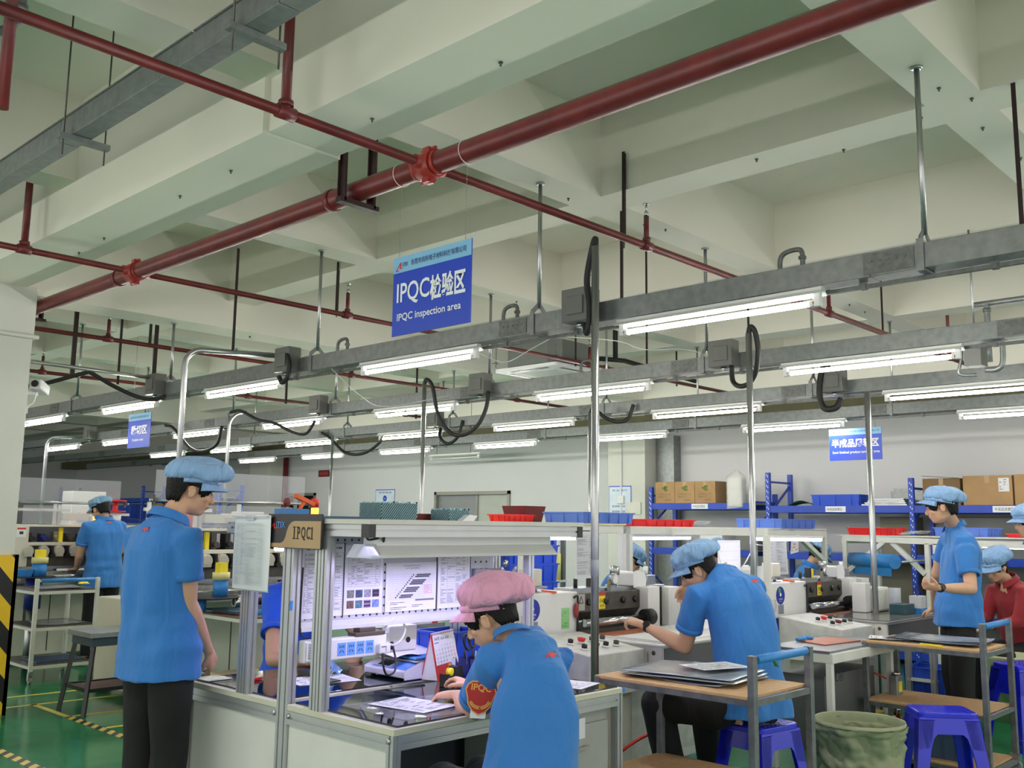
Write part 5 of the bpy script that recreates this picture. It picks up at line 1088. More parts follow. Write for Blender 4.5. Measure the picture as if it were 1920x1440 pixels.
# bits on second machine
tag(MB().bb(8.14, 8.4, 3.45, 3.64, .86, 1.06).build('foam_bundle', mat('foam_white', (214, 216, 204), .7, var=.08, scale=9, bump=.2), bevel=.02), 'clear wrapped white bundle standing on the second machine table', 'bundle')
tag(MB().bb(8.02, 8.12, 3.5, 3.62, .86, 1.1).build('white_box', 'white_machine', bevel=.004), 'narrow white block left of the wrapped bundle', 'box')
t = thing('pen_cup', 'grey pen cup with blue tape band and scissors on the second table', 'cup', (8.38, 3.2, .86)); P_(MB().bb(8.32, 8.44, 3.16, 3.26, .858, 1.0), 'cup', t, mat('cup_grey', (196, 198, 202), .4), bevel=.004); P_(MB().bb(8.317, 8.443, 3.157, 3.263, .86, .9), 'tape_band', t, 'tape_blue')
tag(MB().tube([Vector((8.38, 3.21, 1.03))+Vector((.03*cos(a), 0, .03*sin(a))) for a in [2*pi*k/12 for k in range(13)]], .005, 6).tube([Vector((8.35, 3.21, 1.05))+Vector((.012*cos(a), 0, .035*sin(a))) for a in [2*pi*k/12 for k in range(13)]], .005, 6).bar((8.38, 3.21, .87), (8.38, 3.21, 1.0), .01, .004).build('scissors', 'navy_plastic'), 'navy handled scissors in the grey pen cup', 'scissors')
tag(MB().bb(8.08, 8.28, 3.2, 3.33, .858, .94).build('blue_woven_box', 'basket_teal', bevel=.004), 'dark blue woven tray beside the grey pen cup', 'box')
tag(MB().cyl((8.3, 3.37, .86), (8.3, 3.37, 1.06), .05, 18).build('clear_canister', 'plastic_film'), 'clear plastic canister behind the blue woven tray', 'canister')
# trays on top of frames
crate('large light blue tray on the frame left of the seated worker cap', (6.0, 4.83, 1.563), (.62, .4, .085), 'tray_blue')
crate('long red tray on the frame above the seated worker', (6.9, 4.85, 1.546), (.62, .42, .06), 'tray_red')
crate('wide light blue tray with white label in the middle of the frame', (8.95, 4.8, 1.546), (.7, .5, .09), 'tray_blue')
crate('red tray with white label at the right end of the long frame', (9.95, 4.2, 1.49), (.5, .4, .075), 'tray_red')
crate('pale blue tray behind the standing man chin', (10.1, 3.35, 1.49), (.4, .5, .085), 'tray_blue')
crate('thin red tray behind the standing man shoulder', (10.0, 2.72, 1.48), (.4, .36, .045), 'tray_red')
crate('small red tray just left of the tallest pole', (5.5, 5.2, 1.563), (.3, .2, .06), 'tray_red')
for k, (x, y, z, lab) in enumerate(((7.05, 4.66, 1.55, 'crumpled white film lying at the right end of the long red tray'), (9.75, 3.75, 1.49, 'crumpled clear film strips right of the labelled red tray'), (9.95, 2.5, 1.48, 'clear film heap at the far right end of the frame'))):
    o = MB().sheet(lambda u, v, x=x, y=y, z=z: (x+.42*u, y+.16*v+.05*sin(5*u), z+.02+.02*sin(9*u+4*v)*sin(pi*v)+.03*u*(1-v)), 14, 6, 'plastic_film').build('film_scrap'); tag(o, lab, 'film')
t = thing('maroon_bin', 'maroon speckled bin behind the tallest pole', 'bin', (5.75, 5.35, 1.56)); P_(MB().taper((5.75, 5.3, 1.563), (.2, .2), (.26, .24), .13), 'tub', t, 'maroon')
# notice board on the column and wall posters
def poster(lab, x, y0, y1, z0, z1, title, rows=4):
    mb = MB(); o = Vector((x, y1, z0)); ux = Vector((0, -1, 0)); uy = Vector((0, 0, 1)); W_, H_ = y1-y0, z1-z0
    mb.prism([(0, 0), (W_, 0), (W_, H_), (0, H_)], o, ux, uy, (-.004, 0, 0), mat('poster_white', (214, 226, 240), .5)); q = o+Vector((-.0048, 0, 0))
    for a in ((0, 0, W_, .01), (0, H_-.015, W_, H_), (0, 0, .008, H_), (W_-.008, 0, W_, H_)): mb.rect(q, ux, uy, *a, 'sign_blue')
    add_text(mb, title, q+ux*.15*W_+uy*.87*H_, ux, uy, .7*W_, .05*H_, 'sign_ink'); 
    mb.prism([(W_*.5+.1*W_*cos(a), H_*.7+.1*W_*sin(a)) for a in [2*pi*k/16 for k in range(16)]], q, ux, uy, (-.0008, 0, 0), 'sign_blue'); add_text(mb, '5S', q+ux*.45*W_+uy*.67*H_+Vector((-.0015, 0, 0)), ux, uy, .1*W_, .05*H_, 'sign_white')
    for k in range(rows): add_text(mb, '整理整顿清洁', q+ux*.15*W_+uy*(.5-.12*k)*H_, ux, uy, .7*W_, .045*H_, 'sign_ink')
    return tag(mb.build('wall_poster'), lab, 'poster')
poster('white and blue notice poster on the column edge behind the tallest pole', 11.94, 8.8, 9.22, 1.5, 2.15, '安全操作')
poster('small white and blue poster behind the larger teal basket', 12.39, 14.9, 15.5, 1.6, 2.2, '管理看板', 3)
mb = MB(); mb.bb(11.93, 11.948, 8.62, 8.9, 1.72, 1.9); tag(mb.build('panel_plate', mat('plate_cream', (220, 218, 210), .6)), 'blank cream cover plate on the white wall column', 'plate')
t = thing('electrical_conduit', 'white conduit with switch box running down the wall column', 'conduit', (11.93, 9.1, 2)); P_(MB().cyl((11.93, 8.98, 0), (11.93, 8.98, 3.3), .014, 8), 'tube', t, 'white_plastic'); P_(MB().bb(11.9, 11.948, 8.92, 9.04, 1.88, 2.0), 'switch_box', t, 'white_plastic', bevel=.005)
o = MB().cyl((12.3, 18.62, 0), (12.3, 18.62, 3.9), .06, 14).build('riser_pipe', 'fire_red'); tag(o, 'dark red vertical riser pipe on the rear wall left of the exit light', 'pipe')
mb = MB(); mb.bb(12.36, 12.395, 17.05, 17.45, 2.5, 2.64, 'maroon').bb(12.355, 12.36, 17.1, 17.4, 2.53, 2.61, mat('exit_red', (150, 60, 56), .5, var=.1)); tag(mb.build('exit_light'), 'small dark red lamp box on the rear wall', 'lamp box')
tag(MB().bb(12.3, 12.395, 19.2, 19.45, 2.35, 2.5).build('wall_box', 'black_plastic'), 'small black device on the rear wall column', 'device')
# racks ------------------------------------------------------------------
def rack(lab, x0, ys, z_b, ztops, dep=.6, levels=None):
    t = thing('shelving_rack', lab, 'rack', (x0, ys[0], 0))
    for k, y in enumerate(ys):
        for s in (0, 1):
            xx = x0+dep*s
            mb = MB().bb(xx-.025, xx+.025, y-.03, y+.03, 0, ztops[k])
            P_(mb, 'upright', t, 'rack_blue', bevel=.003)
        mb = MB()
        z = .1
        while z < ztops[k]-.05: mb.bb(x0-.0262, x0-.0252, y-.012, y-.004, z, z+.02).bb(x0-.0262, x0-.0252, y+.006, y+.014, z+.02, z+.04); z += .07
        P_(mb, 'slot_holes', t, 'sign_white')
        P_(MB().bar((x0, y, ztops[k]-.12), (x0+dep, y, ztops[k]-.12), .025, .025).bar((x0, y, ztops[k]-.55), (x0+dep, y, ztops[k]-.15), .02, .025).bar((x0, y, .9), (x0+dep, y, .5), .02, .025), 'side_brace', t, 'rack_blue')
    for zl in (levels or (z_b, 1.25, .6, .15)):
        for a, b in zip(ys, ys[1:]):
            for s in (0, 1): P_(MB().bb(x0+dep*s-.02, x0+dep*s+.02, min(a, b)+.03, max(a, b)-.03, zl-.09, zl), 'beam', t, 'rack_blue', bevel=.004)
            P_(MB().bb(x0+.02, x0+dep-.02, min(a, b)+.03, max(a, b)-.03, zl-.02, zl-.005), 'shelf_board', t, mat('shelf_grey', (150, 152, 154), .5))
    return t
rack('blue steel rack on the left of the far wall with three printed cartons', 11.5, (6.5, 8.12), 1.87, (2.0, 2.1), dep=.6)
rack('blue steel rack behind the standing man with large brown cartons', 11.5, (.7, 2.57, 4.42, 6.27), 1.83, (2.15, 2.15, 2.15, 2.26))
rack('blue steel rack in the far left background', 9.2, (16.0, 19.0, 23.1), 1.97, (2.2, 2.22, 2.25), dep=.45, levels=(1.97, 1.55, .9, .2))
def rack_label(y, z, lab, txt='半成品放置区'):
    mb = MB().bb(11.474, 11.478, y-.13, y+.13, z-.035, z+.035, 'paper'); add_text(mb, txt, Vector((11.4735, y+.11, z-.018)), (0, -1, 0), (0, 0, 1), .2, .036, 'ink'); tag(mb.build('shelf_label'), lab, 'label')
rack_label(7.3, 1.825, 'white shelf label under the three printed cartons'); rack_label(5.35, 1.785, 'white shelf label under the blue crate'); rack_label(3.4, 1.785, 'white shelf label under the big brown carton')
def carton(lab, x, y, z, sx, sy, sz, logo=False, m='cardboard', rz=0., flaps=False, group=None):
    t = thing('cardboard_box', lab, 'box', (x, y, z), rz, group)
    MB().bb(-sx/2, sx/2, -sy/2, sy/2, 0, sz).build('body', m, t, bevel=.004)
    mb = MB().bb(-sx/2-.001, sx/2+.001, -.025, .025, sz-.002, sz+.001).bb(-sx/2-.001, -sx/2, -.025, .025, sz*.75, sz); mb.build('packing_tape', mat('tan_tape', (176, 144, 104), .3), t)
    if flaps: MB().bar((-sx/2, -sy/2+.01, sz), (-sx/2-.02, sy/2-.01, sz+.03), .1, .003, up=(0, 0, 1)).build('flap', m, t)
    if logo:
        mb = MB(); o = Vector((-sx/2-.001, sy/2, 0)); ux = Vector((0, -1, 0)); uy = Vector((0, 0, 1))
        g = mat('carton_green', (110, 120, 60), .8, var=0)
        for cx_, cz_ in ((.45, .7), (.56, .76), (.56, .62)):
            mb.prism([(sy*cx_+.035*cos(a), sz*cz_+.02*sin(a)) for a in [2*pi*k/10 for k in range(10)]], o, ux, uy, (-.0006, 0, 0), g)
        add_text(mb, 'パネルフォーム', o+ux*.2*sy+uy*.38*sz, ux, uy, .6*sy, .08*sz, 'ink'); add_text(mb, '四方テープ', o+ux*.2*sy+uy*.26*sz, ux, uy, .4*sy, .08*sz, 'ink'); add_text(mb, '28×28CM', o+ux*.5*sy+uy*.12*sz, ux, uy, .3*sy, .05*sz, 'ink')
        mb.build('printed_logo', None, t)
    return t
for k, y in enumerate((7.9, 7.57, 7.24)): carton(['printed carton at the left of the three on the rack', 'printed carton in the middle of the three on the rack', 'printed carton at the right of the three, its side visible'][k], 11.68, y, 1.87, .32, .325, .3, True, group='printed cartons on the rack')
t = thing('packaging_bag', 'clear bag stuffed with folded white material hanging over the rack beam', 'bag', (11.5, 6.75, 1.75))
P_(MB().sheet(lambda u, v: (11.52+.09*math.copysign(abs(cos(2*pi*u))**.5, cos(2*pi*u))*(1 if v < .85 else 1-(v-.85)*5), 6.75+.125*math.copysign(abs(sin(2*pi*u))**.5, sin(2*pi*u))*(1+.04*sin(30*v+5*u))*(1 if v < .85 else 1-(v-.85)*5.5), 1.8+.5*v+.012*sin(12*u)), 20, 14), 'bag_skin', t, mat('bag_clear', (225, 225, 222), .2, alpha=.4, bump=.8, bscale=12))
P_(MB().bb(11.46, 11.58, 6.64, 6.86, 1.82, 2.2), 'folded_stack', t, mat('stack_white', (228, 226, 222), .7, bump=1., bscale=18), bevel=.02)
carton('wide brown carton with a white shipping label above the standing man', 11.75, 3.72-.13, 1.83, .45, .52, .33)
carton('plain wide brown carton at the right end of the rack', 11.75, 3.02, 1.83, .45, .58, .335)
carton('open dark brown carton behind the standing man cap', 11.78, 4.1, 1.83, .45, .42, .31, m='cardboard_dark', flaps=True)
sheet_on('shipping_label', 'white shipping label on the wide brown carton', 'label', (11.522, 3.47, 1.98), (0, -1, 0), (0, 0, 1), .11, .15, form_doc(5, (.5,), 71, head=False, m='ink'))
crate('blue crate standing alone on the rack left of the bright pole', (11.78, 5.4, 1.83), (.4, .62, .14), 'crate_blue')
tag(MB().sheet(lambda u, v: (11.7+.2*v, 6.1-.35*u, 1.84+.06*sin(pi*u)*(1-.5*v)), 8, 4, mat('net_green', (30, 92, 70), .7, bump=1.)).build('green_cloth', solid=.004), 'dark green net cloth on the rack beside the tall upright', 'cloth')
for k in range(4): tag(MB().bb(11.55+.02*k, 12.0, 4.5+.02*k, 5.05-.03*k, 1.832+.022*k, 1.848+.022*k).build('metal_tray', 'steel'), ['lowest', 'second', 'third', 'topmost'][k]+' flat silver tray in the pile beside the bright pole', 'tray', 'silver trays piled on the rack')
t = thing('panel_stack', 'grey metal panels leaning behind the silver trays', 'panel', (12.1, 4.6, 1.83)); P_(MB().bb(12.05, 12.08, 4.0, 4.85, 1.835, 2.05).bb(12.09, 12.12, 4.1, 4.9, 1.835, 2.02), 'sheet', t, 'galvanised')
tag(MB().bb(11.55, 11.9, 7.0, 7.35, 1.25, 1.5).bb(11.53, 11.92, 6.98, 7.37, 1.5, 1.52).build('storage_box', 'white_plastic', bevel=.004), 'white lidded box on the lower level of the left rack', 'box')
tag(MB().bb(11.55, 11.9, 6.55, 6.8, 1.25, 1.45).bb(11.53, 11.92, 6.53, 6.82, 1.45, 1.47).build('storage_box', 'grey_box', bevel=.004), 'grey lidded box beside the left rack upright', 'box')
for k, (y0, y1, m_) in enumerate(((4.6, 5.0, 'olive_dark'), (3.2, 4.3, 'glass_dark'), (2.7, 3.15, 'olive_dark'))):
    tag(MB().bb(11.95, 12.3, y0, y1, 0, 1.7).build('storage_cabinet', mat('cab_olive', (112, 108, 92), .5) if m_ == 'olive_dark' else mat('cab_glass', (112, 114, 112), .15, var=.2, scale=2), bevel=.006), ['olive grey cabinet behind the rack left of the standing man', 'wide cabinet with a glass front behind the standing man', 'tall olive cabinet behind the far right worker'][k], 'cabinet')
# crate stack behind the workstation --------------------------------------
t0 = thing('crate_stand', 'low steel stand under the stack of blue crates', 'stand', (5.6, 5.3, 0)); P_(MB().bb(5.3, 6.0, 4.75+.3, 5.6, .8, .82), 'top', t0, 'steel')
for lx, ly in ((5.33, 5.08), (5.97, 5.08), (5.33, 5.57), (5.97, 5.57)): P_(MB().bb(lx-.02, lx+.02, ly-.02, ly+.02, 0, .8), 'leg', t0, 'steel')
for k in range(5):
    crate(['lowest', 'second', 'third', 'fourth', 'topmost'][k]+' blue crate in the stack behind the workstation', (5.66, 5.3, .821+.142*k), (.56, .4, .14), 'crate_blue', group='blue crates stacked behind the workstation')
# wheeled tray rack behind (seen between bench post and tallest pole)
t = thing('instrument_bench', 'white bench with pink patterned canopy behind the blue crates', 'bench', (6.9, 6.6, 0))
P_(MB().bb(6.6, 7.6, 6.4, 6.9, .98, 1.0), 'top', t, 'white_machine'); P_(MB().bb(6.62, 7.7, 6.4, 6.9, 1.44, 1.5), 'canopy', t, mat('pink_pattern', (226, 190, 206), .6, var=.3, scale=70))
for lx in (6.62, 7.58): P_(MB().bb(lx-.02, lx+.02, 6.42, 6.46, 0, 1.44), 'post', t, 'steel')
P_(MB().bb(6.7, 7.5, 6.88, 6.9, 1.0, 1.42), 'back_panel', t, 'white_machine')
for k in range(3): tag(MB().bb(6.75, 7.25, 6.5, 6.8, 1.02+.09*k, 1.05+.09*k).build('blue_bag', 'tray_blue', bevel=.01), ['lowest', 'middle', 'top'][k]+' flat blue folded packet on the white instrument bench', 'packet', 'folded blue packets')
tag(MB().cyl((7.52, 6.46, 1.0), (7.52, 6.46, 1.26), .035, 14).build('yellow_tube', mat('pale_yellow', (214, 214, 130), .5)), 'pale yellow upright tube left of the tallest pole', 'tube')
badge(t, (7.38, 6.875, 1.25), (1, 0, 0), (0, 0, 1), .07)
# ---------------------------------------------------------------- left slitting machines
def slitter(x, y, w, lab, k=0):
    t = thing('slitting_machine', lab, 'machine', (x, y, 0))
    P_(MB().bb(x+.02, x+w-.02, y+.25, y+1.0, .06, .84), 'base_cabinet', t, 'cream_machine', bevel=.01)
    mb = MB()
    for q in range(3): mb.bb(x+.15+.4*q, x+.16+.4*q, y+.247, y+.25, .1, .82)
    P_(mb, 'door_seam', t, 'dark_metal')
    P_(MB().bb(x+.28, x+.4, y+.246, y+.25, .35, .75), 'side_opening', t, 'aluminium_groove')
    P_(MB().bb(x, x+w, y-.25, y+.3, .84, .87), 'work_table', t, 'steel', bevel=.003)
    P_(MB().cyl((x+.1, y-.18, .93), (x+w-.1, y-.18, .93), .02, 16), 'feed_roller', t, 'chrome')
    P_(MB().bb(x+.1, x+w-.1, y-.12, y-.1, .88, .98), 'front_guide', t, mat('guide_steel', (150, 146, 142), .35, .6, var=.3, scale=25))
    P_(MB().bb(x+.08, x+w-.08, y-.05, y+.1, 1.03, 1.13), 'blade_beam', t, 'dark_metal', bevel=.004)
    P_(MB().bb(x+.08, x+w-.08, y-.06, y-.05, 1.0, 1.03), 'guide_bar', t, 'steel')
    n = int(w/.16)
    for q in range(n):
        P_(MB().lathe((x+.16+q*.16, y+.02, 1.19), [(.055, 0), (.06, .02), (.06, .1), (.05, .12)], 16, axis=(0, -1, 0)).bb(x+.12+q*.16, x+.2+q*.16, y-.1, y+.1, 1.135, 1.16), 'cutter_disc', t, mat('disc_cream', (190, 184, 172), .45, var=.1))
        P_(MB().bb(x+.225+q*.16, x+.245+q*.16, y-.12, y-.02, 1.12, 1.25).cyl((x+.235+q*.16, y-.13, 1.14), (x+.235+q*.16, y-.09, 1.14), .022, 10), 'clamp_knob', t, 'black_plastic')
    P_(MB().bb(x, x+w, y-.05, y+.0, 1.25, 1.285).bb(x, x+w, y-.05, y+.02, 1.45, 1.475), 'cross_rail', t, 'cream_machine', bevel=.004)
    P_(MB().bb(x, x+.16, y-.06, y+.5, .87, 1.47).bb(x+w-.16, x+w, y-.06, y+.5, .87, 1.47), 'side_frame', t, 'cream_machine', bevel=.006)
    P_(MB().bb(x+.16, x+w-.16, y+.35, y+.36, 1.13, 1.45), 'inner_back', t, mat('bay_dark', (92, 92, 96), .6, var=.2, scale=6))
    rn = random.Random(k+3)
    for q in range(int(w/.14)):
        xx = x+.2+q*.14
        P_(MB().bb(xx, xx+.05, y+.1, y+.2, 1.285, 1.285+rn.uniform(.08, .16)).cyl((xx+.025, y+.05, 1.33), (xx+.025, y+.15, 1.33), .025, 10).bb(xx+.06, xx+.1, y+.12, y+.18, 1.3, 1.34), 'cutter_head', t, ['black_plastic', 'navy_plastic', 'steel', 'dark_metal'][q % 4])
    P_(MB().bb(x+.5, x+.54, y+.0, y+.03, 1.285, 1.44), 'yellow_handle', t, 'yellow')
    mb = MB(); mb.rect((x+.03, y-.061, 1.34), (1, 0, 0), (0, 0, 1), 0, 0, .1, .11, 'paper'); mb.rect((x+.03, y-.0615, 1.34), (1, 0, 0), (0, 0, 1), .005, .08, .095, .1, 'warn_red'); mb.rect((x+.03, y-.0615, 1.34), (1, 0, 0), (0, 0, 1), .03, .03, .07, .06, 'ink')
    P_(mb, 'warning_label', t)
    badge(t, (x-.001, y+.1, 1.35), (0, -1, 0), (0, 0, 1), .07)
    # transparent guards and rod above
    P_(MB().bb(x+.05, x+w-.3, y+.1, y+.104, 1.72, 1.98), 'guard_screen', t, 'acrylic'); P_(MB().bb(x+.1, x+w-.5, y+.0, y+.004, 1.48, 1.68), 'guard_screen', t, 'acrylic')
    P_(MB().cyl((x, y+.09, 1.715), (x+w-.2, y+.09, 1.715), .013, 10), 'guard_rod', t, 'steel')
    mb = MB()
    for xx in (x+.04, x+w-.24): mb.bar((xx, y+.09, 1.68), (xx, y+.09, 1.76), .015, .015).cyl((xx, y+.05, 1.72), (xx, y+.13, 1.72), .016, 10)
    P_(mb, 'rod_clamp', t, 'dark_metal')
    for xx in (x+.1, x+.55, x+.6, x+1.0):
        P_(MB().bb(xx-.015, xx+.015, y+.28, y+.31, 1.47, 1.7), 'guard_post', t, 'white_machine')
    P_(MB().bb(x+.05, x+.7, y+.26, y+.3, 1.62, 1.65).bb(x+.8, x+w-.1, y+.26, y+.3, 1.58, 1.61), 'upper_rail', t, 'white_machine')
    P_(MB().bb(x+.6, x+.9, y+.2, y+.26, 1.52, 1.6), 'white_tray', t, 'cream_machine', bevel=.004)
    return t
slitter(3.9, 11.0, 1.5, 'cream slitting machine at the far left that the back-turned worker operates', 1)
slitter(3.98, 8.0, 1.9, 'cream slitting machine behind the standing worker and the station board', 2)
# tape towers on the slitter tables
def tape_tower(x, y, z, lab, r=.055):
    t = thing('tape_tower', lab, 'tape', (x, y, z))
    P_(MB().cyl((x, y, z), (x, y, z+.13), r, 20), 'blue_roll', t, 'tape_blue'); P_(MB().cyl((x, y, z+.13), (x, y, z+.19), r*1.15, 20), 'cream_roll', t, mat('tape_cream', (214, 206, 140), .5)); P_(MB().bb(x-r*.6, x+r*.6, y-r*.6, y+r*.6, z+.19, z+.27), 'top_roll', t, 'yellow' if z > .9 else 'tape_blue')
    return t
tape_tower(at(75, 1050, Y=10.55).x, 10.55, .95, 'blue and yellow tape rolls stacked at the far left machine', .07)
tape_tower(4.28, 7.35, .93, 'blue and cream tape rolls stacked in front of the near slitting machine', .062)
t = thing('turntable_stand', 'black round tray on a blue post beside the near slitting machine', 'stand', (4.2, 7.4, .8)); P_(MB().cyl((4.16, 7.4, .915), (4.16, 7.4, .928), .28, 28), 'tray', t, 'black_plastic'); P_(MB().cyl((4.12, 7.4, .81), (4.12, 7.4, .915), .06, 16), 'post', t, 'tape_blue')
tx = at(62, 1066, Y=10.6).x-4.15; t = thing('turntable_stand', 'black tray with a blue tub at the far left machine', 'stand', (4.15+tx, 10.6, .9)); P_(MB().cyl((4.15+tx, 10.55, .935), (4.15+tx, 10.55, .948), .2, 28), 'tray', t, 'black_plastic'); P_(MB().taper((4.04+tx, 10.58, .949), (.14, .12), (.17, .15), .07), 'tub', t, 'tape_blue'); P_(MB().cyl((4.15+tx, 10.55, .62), (4.15+tx, 10.55, .935), .08, 16), 'post', t, 'navy_plastic')
P_(MB().cyl((4.15+tx, 10.55, 0), (4.15+tx, 10.55, .62), .05, 12), 'column', t, 'steel')
# steel arm tool beside the station
t = thing('cutter_tool', 'curved black steel cutter arm with rollers seen left of the workstation post', 'machine part', (4.9, 7.4, 1.0))
P_(MB().tube(smooth_path([(4.72, 7.1, 1.12), (4.78, 7.1, 1.08), (4.8, 7.1, .98), (4.76, 7.1, .9), (4.7, 7.1, .86)], 6), .02, 10, flat=.4), 'curved_arm', t, 'dark_metal'); P_(MB().cyl((4.35, 7.25, .88), (4.85, 7.2, .88), .03, 14), 'shaft', t, 'black_rubber'); P_(MB().cyl((4.35, 7.25, .88), (4.4, 7.245, .88), .045, 16), 'shaft_end', t, 'chrome')
P_(MB().bb(4.5, 4.54, 7.2, 7.28, 0, .86), 'support', t, 'dark_metal')
# ---------------------------------------------------------------- carts
def cart(lab, x0, x1, y0, y1, zs, zt, m='frame_grey', shelf='chipboard', handle_side='y0', wheels=True, w=.035, hz=None, cat='cart', hcol='tape_blue'):
    t = thing('tool_cart', lab, cat, ((x0+x1)/2, (y0+y1)/2, 0)); zb = .11 if wheels else 0.
    for (x, y) in ((x0, y0), (x1, y0), (x0, y1), (x1, y1)):
        tall = zt if (handle_side == 'y0' and y == y0) or (handle_side == 'x0' and x == x0) else zs[0]-.005
        P_(MB().bb(x-w/2, x+w/2, y-w/2, y+w/2, zb, tall), 'post', t, m, bevel=.003)
        if wheels:
            c = P_(MB().bb(x-.012, x+.012, y-.03, y+.03, .07, .11).bb(x-.02, x-.014, y-.02, y+.02, .03, .1).bb(x+.014, x+.02, y-.02, y+.02, .03, .1), 'caster', t, 'steel')
            P_(MB().cyl((x-.012, y, .034), (x+.012, y, .034), .034, 16), 'wheel', c, mat('wheel_grey', (150, 150, 146), .5))
    for z in zs:
        mb = MB(); a = w/2+.001
        mb.bb(x0+a, x1-a, y0-.012, y0+.012, z-.04, z-.012).bb(x0+a, x1-a, y1-.012, y1+.012, z-.04, z-.012).bb(x0-.012, x0+.012, y0+a, y1-a, z-.04, z-.012).bb(x1-.012, x1+.012, y0+a, y1-a, z-.04, z-.012)
        P_(mb, 'shelf_frame', t, m)
        P_(MB().bb(x0-.014, x1+.014, y0+.02, y1+.014, z-.012, z), 'shelf_board', t, shelf)
    z = (hz or zt)-.02
    a, b = ((x0, y0, z), (x1, y0, z)) if handle_side == 'y0' else ((x0, y0, z), (x0, y1, z))
    h = P_(MB().bar(a, b, .02, .02), 'handle', t, m); P_(MB().tube([Vector(a).lerp(Vector(b), .06), Vector(a).lerp(Vector(b), .94)], .02, 12), 'handle_wrap', h, hcol)
    return t
cart('grey steel cart with chipboard shelves and blue wrapped handle nearest the seated worker', 3.98, 4.52, 2.27, 3.14, (.8, .34), .98)
cart('second grey steel cart with chipboard shelves in front of the right standing man', 6.56, 7.08, 2.12, 2.88, (.8, .42, .09), .97, wheels=True)
cl = cart('white three tier cart with wheels at the far left', 3.72, 4.3, 9.72, 10.4, (.86, .52, .17), .97, m='bench_white', shelf=mat('shelf_dark', (104, 96, 90), .3, .3))
cart('white cart with brown top and blue taped corner beside the near slitting machine', 4.16, 4.75, 6.72, 7.42, (.8, .3), .82, m='bench_white', shelf=mat('shelf_brown', (110, 92, 80), .4), w=.045, hz=.86)
tag(MB().bb(4.13, 4.19, 6.69, 6.75, .7, .93).build('tape_wrap', 'tape_blue', bevel=.006), 'blue tape wrapped round the corner post of the brown-topped cart', 'tape')
tag(MB().bb(4.25, 4.85, 6.9, 7.4, .801, .815).build('copper_plate', 'copper'), 'copper plate on the brown-topped cart', 'sheet'); tag(MB().bb(4.2, 4.7, 6.95, 7.42, .816, .83).build('cutting_mat', mat('mat_teal', (28, 70, 92), .6)), 'dark teal cutting mat on top of the copper plate', 'mat')
tag(MB().bb(4.2, 4.6, 6.8, 7.3, .301, .33).build('paper_stack', mat('kraft', (206, 192, 160), .7)), 'stack of cream paper on the lower cart shelf', 'paper stack')
# sheets on carts
def film_pile(lab, x, y, z, w, d, seed, m='film_grey', n=1):
    rn = random.Random(seed)
    for k in range(n):
        ax_, ay_ = rn.uniform(0, 6), rn.uniform(0, 6); r = radians(rn.uniform(-12, 12)); ox, oy = rn.uniform(-.03, .03), rn.uniform(-.03, .03)
        def fn(u, v): 
            px_, py_ = (u-.5)*w, (v-.5)*d
            lift_ = .012*k+.004+.006*sin(ax_+5*u)*sin(ay_+4*v)+.02*max(0, u-.8)+.015*max(0, .2-v)
            return (x+ox+px_*cos(r)-py_*sin(r), y+oy+px_*sin(r)+py_*cos(r), z+lift_+.004)
        tag(MB().sheet(fn, 14, 12, m).build('film_sheet', solid=.0015), lab[k] if isinstance(lab, (list, tuple)) else lab, 'sheet')
film_pile(['lowest grey film sheet on the nearest cart', 'middle grey film sheet on the nearest cart', 'top grey film sheet on the nearest cart'], 4.3, 2.78, .8, .45, .6, 3, n=3)
flat_sheet('white form lying on the grey film sheets of the nearest cart', (4.4, 2.72), radians(70), .21, .3, form_doc(14, (.3, .6), 35, m='ink'), z=.85)
tag(MB().tube(arc((4.5, 2.5, .84), .07, .3, 2.6, 10, ux=(.8, -.5, 0)), .004, 6).sheet(lambda u, v: (4.5+.056*cos(.3+2.3*u)-.02*v, 2.5-.035*cos(.3+2.3*u)-.03*v, .84+.07*sin(.3+2.3*u)), 10, 2, 'green').build('green_label', solid=.001), 'curled green and yellow label strip on the nearest cart', 'label')
film_pile(['lower dark film sheet on the second cart', 'upper grey film sheet on the second cart'], 6.85, 2.5, .8, .4, .6, 5, m=mat('film_dark', (92, 96, 104), .15, bump=.2, bscale=10), n=2)
film_pile('crinkled clear film on top of the second cart', 6.9, 2.45, .82, .3, .45, 6, m='plastic_film')
flat_sheet('white paper at the far corner of the second cart', (6.75, 2.78), radians(20), .2, .28, form_doc(8, (.4,), 36), z=.812)
tag(MB().bb(6.57, 6.6, 2.38, 2.52, .802, .812).build('yellow_card', 'yellow'), 'bright yellow tag on the front edge of the second cart', 'tag')
film_pile('grey foil sheets on the top of the far left cart', 4.02, 10.05, .86, .4, .5, 8, m='film_grey'); tag(MB().sheet(lambda u, v: (4.18+.1*u, 9.85+.05*v, .9+.05*sin(3*u)*v), 6, 3, 'yellow').build('yellow_note', solid=.001), 'bent yellow note on the far left cart', 'note')
film_pile('white film sheet on the middle shelf of the far left cart', 4.02, 10.05, .52, .42, .5, 9, m='plastic_film'); tag(MB().bb(3.8, 4.25, 9.8, 10.2, .172, .185).build('blue_sheet', 'slate_blue'), 'blue sheet on the bottom shelf of the far left cart', 'sheet')
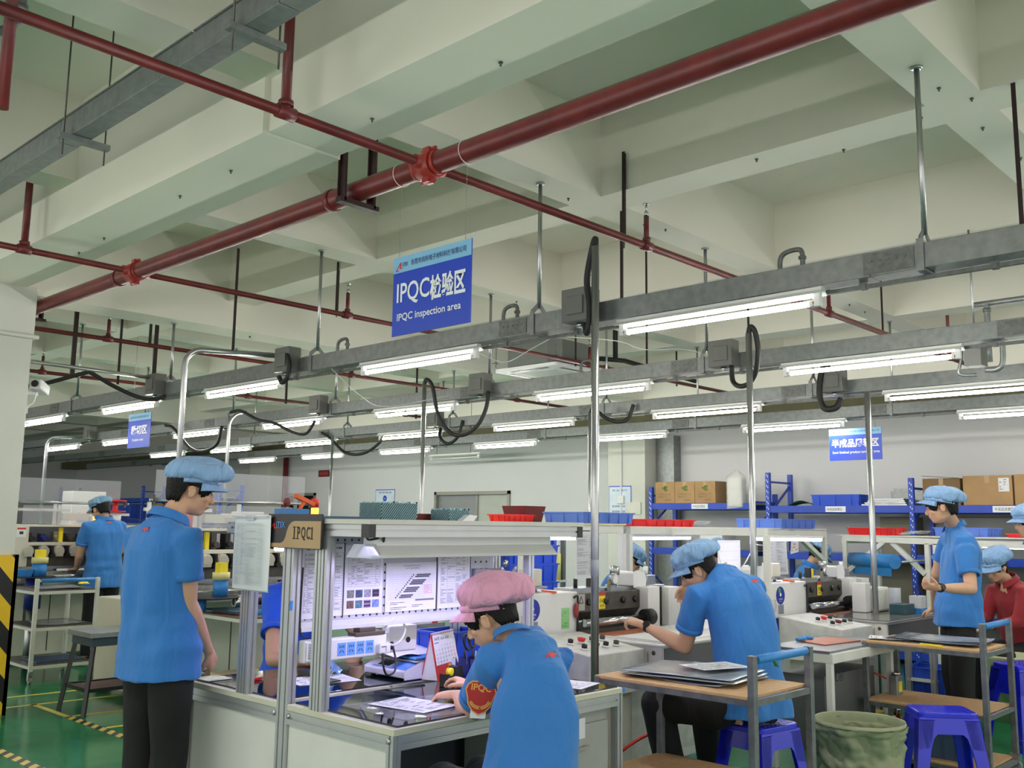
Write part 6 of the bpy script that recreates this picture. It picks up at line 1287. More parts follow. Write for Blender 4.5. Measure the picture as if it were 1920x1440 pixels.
# black low stand
t = thing('steel_stand', 'low black steel stand with grey top in the left aisle', 'stand', (3.7, 8.1, 0))
P_(MB().bb(3.45, 4.05, 7.85, 8.3, .6, .64), 'top', t, mat('top_grey', (150, 152, 156), .35, .4, var=.15, scale=12), bevel=.003); P_(MB().bb(3.48, 4.02, 7.88, 8.27, .53, .6), 'drawer', t, mat('drawer_teal', (58, 76, 90), .5))
for x, y, dx, dy in ((3.5, 7.9, -.07, -.06), (4.0, 7.9, .07, -.06), (3.5, 8.25, -.07, .06), (4.0, 8.25, .07, .06)): P_(MB().bar((x, y, .53), (x+dx, y+dy, 0), .03, .03), 'leg', t, 'black_plastic')
P_(MB().bb(3.45, 4.05, 7.85, 7.88, .18, .21).bb(3.45, 4.05, 8.27, 8.3, .18, .21).bb(3.45, 3.48, 7.88, 8.27, .18, .21).bb(4.02, 4.05, 7.88, 8.27, .18, .21), 'lower_frame', t, 'black_plastic'); P_(MB().bb(3.48, 4.02, 7.88, 8.27, .185, .2), 'lower_shelf', t, mat('shelf_maroon', (96, 60, 62), .6))
# stools ------------------------------------------------------------------
def stool(lab, x, y, rz, h=.49, top=(.34, .27), base=(.45, .38)):
    t = thing('plastic_stool', lab, 'stool', (x, y, 0), rz, 'blue plastic stools')
    (tw, td), (bw, bd) = top, base; m_ = 'stool_blue'
    MB().prism(rrect(tw, td, .04, 5, -tw/2, -td/2), (0, 0, h-.035), (1, 0, 0), (0, 1, 0), (0, 0, .035)).build('seat', m_, t, bevel=.008)
    mb = MB(); rn = 0
    for i in range(9):
        for j in range(7): mb.bb(-tw/2+.04+i*(tw-.08)/8-.007, -tw/2+.04+i*(tw-.08)/8+.007, -td/2+.03+j*(td-.06)/6-.004, -td/2+.03+j*(td-.06)/6+.004, h-.001, h+.002)
    mb.build('seat_tread', m_, t)
    for sx in (-1, 1):
        for sy in (-1, 1):
            a = Vector((sx*tw/2, sy*td/2, h-.04)); b = Vector((sx*bw/2, sy*bd/2, 0)); th = .012; lw = .085
            vs = []
            for P, L in ((a, lw*1.05), (a.lerp(b, .5), lw*.85), (b, lw*.8)):
                x_, y_, z_ = P; vs += [(x_, y_, z_), (x_-sx*L, y_, z_), (x_-sx*L, y_-sy*th, z_), (x_-sx*th, y_-sy*th, z_), (x_-sx*th, y_-sy*L, z_), (x_, y_-sy*L, z_)]
            fs = [(i*6+k, i*6+(k+1) % 6, (i+1)*6+(k+1) % 6, (i+1)*6+k) for i in range(2) for k in range(6)]+[(0, 1, 2, 3, 4, 5), (17, 16, 15, 14, 13, 12)]
            MB().add(vs, fs).build('leg', m_, t, bevel=.004)
    # apron with arched lower edge
    for s in (-1, 1):
        for ax_ in (0, 1):
            L = (tw if ax_ == 0 else td)/2; B = (bw if ax_ == 0 else bd)/2; D = (td if ax_ == 0 else tw)/2; DB = (bd if ax_ == 0 else bw)/2
            pts = []
            f = lambda u, z: (L+(B-L)*(h-.04-z)/(h-.04))
            prof = [(-1, h-.03), (1, h-.03), (1, h-.2), (.62, h-.19), (.55, h-.14), (.42, h-.115), (-.42, h-.115), (-.55, h-.14), (-.62, h-.19), (-1, h-.2)]
            o1, o2 = [], []
            for u, z in prof:
                a_ = f(u, z)*u*.97; d_ = D+(DB-D)*(h-.04-z)/(h-.04)
                for o, dd in ((o1, d_), (o2, d_-.01)):
                    o.append((a_, s*dd, z) if ax_ == 0 else (s*dd, a_, z))
            n = len(prof); fs = [tuple(range(n)), tuple(range(2*n-1, n-1, -1))]+[(i, (i+1) % n, n+(i+1) % n, n+i) for i in range(n)]
            MB().add(o1+o2, fs).build('apron', m_, t, bevel=.003)
    return t
stool('blue plastic stool the worker with a watch sits on', 4.93, 2.77, radians(-8), .5)
stool('empty blue plastic stool in front of the second cart', 6.08, 2.22, radians(-52), .5)
for k in range(3): stool(['lowest of three nested blue stools right of the second cart', 'middle of three nested blue stools right of the second cart', 'top one of three nested blue stools right of the second cart'][k], 7.9, 2.28, radians(-30), .5+0*.03).location.z = .045*k-.0
stool('blue stool under the pink-capped inspector', 2.86, 2.42, radians(5), .46)
stool('blue stool under the worker on the far side of the workstation', 3.38, 4.98, radians(5), .46)
# waste bag barrel
t = thing('waste_bag_bin', 'round bin lined with a crumpled olive woven bag between the two carts', 'bin', (5.62, 2.52, 0))
rn = random.Random(4)
def bagf(u, v):
    a = 2*pi*u; r = .2+.045*v+.012*sin(7*a+5*v)*v+.035*noise.noise(Vector((cos(a)*2.2, sin(a)*2.2, v*5)))+.014*noise.noise(Vector((cos(a)*6, sin(a)*6, v*12)))
    if v > .93: r += .02
    return (5.62+r*cos(a), 2.52+r*sin(a), .0+.44*v+.012*noise.noise(Vector((cos(a)*3, sin(a)*3, 1)))*v)
mb = MB().sheet(bagf, 110, 44)
mb.sheet(lambda u, v: (5.62+(.255-.05*v+.01*noise.noise(Vector((cos(2*pi*u)*3, sin(2*pi*u)*3, v))))*cos(2*pi*u), 2.52+(.255-.05*v+.01*noise.noise(Vector((cos(2*pi*u)*3, sin(2*pi*u)*3, v))))*sin(2*pi*u), .44+.02*sin(pi*min(1, v*4))-.25*max(0, v-.2)), 48, 10)
P_(mb, 'bag_liner', t, 'bag_olive', weld=True)
P_(MB().cyl((5.62, 2.52, .03), (5.62, 2.52, .2), .18, 24), 'waste', t, 'film_grey')
o = thing('waste_bag_bin', 'pale plastic waste bag at the feet of the left standing man', 'bag', (2.95, 5.4, 0)); P_(MB().sphere((2.96, 5.35, .16), (.17, .17, .17)).tube([(2.96, 5.35, .28), (2.97, 5.35, .4)], [.06, .03], 10), 'bag_body', o, mat('bag_pale', (190, 190, 170), .5, bump=.8, bscale=10, var=.1))
t = thing('waste_bag_bin', 'bin with a pale liner behind the nested stools', 'bin', (8.9, 2.65, 0)); P_(MB().lathe((8.9, 2.65, 0), [(.2, 0), (.24, .5), (.25, .52), (.23, .53), (.2, .4)], 24), 'bag_liner', t, mat('liner_pale', (196, 200, 160), .5, bump=.5, bscale=12))
# floor crates
crate('small blue crate on the floor under the second cart', (6.78, 2.72-.3, .092), (.3, .24, .16), 'slate_blue'); t = thing('tool_chest', 'black tool chest with yellow lid below the second cart', 'tool box', (6.9, 3.05, 0)); P_(MB().bb(6.72, 7.05, 2.98, 3.2, 0, .2), 'body', t, 'black_plastic', bevel=.01); P_(MB().bb(6.71, 7.06, 2.97, 3.21, .2, .27), 'lid', t, mat('lid_yellow', (190, 176, 60), .5), bevel=.01)
crate('blue crate standing on the floor behind the second machine legs', (7.9, 2.95, .0), (.3, .3, .5), 'crate_blue')
t = thing('aluminium_frame_stand', 'small aluminium profile stand behind the second cart', 'stand', (7.9, 3.0, 0))
for x, y in ((7.72, 2.86), (8.05, 2.86), (7.72, 3.05)): P_(profile(MB(), (x, y, 0), (x, y, .75)), 'post', t)
P_(MB().bb(7.7, 8.07, 2.84, 3.07, .4, .42), 'shelf_board', t, 'bench_white')
# objects on the rack at left and near it
t = thing('signal_tower', 'red amber and green signal tower lamp in the left background', 'signal lamp', (4.55, 10.3, 1.5))
P_(MB().bb(4.62, 4.8, 10.6, 10.9, 1.3, 1.4), 'base', t, 'white_machine'); 
for z, m_ in ((1.4, 'green'), (1.49, 'amber_lit'), (1.58, 'warn_red')): P_(MB().cyl((4.66, 10.7, z), (4.66, 10.7, z+.085), .03, 16), 'lens', t, m_)
P_(MB().cyl((4.66, 10.7, 1.18), (4.66, 10.7, 1.4), .01, 8), 'stem', t, 'steel')
t = thing('signal_tower', 'red and amber signal tower lamp behind the station board', 'signal lamp', (5.0, 7.6, 1.5))
for z, m_ in ((1.59, 'amber_lit'), (1.68, 'warn_red')): P_(MB().cyl((5.5, 7.8, z), (5.5, 7.8, z+.085), .036, 16), 'lens', t, m_)
P_(MB().cyl((5.5, 7.8, 1.47), (5.5, 7.8, 1.59), .012, 8).bb(5.45, 5.55, 7.8, 7.9, 1.46, 1.475), 'stem', t, 'steel')
t = thing('red_lamp', 'round dark red lamp on a thin stalk behind the workstation shelf', 'lamp', (5.3, 8.0, 1.5)); P_(MB().sphere((5.33, 8.02, 1.73), (.035, .035, .045)), 'globe', t, 'maroon'); P_(MB().cyl((5.33, 8.02, 1.47), (5.33, 8.02, 1.7), .005, 6), 'stem', t, 'steel')
t = thing('roll_stand', 'red flanged reel with white canister in the left background', 'reel', (5.0, 11.0, 1.5)); P_(MB().lathe((5.05, 11.1, 1.62), [(.12, 0), (.12, .015), (.03, .02), (.03, .12), (.12, .125), (.12, .14)], 20), 'reel', t, 'warn_red'); P_(MB().cyl((5.05, 11.1, 1.48), (5.05, 11.1, 1.62), .07, 16), 'canister', t, 'white_plastic')
for k, (x, y) in enumerate(((9.3, 18.4), (9.3, 17.9), (9.3, 17.3))): tag(MB().cyl((x, y, 1.555), (x, y, 1.85), .13, 16).build('paper_core_roll', 'cardboard'), ['leftmost', 'middle', 'rightmost'][k]+' brown roll standing on the far left rack shelf', 'roll', 'brown rolls on the far left rack')
crate('blue crate on the far left rack shelf', (9.45, 20.2, 1.555), (.4, 1.2, .3), 'crate_blue'); crate('blue crate beside the column in the left background', (4.3, 13.2, 1.5), (.4, .5, .22), 'crate_blue')
tag(MB().bb(4.1, 4.6, 12.95, 13.45, 0, 1.49).build('storage_cabinet', 'white_machine', bevel=.01), 'white cabinet under the blue crate near the column', 'cabinet')
t = thing('control_cabinet', 'white control cabinet with small screen in the left background', 'cabinet', (5.25, 11.4, 0)); P_(MB().bb(4.98, 5.4, 12.15, 12.45, 0, 1.88), 'housing', t, 'white_machine', bevel=.008); P_(MB().bb(5.06, 5.22, 12.14, 12.15, 1.5, 1.57), 'screen', t, 'holo_blue'); P_(MB().bb(5.05, 5.32, 12.135, 12.15, 1.18, 1.45), 'opening', t, 'dark_void')
for k, (x, y, z, w_, h_, m_, lab) in enumerate(((5.2, 8.6, 1.475, .25, .16, 'white_plastic', 'white carton on the near slitting machine top'), (4.55, 8.5, 1.475, .16, .12, 'tray_red', 'red and white carton left of the document pocket'), (4.9, 8.4, 1.475, .3, .1, mat('slate_box', (110, 118, 130), .5), 'slate coloured box on the near slitting machine top'), (4.75, 8.3, 1.29, .2, .13, 'paper', 'white instrument box inside the near slitting machine bay'))):
    tag(MB().bb(x, x+w_, y, y+.2, z, z+h_).build('carton', m_, bevel=.003), lab, 'box')
# emblem on person shirts is made with the people below
# ================================================================= PEOPLE
mat('skin', (206, 160, 132), .5, var=.05, scale=9)
mat('hair_black', (9, 8, 8), .6, var=.3, scale=80, bump=.5, bscale=90, spec=.25)
def cloth_mat(name, rgb, fold=.5):
    m = mat(name, rgb, .8, var=.05, scale=3, sheen=.15); nt = m.node_tree; b = nt.nodes['Principled BSDF']
    tc = nt.nodes.new('ShaderNodeTexCoord'); mp = nt.nodes.new('ShaderNodeMapping'); mp.inputs['Scale'].default_value = (9, 9, 3)
    n = nt.nodes.new('ShaderNodeTexNoise'); n.inputs['Scale'].default_value = 1.; n.inputs['Detail'].default_value = 3; n.inputs['Distortion'].default_value = .6
    bp = nt.nodes.new('ShaderNodeBump'); bp.inputs['Strength'].default_value = fold; bp.inputs['Distance'].default_value = .03
    nt.links.new(tc.outputs['Object'], mp.inputs[0]); nt.links.new(mp.outputs[0], n.inputs[0]); nt.links.new(n.outputs[0], bp.inputs['Height']); nt.links.new(bp.outputs[0], b.inputs['Normal'])
    return m
cloth_mat('polo_blue', (46, 118, 194), .9); cloth_mat('trouser_black', (13, 13, 16), .5); M('trouser_black').node_tree.nodes['Principled BSDF'].inputs['Sheen Weight'].default_value = 0; cloth_mat('jean_dark', (44, 52, 70), .4)
cloth_mat('jacket_red', (140, 22, 36), .6); cloth_mat('cap_blue', (134, 170, 214), 1.); cloth_mat('cap_pale', (118, 154, 186), 1.); cloth_mat('cap_pink', (222, 158, 190), 1.)
for q_ in ('cap_blue', 'cap_pale', 'cap_pink'):
    for n_ in M(q_).node_tree.nodes:
        if n_.type == 'MAPPING': n_.inputs['Scale'].default_value = (22, 22, 9); cloth_mat('tshirt_royal', (20, 84, 214), .3)
def rings(mb, secs, seg=24, p=2.3):
    """closed loft; secs = (centre, half width, half depth, side vector)"""
    n = len(secs); vs = []
    for i, (c, rx, ry, sd) in enumerate(secs):
        c = Vector(c); t = (Vector(secs[min(i+1, n-1)][0])-Vector(secs[max(i-1, 0)][0])).normalized()
        s = Vector(sd); s = (s-t*s.dot(t)).normalized(); f = t.cross(s)
        for k in range(seg):
            a = 2*pi*k/seg; ca, sa = cos(a), sin(a)
            vs.append(c+s*(rx*math.copysign(abs(ca)**(2/p), ca))+f*(ry*math.copysign(abs(sa)**(2/p), sa)))
    fs = [(i*seg+k, i*seg+(k+1) % seg, (i+1)*seg+(k+1) % seg, (i+1)*seg+k) for i in range(n-1) for k in range(seg)]
    fs += [tuple(reversed(range(seg))), tuple((n-1)*seg+k for k in range(seg))]
    mb.add(vs, fs, None, True)
TS = bpy.data.scenes.new('scratch')
def fuse(mb, name, m, parent, vox, smooth=3, disp=None):
    """merge overlapping closed volumes into one continuous skin"""
    me = bpy.data.meshes.new('tmp'); me.from_pydata(mb.v, [], mb.f); me.update()
    bm = bmesh.new(); bm.from_mesh(me); bmesh.ops.recalc_face_normals(bm, faces=bm.faces); bm.to_mesh(me); bm.free()
    o = bpy.data.objects.new('tmp', me); TS.collection.objects.link(o)
    md = o.modifiers.new('r', 'REMESH'); md.mode = 'VOXEL'; md.voxel_size = vox; md.use_smooth_shade = True
    if smooth: md = o.modifiers.new('s', 'SMOOTH'); md.iterations = smooth; md.factor = .5
    
    with bpy.context.temp_override(scene=TS, view_layer=TS.view_layers[0]):
        dg = bpy.context.evaluated_depsgraph_get(); me2 = bpy.data.meshes.new_from_object(o.evaluated_get(dg))
    bpy.data.objects.remove(o); bpy.data.meshes.remove(me)
    if disp:
        n_ = len(me2.vertices); co = [0.]*(3*n_); no = [0.]*(3*n_); me2.vertices.foreach_get('co', co); me2.vertices.foreach_get('normal', no)
        for i in range(n_):
            d_ = disp(Vector(co[3*i:3*i+3]))
            for q in range(3): co[3*i+q] += no[3*i+q]*d_
        me2.vertices.foreach_set('co', co); me2.update()
    me2.materials.clear(); me2.materials.append(M(m)); me2.polygons.foreach_set('use_smooth', [True]*len(me2.polygons)); me2.name = name
    ob = bpy.data.objects.new(name, me2); COL.objects.link(ob); ob.parent = parent; l = world_loc(parent); ob.location = -l
    return ob
def hand(mb, w, d, n, side, curl=.5, spread=.0, size=1., curls=None):
    """palm, four jointed fingers and a thumb; w wrist, d pointing direction, n direction the palm faces, side +-1 thumb side along n x d"""
    w = Vector(w); d = Vector(d).normalized(); n = Vector(n); n = (n-d*n.dot(d)).normalized(); s = n.cross(d)*side; k = size
    rings(mb, [(w-d*.03*k, .024*k, .019*k, s), (w, .026*k, .018*k, s), (w+d*.03*k, .034*k, .018*k, s), (w+d*.06*k, .041*k, .0165*k, s), (w+d*.088*k, .041*k, .013*k, s), (w+d*.096*k, .036*k, .009*k, s)], 16, 2.6)
    L = (.072, .08, .075, .06)
    for i in range(4):
        off = .031-.0205*i; r = (.0088, .0092, .0088, .0078)[i]*k
        p = w+d*(.086-.004*abs(i-1.2))*k+s*off*k; c = (curls[i] if curls else curl); ang = 0.; fd = (d+s*(off*4*spread)).normalized(); pts = [p-d*.012*k, p]; rs = [r, r]
        for j, fr in enumerate((.44, .31, .25)):
            ang += c*(1., 1.1, .8)[j]; v = fd*cos(ang)+n*sin(ang); p = p+v*L[i]*fr*k; pts.append(p); rs.append(r*(.96, .88, .7)[j])
        mb.tube(pts, rs, 10, up=s)
        mb.sphere(pts[-1], rs[-1]*1.02, seg=8, ring=6)
        for q in (1, 2, 3): mb.sphere(pts[q], rs[q]*1.05, seg=8, ring=6)
    b = w+d*.022*k+s*.024*k; v = (d*.62+s*.62+n*.35).normalized(); v2 = (d*.85+s*.25+n*(.3+.5*curl)).normalized(); v3 = (d*.8+n*(.3+.6*curl)-s*.1*curl).normalized()
    pts = [b-v*.01*k, b+v*.03*k, b+v*.03*k+v2*.028*k, b+v*.03*k+v2*.028*k+v3*.024*k]
    mb.tube(pts, [.015*k, .0125*k, .0105*k, .0085*k], 10, up=n)
    for q, r in ((1, .0128), (2, .0108), (3, .0086)): mb.sphere(pts[q], r*k, seg=8, ring=6)
def hframe(az, pitch=0., roll=0.):
    f = Vector((cos(az)*cos(pitch), sin(az)*cos(pitch), -sin(pitch))); r = f.cross(Vector((0, 0, 1))).normalized(); u = r.cross(f)
    return Matrix((cos(roll)*r+sin(roll)*u, f, -sin(roll)*r+cos(roll)*u)).transposed()   # columns: right, forward, up
def make_cap(par, Hc, R, m, style=0, sc=1., tilt_=0.):
    R = R @ Matrix.Rotation(tilt_, 3, 'X')
    """soft work cap: gathered crown, band and peak"""
    rx, ry = .089*sc, .109*sc; base = Vector((0, -.006, .062)); tilt = -.05
    def band(a): # rim ellipse, drops at the back
        return Vector((rx*sin(a), ry*cos(a), base.z + tilt*(-.5*cos(a)+.5)*.42))
    cfg = [(1.30, .115, .012, .03), (1.26, .105, -.022, .0), (1.42, .13, -.045, .0), (1.3, .105, -.026, .0), (1.2, .09, -.015, 0)][style]
    A, hh, back, ov = cfg; ph0 = -.55
    def crown(u, v):
        a = 2*pi*u; b0 = band(a); t = v; ph = ph0+(pi/2-ph0)*t; s_ = min(1, t/.13); s_ = s_*s_*(3-2*s_)
        rad = (1-s_)+A*max(0., cos(ph))*s_
        z = b0.z*(1-t)+.045*t+hh*sc*(sin(ph)-sin(ph0))/(1-sin(ph0))*s_-.012*sin(pi*min(1, t*3))
        n3 = Vector((cos(a)*1.6, sin(a)*1.6, t*1.8+style*3)); n4 = Vector((cos(a)*4, sin(a)*4, t*3+style))
        fold = .04*sin(19*a+4*sin(2*a)+2*t)*(1-t)**1.3*s_+.1*noise.noise(n3)*s_+.07*noise.noise(n4)*s_*(1-t*.5)
        rad *= 1+fold; z += hh*.22*noise.noise(n3*1.3+Vector((5, 0, 0)))*s_*max(0., 1-t*.6)
        fr = ov*max(0., cos(a))*sin(pi*min(1, t*1.3))
        return Hc+R @ Vector((b0.x*rad, b0.y*rad+back*s_+fr, z))
    mb = MB().sheet(crown, 88, 20)
    c = P_(mb, 'cap_crown', par, m, weld=True, solid=.002)
    mb = MB().sheet(lambda u, v: Hc+R @ (band(2*pi*u)+Vector((.003*sin(2*pi*u), .003*cos(2*pi*u), -.026*sc*v+.006))), 48, 2)
    P_(mb, 'cap_band', c, m, solid=.003)
    def peak(u, v):
        a = (u-.5)*radians(150); b0 = band(a); L = .058*sc*max(0., cos((u-.5)*pi))**.6 if abs(u-.5) < .5 else 0
        return Hc+R @ (b0+Vector((sin(a)*L*v*.7, cos(a)*L*v+.003, -.02-.026*v-.012*(abs(u-.5)*2)**2*v)))
    P_(MB().sheet(peak, 20, 5), 'cap_peak', c, m, solid=.003)
    return c
def make_hair(par, Hc, R, long=0., front=True):
    rx, ry, rz = .086, .112, .1; c = Vector((0, -.012, .03))
    def low(a):  # a=0 front, pi back
        x = abs((a+pi) % (2*pi)-pi)
        if x < .55: return .022 if front else .06
        if x < 1.25: return -.006-.016*sin((x-.55)*4.5)
        if x < 1.72: return .014
        lo_ = -.072-.03*long
        return lo_ if x > 2.0 else .014+(lo_-.014)*((x-1.72)/.28)
    def fn(u, v):
        a = 2*pi*u; lo = low(a)+.008*noise.noise(Vector((cos(a)*9, sin(a)*9, 0)))+.006*sin(37*a)
        z = lo+(c.z+rz*.98-lo)*sin(v*pi/2); k = sqrt(max(.0, 1-((z-c.z)/rz)**2)); w = 1+.03*noise.noise(Vector((cos(a)*8, sin(a)*8, z*10)))
        if z < c.z-.02: k = max(k, .9-.32*max(0, (c.z-.05-z)/.09)**1.5)
        return Hc+R @ Vector((rx*k*sin(a)*w, ry*k*cos(a)*w+c.y, z))
    return P_(MB().sheet(fn, 90, 14), 'hair', par, 'hair_black', solid=.007)
def person(lab, neck, pelvis, sh, Hc, haz, hpitch, taz, arms, legs, shirt='polo_blue', cap='cap_blue', cstyle=1, trousers='trouser_black', vox=.008, hroll=0., hairlong=0., hem=None, lean=None, female=False, emblem=True, sleeve=.62, girth=1., long_sleeve=False, hs=1., cspan=1.72, ctilt=0., chh=1.):
    """sh=(right,left) shoulders; arms=[(elbow,wrist,handdir,palmnormal,curl,thumbside,curls)] right then left; legs=[(hip,knee,ankle,footdir)]"""
    t = thing('person', lab, 'person', (pelvis.x, pelvis.y, 0))
    side = (Vector(sh[0])-Vector(sh[1])).normalized(); fw = Vector((cos(taz), sin(taz), 0))
    R = hframe(haz, hpitch, hroll); Hc = Vector(Hc); g = girth
    H = lambda x, y, z: Hc+R @ Vector((x, y, z))*hs
    mb = MB()
    # head
    mb.sphere(H(0, -.006, .03), (.075, .095, .092), R=R, seg=22, ring=14); mb.sphere(H(0, .03, -.03), (.06, .064, .088), R=R, seg=18, ring=12)
    mb.sphere(H(0, .052, -.088), (.036, .034, .028), R=R); mb.sphere(H(0, .02, -.07), (.052, .05, .04), R=R)
    mb.sphere(H(0, .083, .018), (.046, .014, .012), R=R); 
    mb.tube([H(0, .088, .008), H(0, .103, -.018), H(0, .11, -.034)], [.008, .0105, .013], 10); mb.sphere(H(0, .106, -.037), (.0165, .012, .009), R=R, seg=10, ring=7)
    mb.sphere(H(0, .088, -.061), (.021, .012, .0065), R=R, seg=12, ring=8); mb.sphere(H(0, .086, -.071), (.018, .012, .007), R=R, seg=12, ring=8)
    for s in (-1, 1):
        mb.sphere(H(s*.04, .062, -.028), (.022, .022, .02), R=R, seg=12, ring=8)
        rr = R @ Matrix.Rotation(s*.35, 3, 'Z'); mb.sphere(H(s*.084, -.006, -.016), (.009, .02, .032), R=rr, seg=12, ring=8); mb.tube([H(s*.088, .006, -.036), H(s*.092, .008, -.01), H(s*.096, -.002, .012), H(s*.099, -.02, .008), H(s*.096, -.024, -.014)], .005, 8)
    neck = Vector(neck)
    nk = .052*g if not female else .046
    rings(mb, [(neck-Vector((0, 0, .06)), nk*1.15, nk*1.0, side), (neck, nk*1.04, nk*1.02, side), (neck.lerp(H(0, -.025, -.06), .6), nk, nk, side), (H(0, -.02, -.05), nk*1.02, nk*1.1, side), (H(0, -.015, -.01), nk, nk, side)], 18, 2.)
    pelvis = Vector(pelvis); ch = (Vector(sh[0])+Vector(sh[1]))/2
    rings(mb, [(pelvis+Vector((0, 0, .05)), .09, .07, side), (pelvis.lerp(ch, .5), .1, .075, side), (ch-Vector((0, 0, .04)), .12, .07, side), (neck-Vector((0, 0, .03)), .06, .05, side)], 16)
    for k, arm in enumerate(arms):
        if arm is None: continue
        el, wr, hd, pn, curl, ts, curls = arm; S = Vector(sh[k]); el = Vector(el); wr = Vector(wr)
        s_ = (el-S).cross(wr-el); s_ = s_.normalized() if s_.length > 1e-4 else side
        fd = (wr-el).normalized()
        rings(mb, [(S, .05, .05, s_), (S.lerp(el, .3), .053*g, .05*g, s_), (S.lerp(el, .7), .046*g, .045*g, s_), (el, .042*g, .042*g, s_)], 16, 2.)
        mb.sphere(el, .042*g)
        rings(mb, [(el, .042*g, .042*g, s_), (el.lerp(wr, .22), .046*g, .042*g, s_), (el.lerp(wr, .55), .038*g, .035*g, s_), (el.lerp(wr, .85), .028*g, .0245*g, s_), (wr, .027*g, .021*g, s_)], 16, 2.)
        hand(mb, wr, hd, pn, ts, curl, curls=curls)
    for lg in legs:
        hp, kn, an, ft = [Vector(q) for q in lg]; mb.tube([hp, kn, an], [.07, .045, .035], 12); mb.sphere(kn, .045); mb.tube([an-Vector((0, 0, .02)), an+ft.normalized()*.1-Vector((0, 0, .035))], [.035, .025], 10)
    body = fuse(mb, 'body', 'skin', t, vox if vox < .007 else vox*.85, 2)
    # eyes and brows
    for s in (-1, 1):
        e = P_(MB().sphere(H(s*.03, .0835, -.003), (.0125*hs, .007*hs, .0055*hs), R=R, seg=12, ring=8), 'eye', t, 'white_plastic'); P_(MB().sphere(H(s*.03, .0892, -.0035), .0046*hs, seg=10, ring=6), 'pupil', e, 'black_plastic')
        P_(MB().tube([H(s*.015, .093, .016), H(s*.032, .091, .02), H(s*.047, .08, .016)], [.0028, .0032, .002], 6).tube([H(s*.017, .0905, .0025), H(s*.03, .0925, .004), H(s*.044, .084, .001)], .0013, 6), 'eyebrow', t, 'hair_black')
    P_(MB().sphere(H(0, .0965, -.0645), (.021*hs, .005*hs, .0045*hs), R=R, seg=12, ring=6), 'mouth', t, mat('lip', (168, 104, 94), .5))
    make_hair(t, Hc, R, hairlong)
    make_cap(t, Hc, R, cap, cstyle, 1., ctilt)
    # shirt
    sd = Vector((side.x, side.y, 0)).normalized(); hemP = Vector(hem) if hem is not None else pelvis-Vector((0, 0, .1))
    top = neck; mid = pelvis.lerp(ch, .5); wd = (Vector(sh[0])-Vector(sh[1])).length/2
    bk = -fw
    if lean is None: lean = bk*.02
    mb = MB()
    fo = .9 if female else 1.
    rings(mb, [(hemP-Vector((0, 0, .02)), .215*g*fo, .165*g, sd), (pelvis, .205*g*fo, .155*g, sd), (pelvis.lerp(ch, .3)+lean*.5, .178*g*fo, .135*g, sd), (pelvis.lerp(ch, .6)+lean, .178*g*fo, .13*g, sd), (pelvis.lerp(ch, .86)+lean, wd*1.0, .122*g, sd), (ch+lean*.6+Vector((0, 0, .02)), wd*.92, .09*g, sd), (ch.lerp(neck, .6)+Vector((0, 0, .015)), .105, .07, sd), (neck+Vector((0, 0, .0)), .07, .062, sd)], 30, 2.5)
    for k, arm in enumerate(arms):
        S = Vector(sh[k]); inn = ch.lerp(S, .45)
        if arm is None: el = S-Vector((0, 0, .3))+fw*.05; wr = el
        else: el = Vector(arm[0]); wr = Vector(arm[1])
        s_ = (el-S).cross(Vector((.01, .02, 1))); s_ = side if s_.length < 1e-3 else s_.normalized()
        e = S.lerp(el, sleeve)
        secs = [(inn, .075, .07, s_), (S-Vector((0, 0, .01)), .074*g, .07*g, s_), (S.lerp(el, sleeve*.55), .07*g, .07*g, s_), (e, .068*g, .066*g, s_)]
        if long_sleeve: secs = [(inn, .075, .07, s_), (S-Vector((0, 0, .01)), .074, .07, s_), (S.lerp(el, .6), .062, .062, s_), (el, .056, .056, s_), (el.lerp(wr, .5), .05, .048, s_), (el.lerp(wr, .95), .042, .04, s_)]
        rings(mb, secs, 20, 2.)
    pk = pelvis
    def wr_(co):
        z = (co.z-hemP.z)/max(.2, (ch.z-hemP.z)); a = .015*noise.noise(Vector((co.x*7, co.y*7, co.z*2.2)))+.008*noise.noise(Vector((co.x*15+3, co.y*15, co.z*6)))
        a += .012*noise.noise(Vector((co.x*5, co.y*5, co.z*14)))*max(0, 1-abs(z-.25)*2.5)
        return a
    shirt_o = fuse(mb, 'shirt', shirt, t, vox, 5, wr_)
    # hem band at sleeves
    if not long_sleeve:
        for k, arm in enumerate(arms):
            if arm is None: continue
            S = Vector(sh[k]); el = Vector(arm[0]); d = (el-S).normalized(); e = S.lerp(el, sleeve)
            s_ = (el-S).cross(Vector((.01, .02, 1))).normalized(); f_ = d.cross(s_)
            mbx = MB().sheet(lambda u, v: e+d*(-.024+.03*v)+s_*cos(2*pi*u)*.0705*g+f_*sin(2*pi*u)*.069*g, 32, 2); P_(mbx, 'sleeve_hem', shirt_o, shirt, solid=.004)
    # collar
    up = ((H(0, -.02, -.06)-neck).normalized()*.6+Vector((0, 0, .4))).normalized()
    def col(u, v):
        a = pi*cspan*(u-.5)+pi; s_ = sd; f_ = up.cross(s_); f_ = f_ if f_.dot(fw) > 0 else -f_
        r1 = nk*1.4+.005+.014*v*(1-.2*abs(u-.5)); dz = .034-.034*v if v < .01 else .036*(1-v)-.012*v
        return neck+up*(dz*chh)+s_*sin(a)*r1*1.12-f_*-cos(a)*r1*1.12 + f_*(.018*v*(abs(u-.5)*2)**3)
    if shirt != 'jacket_red' or True: P_(MB().sheet(col, 30, 5), 'collar', shirt_o, shirt, solid=.004)
    # trousers
    mb = MB()
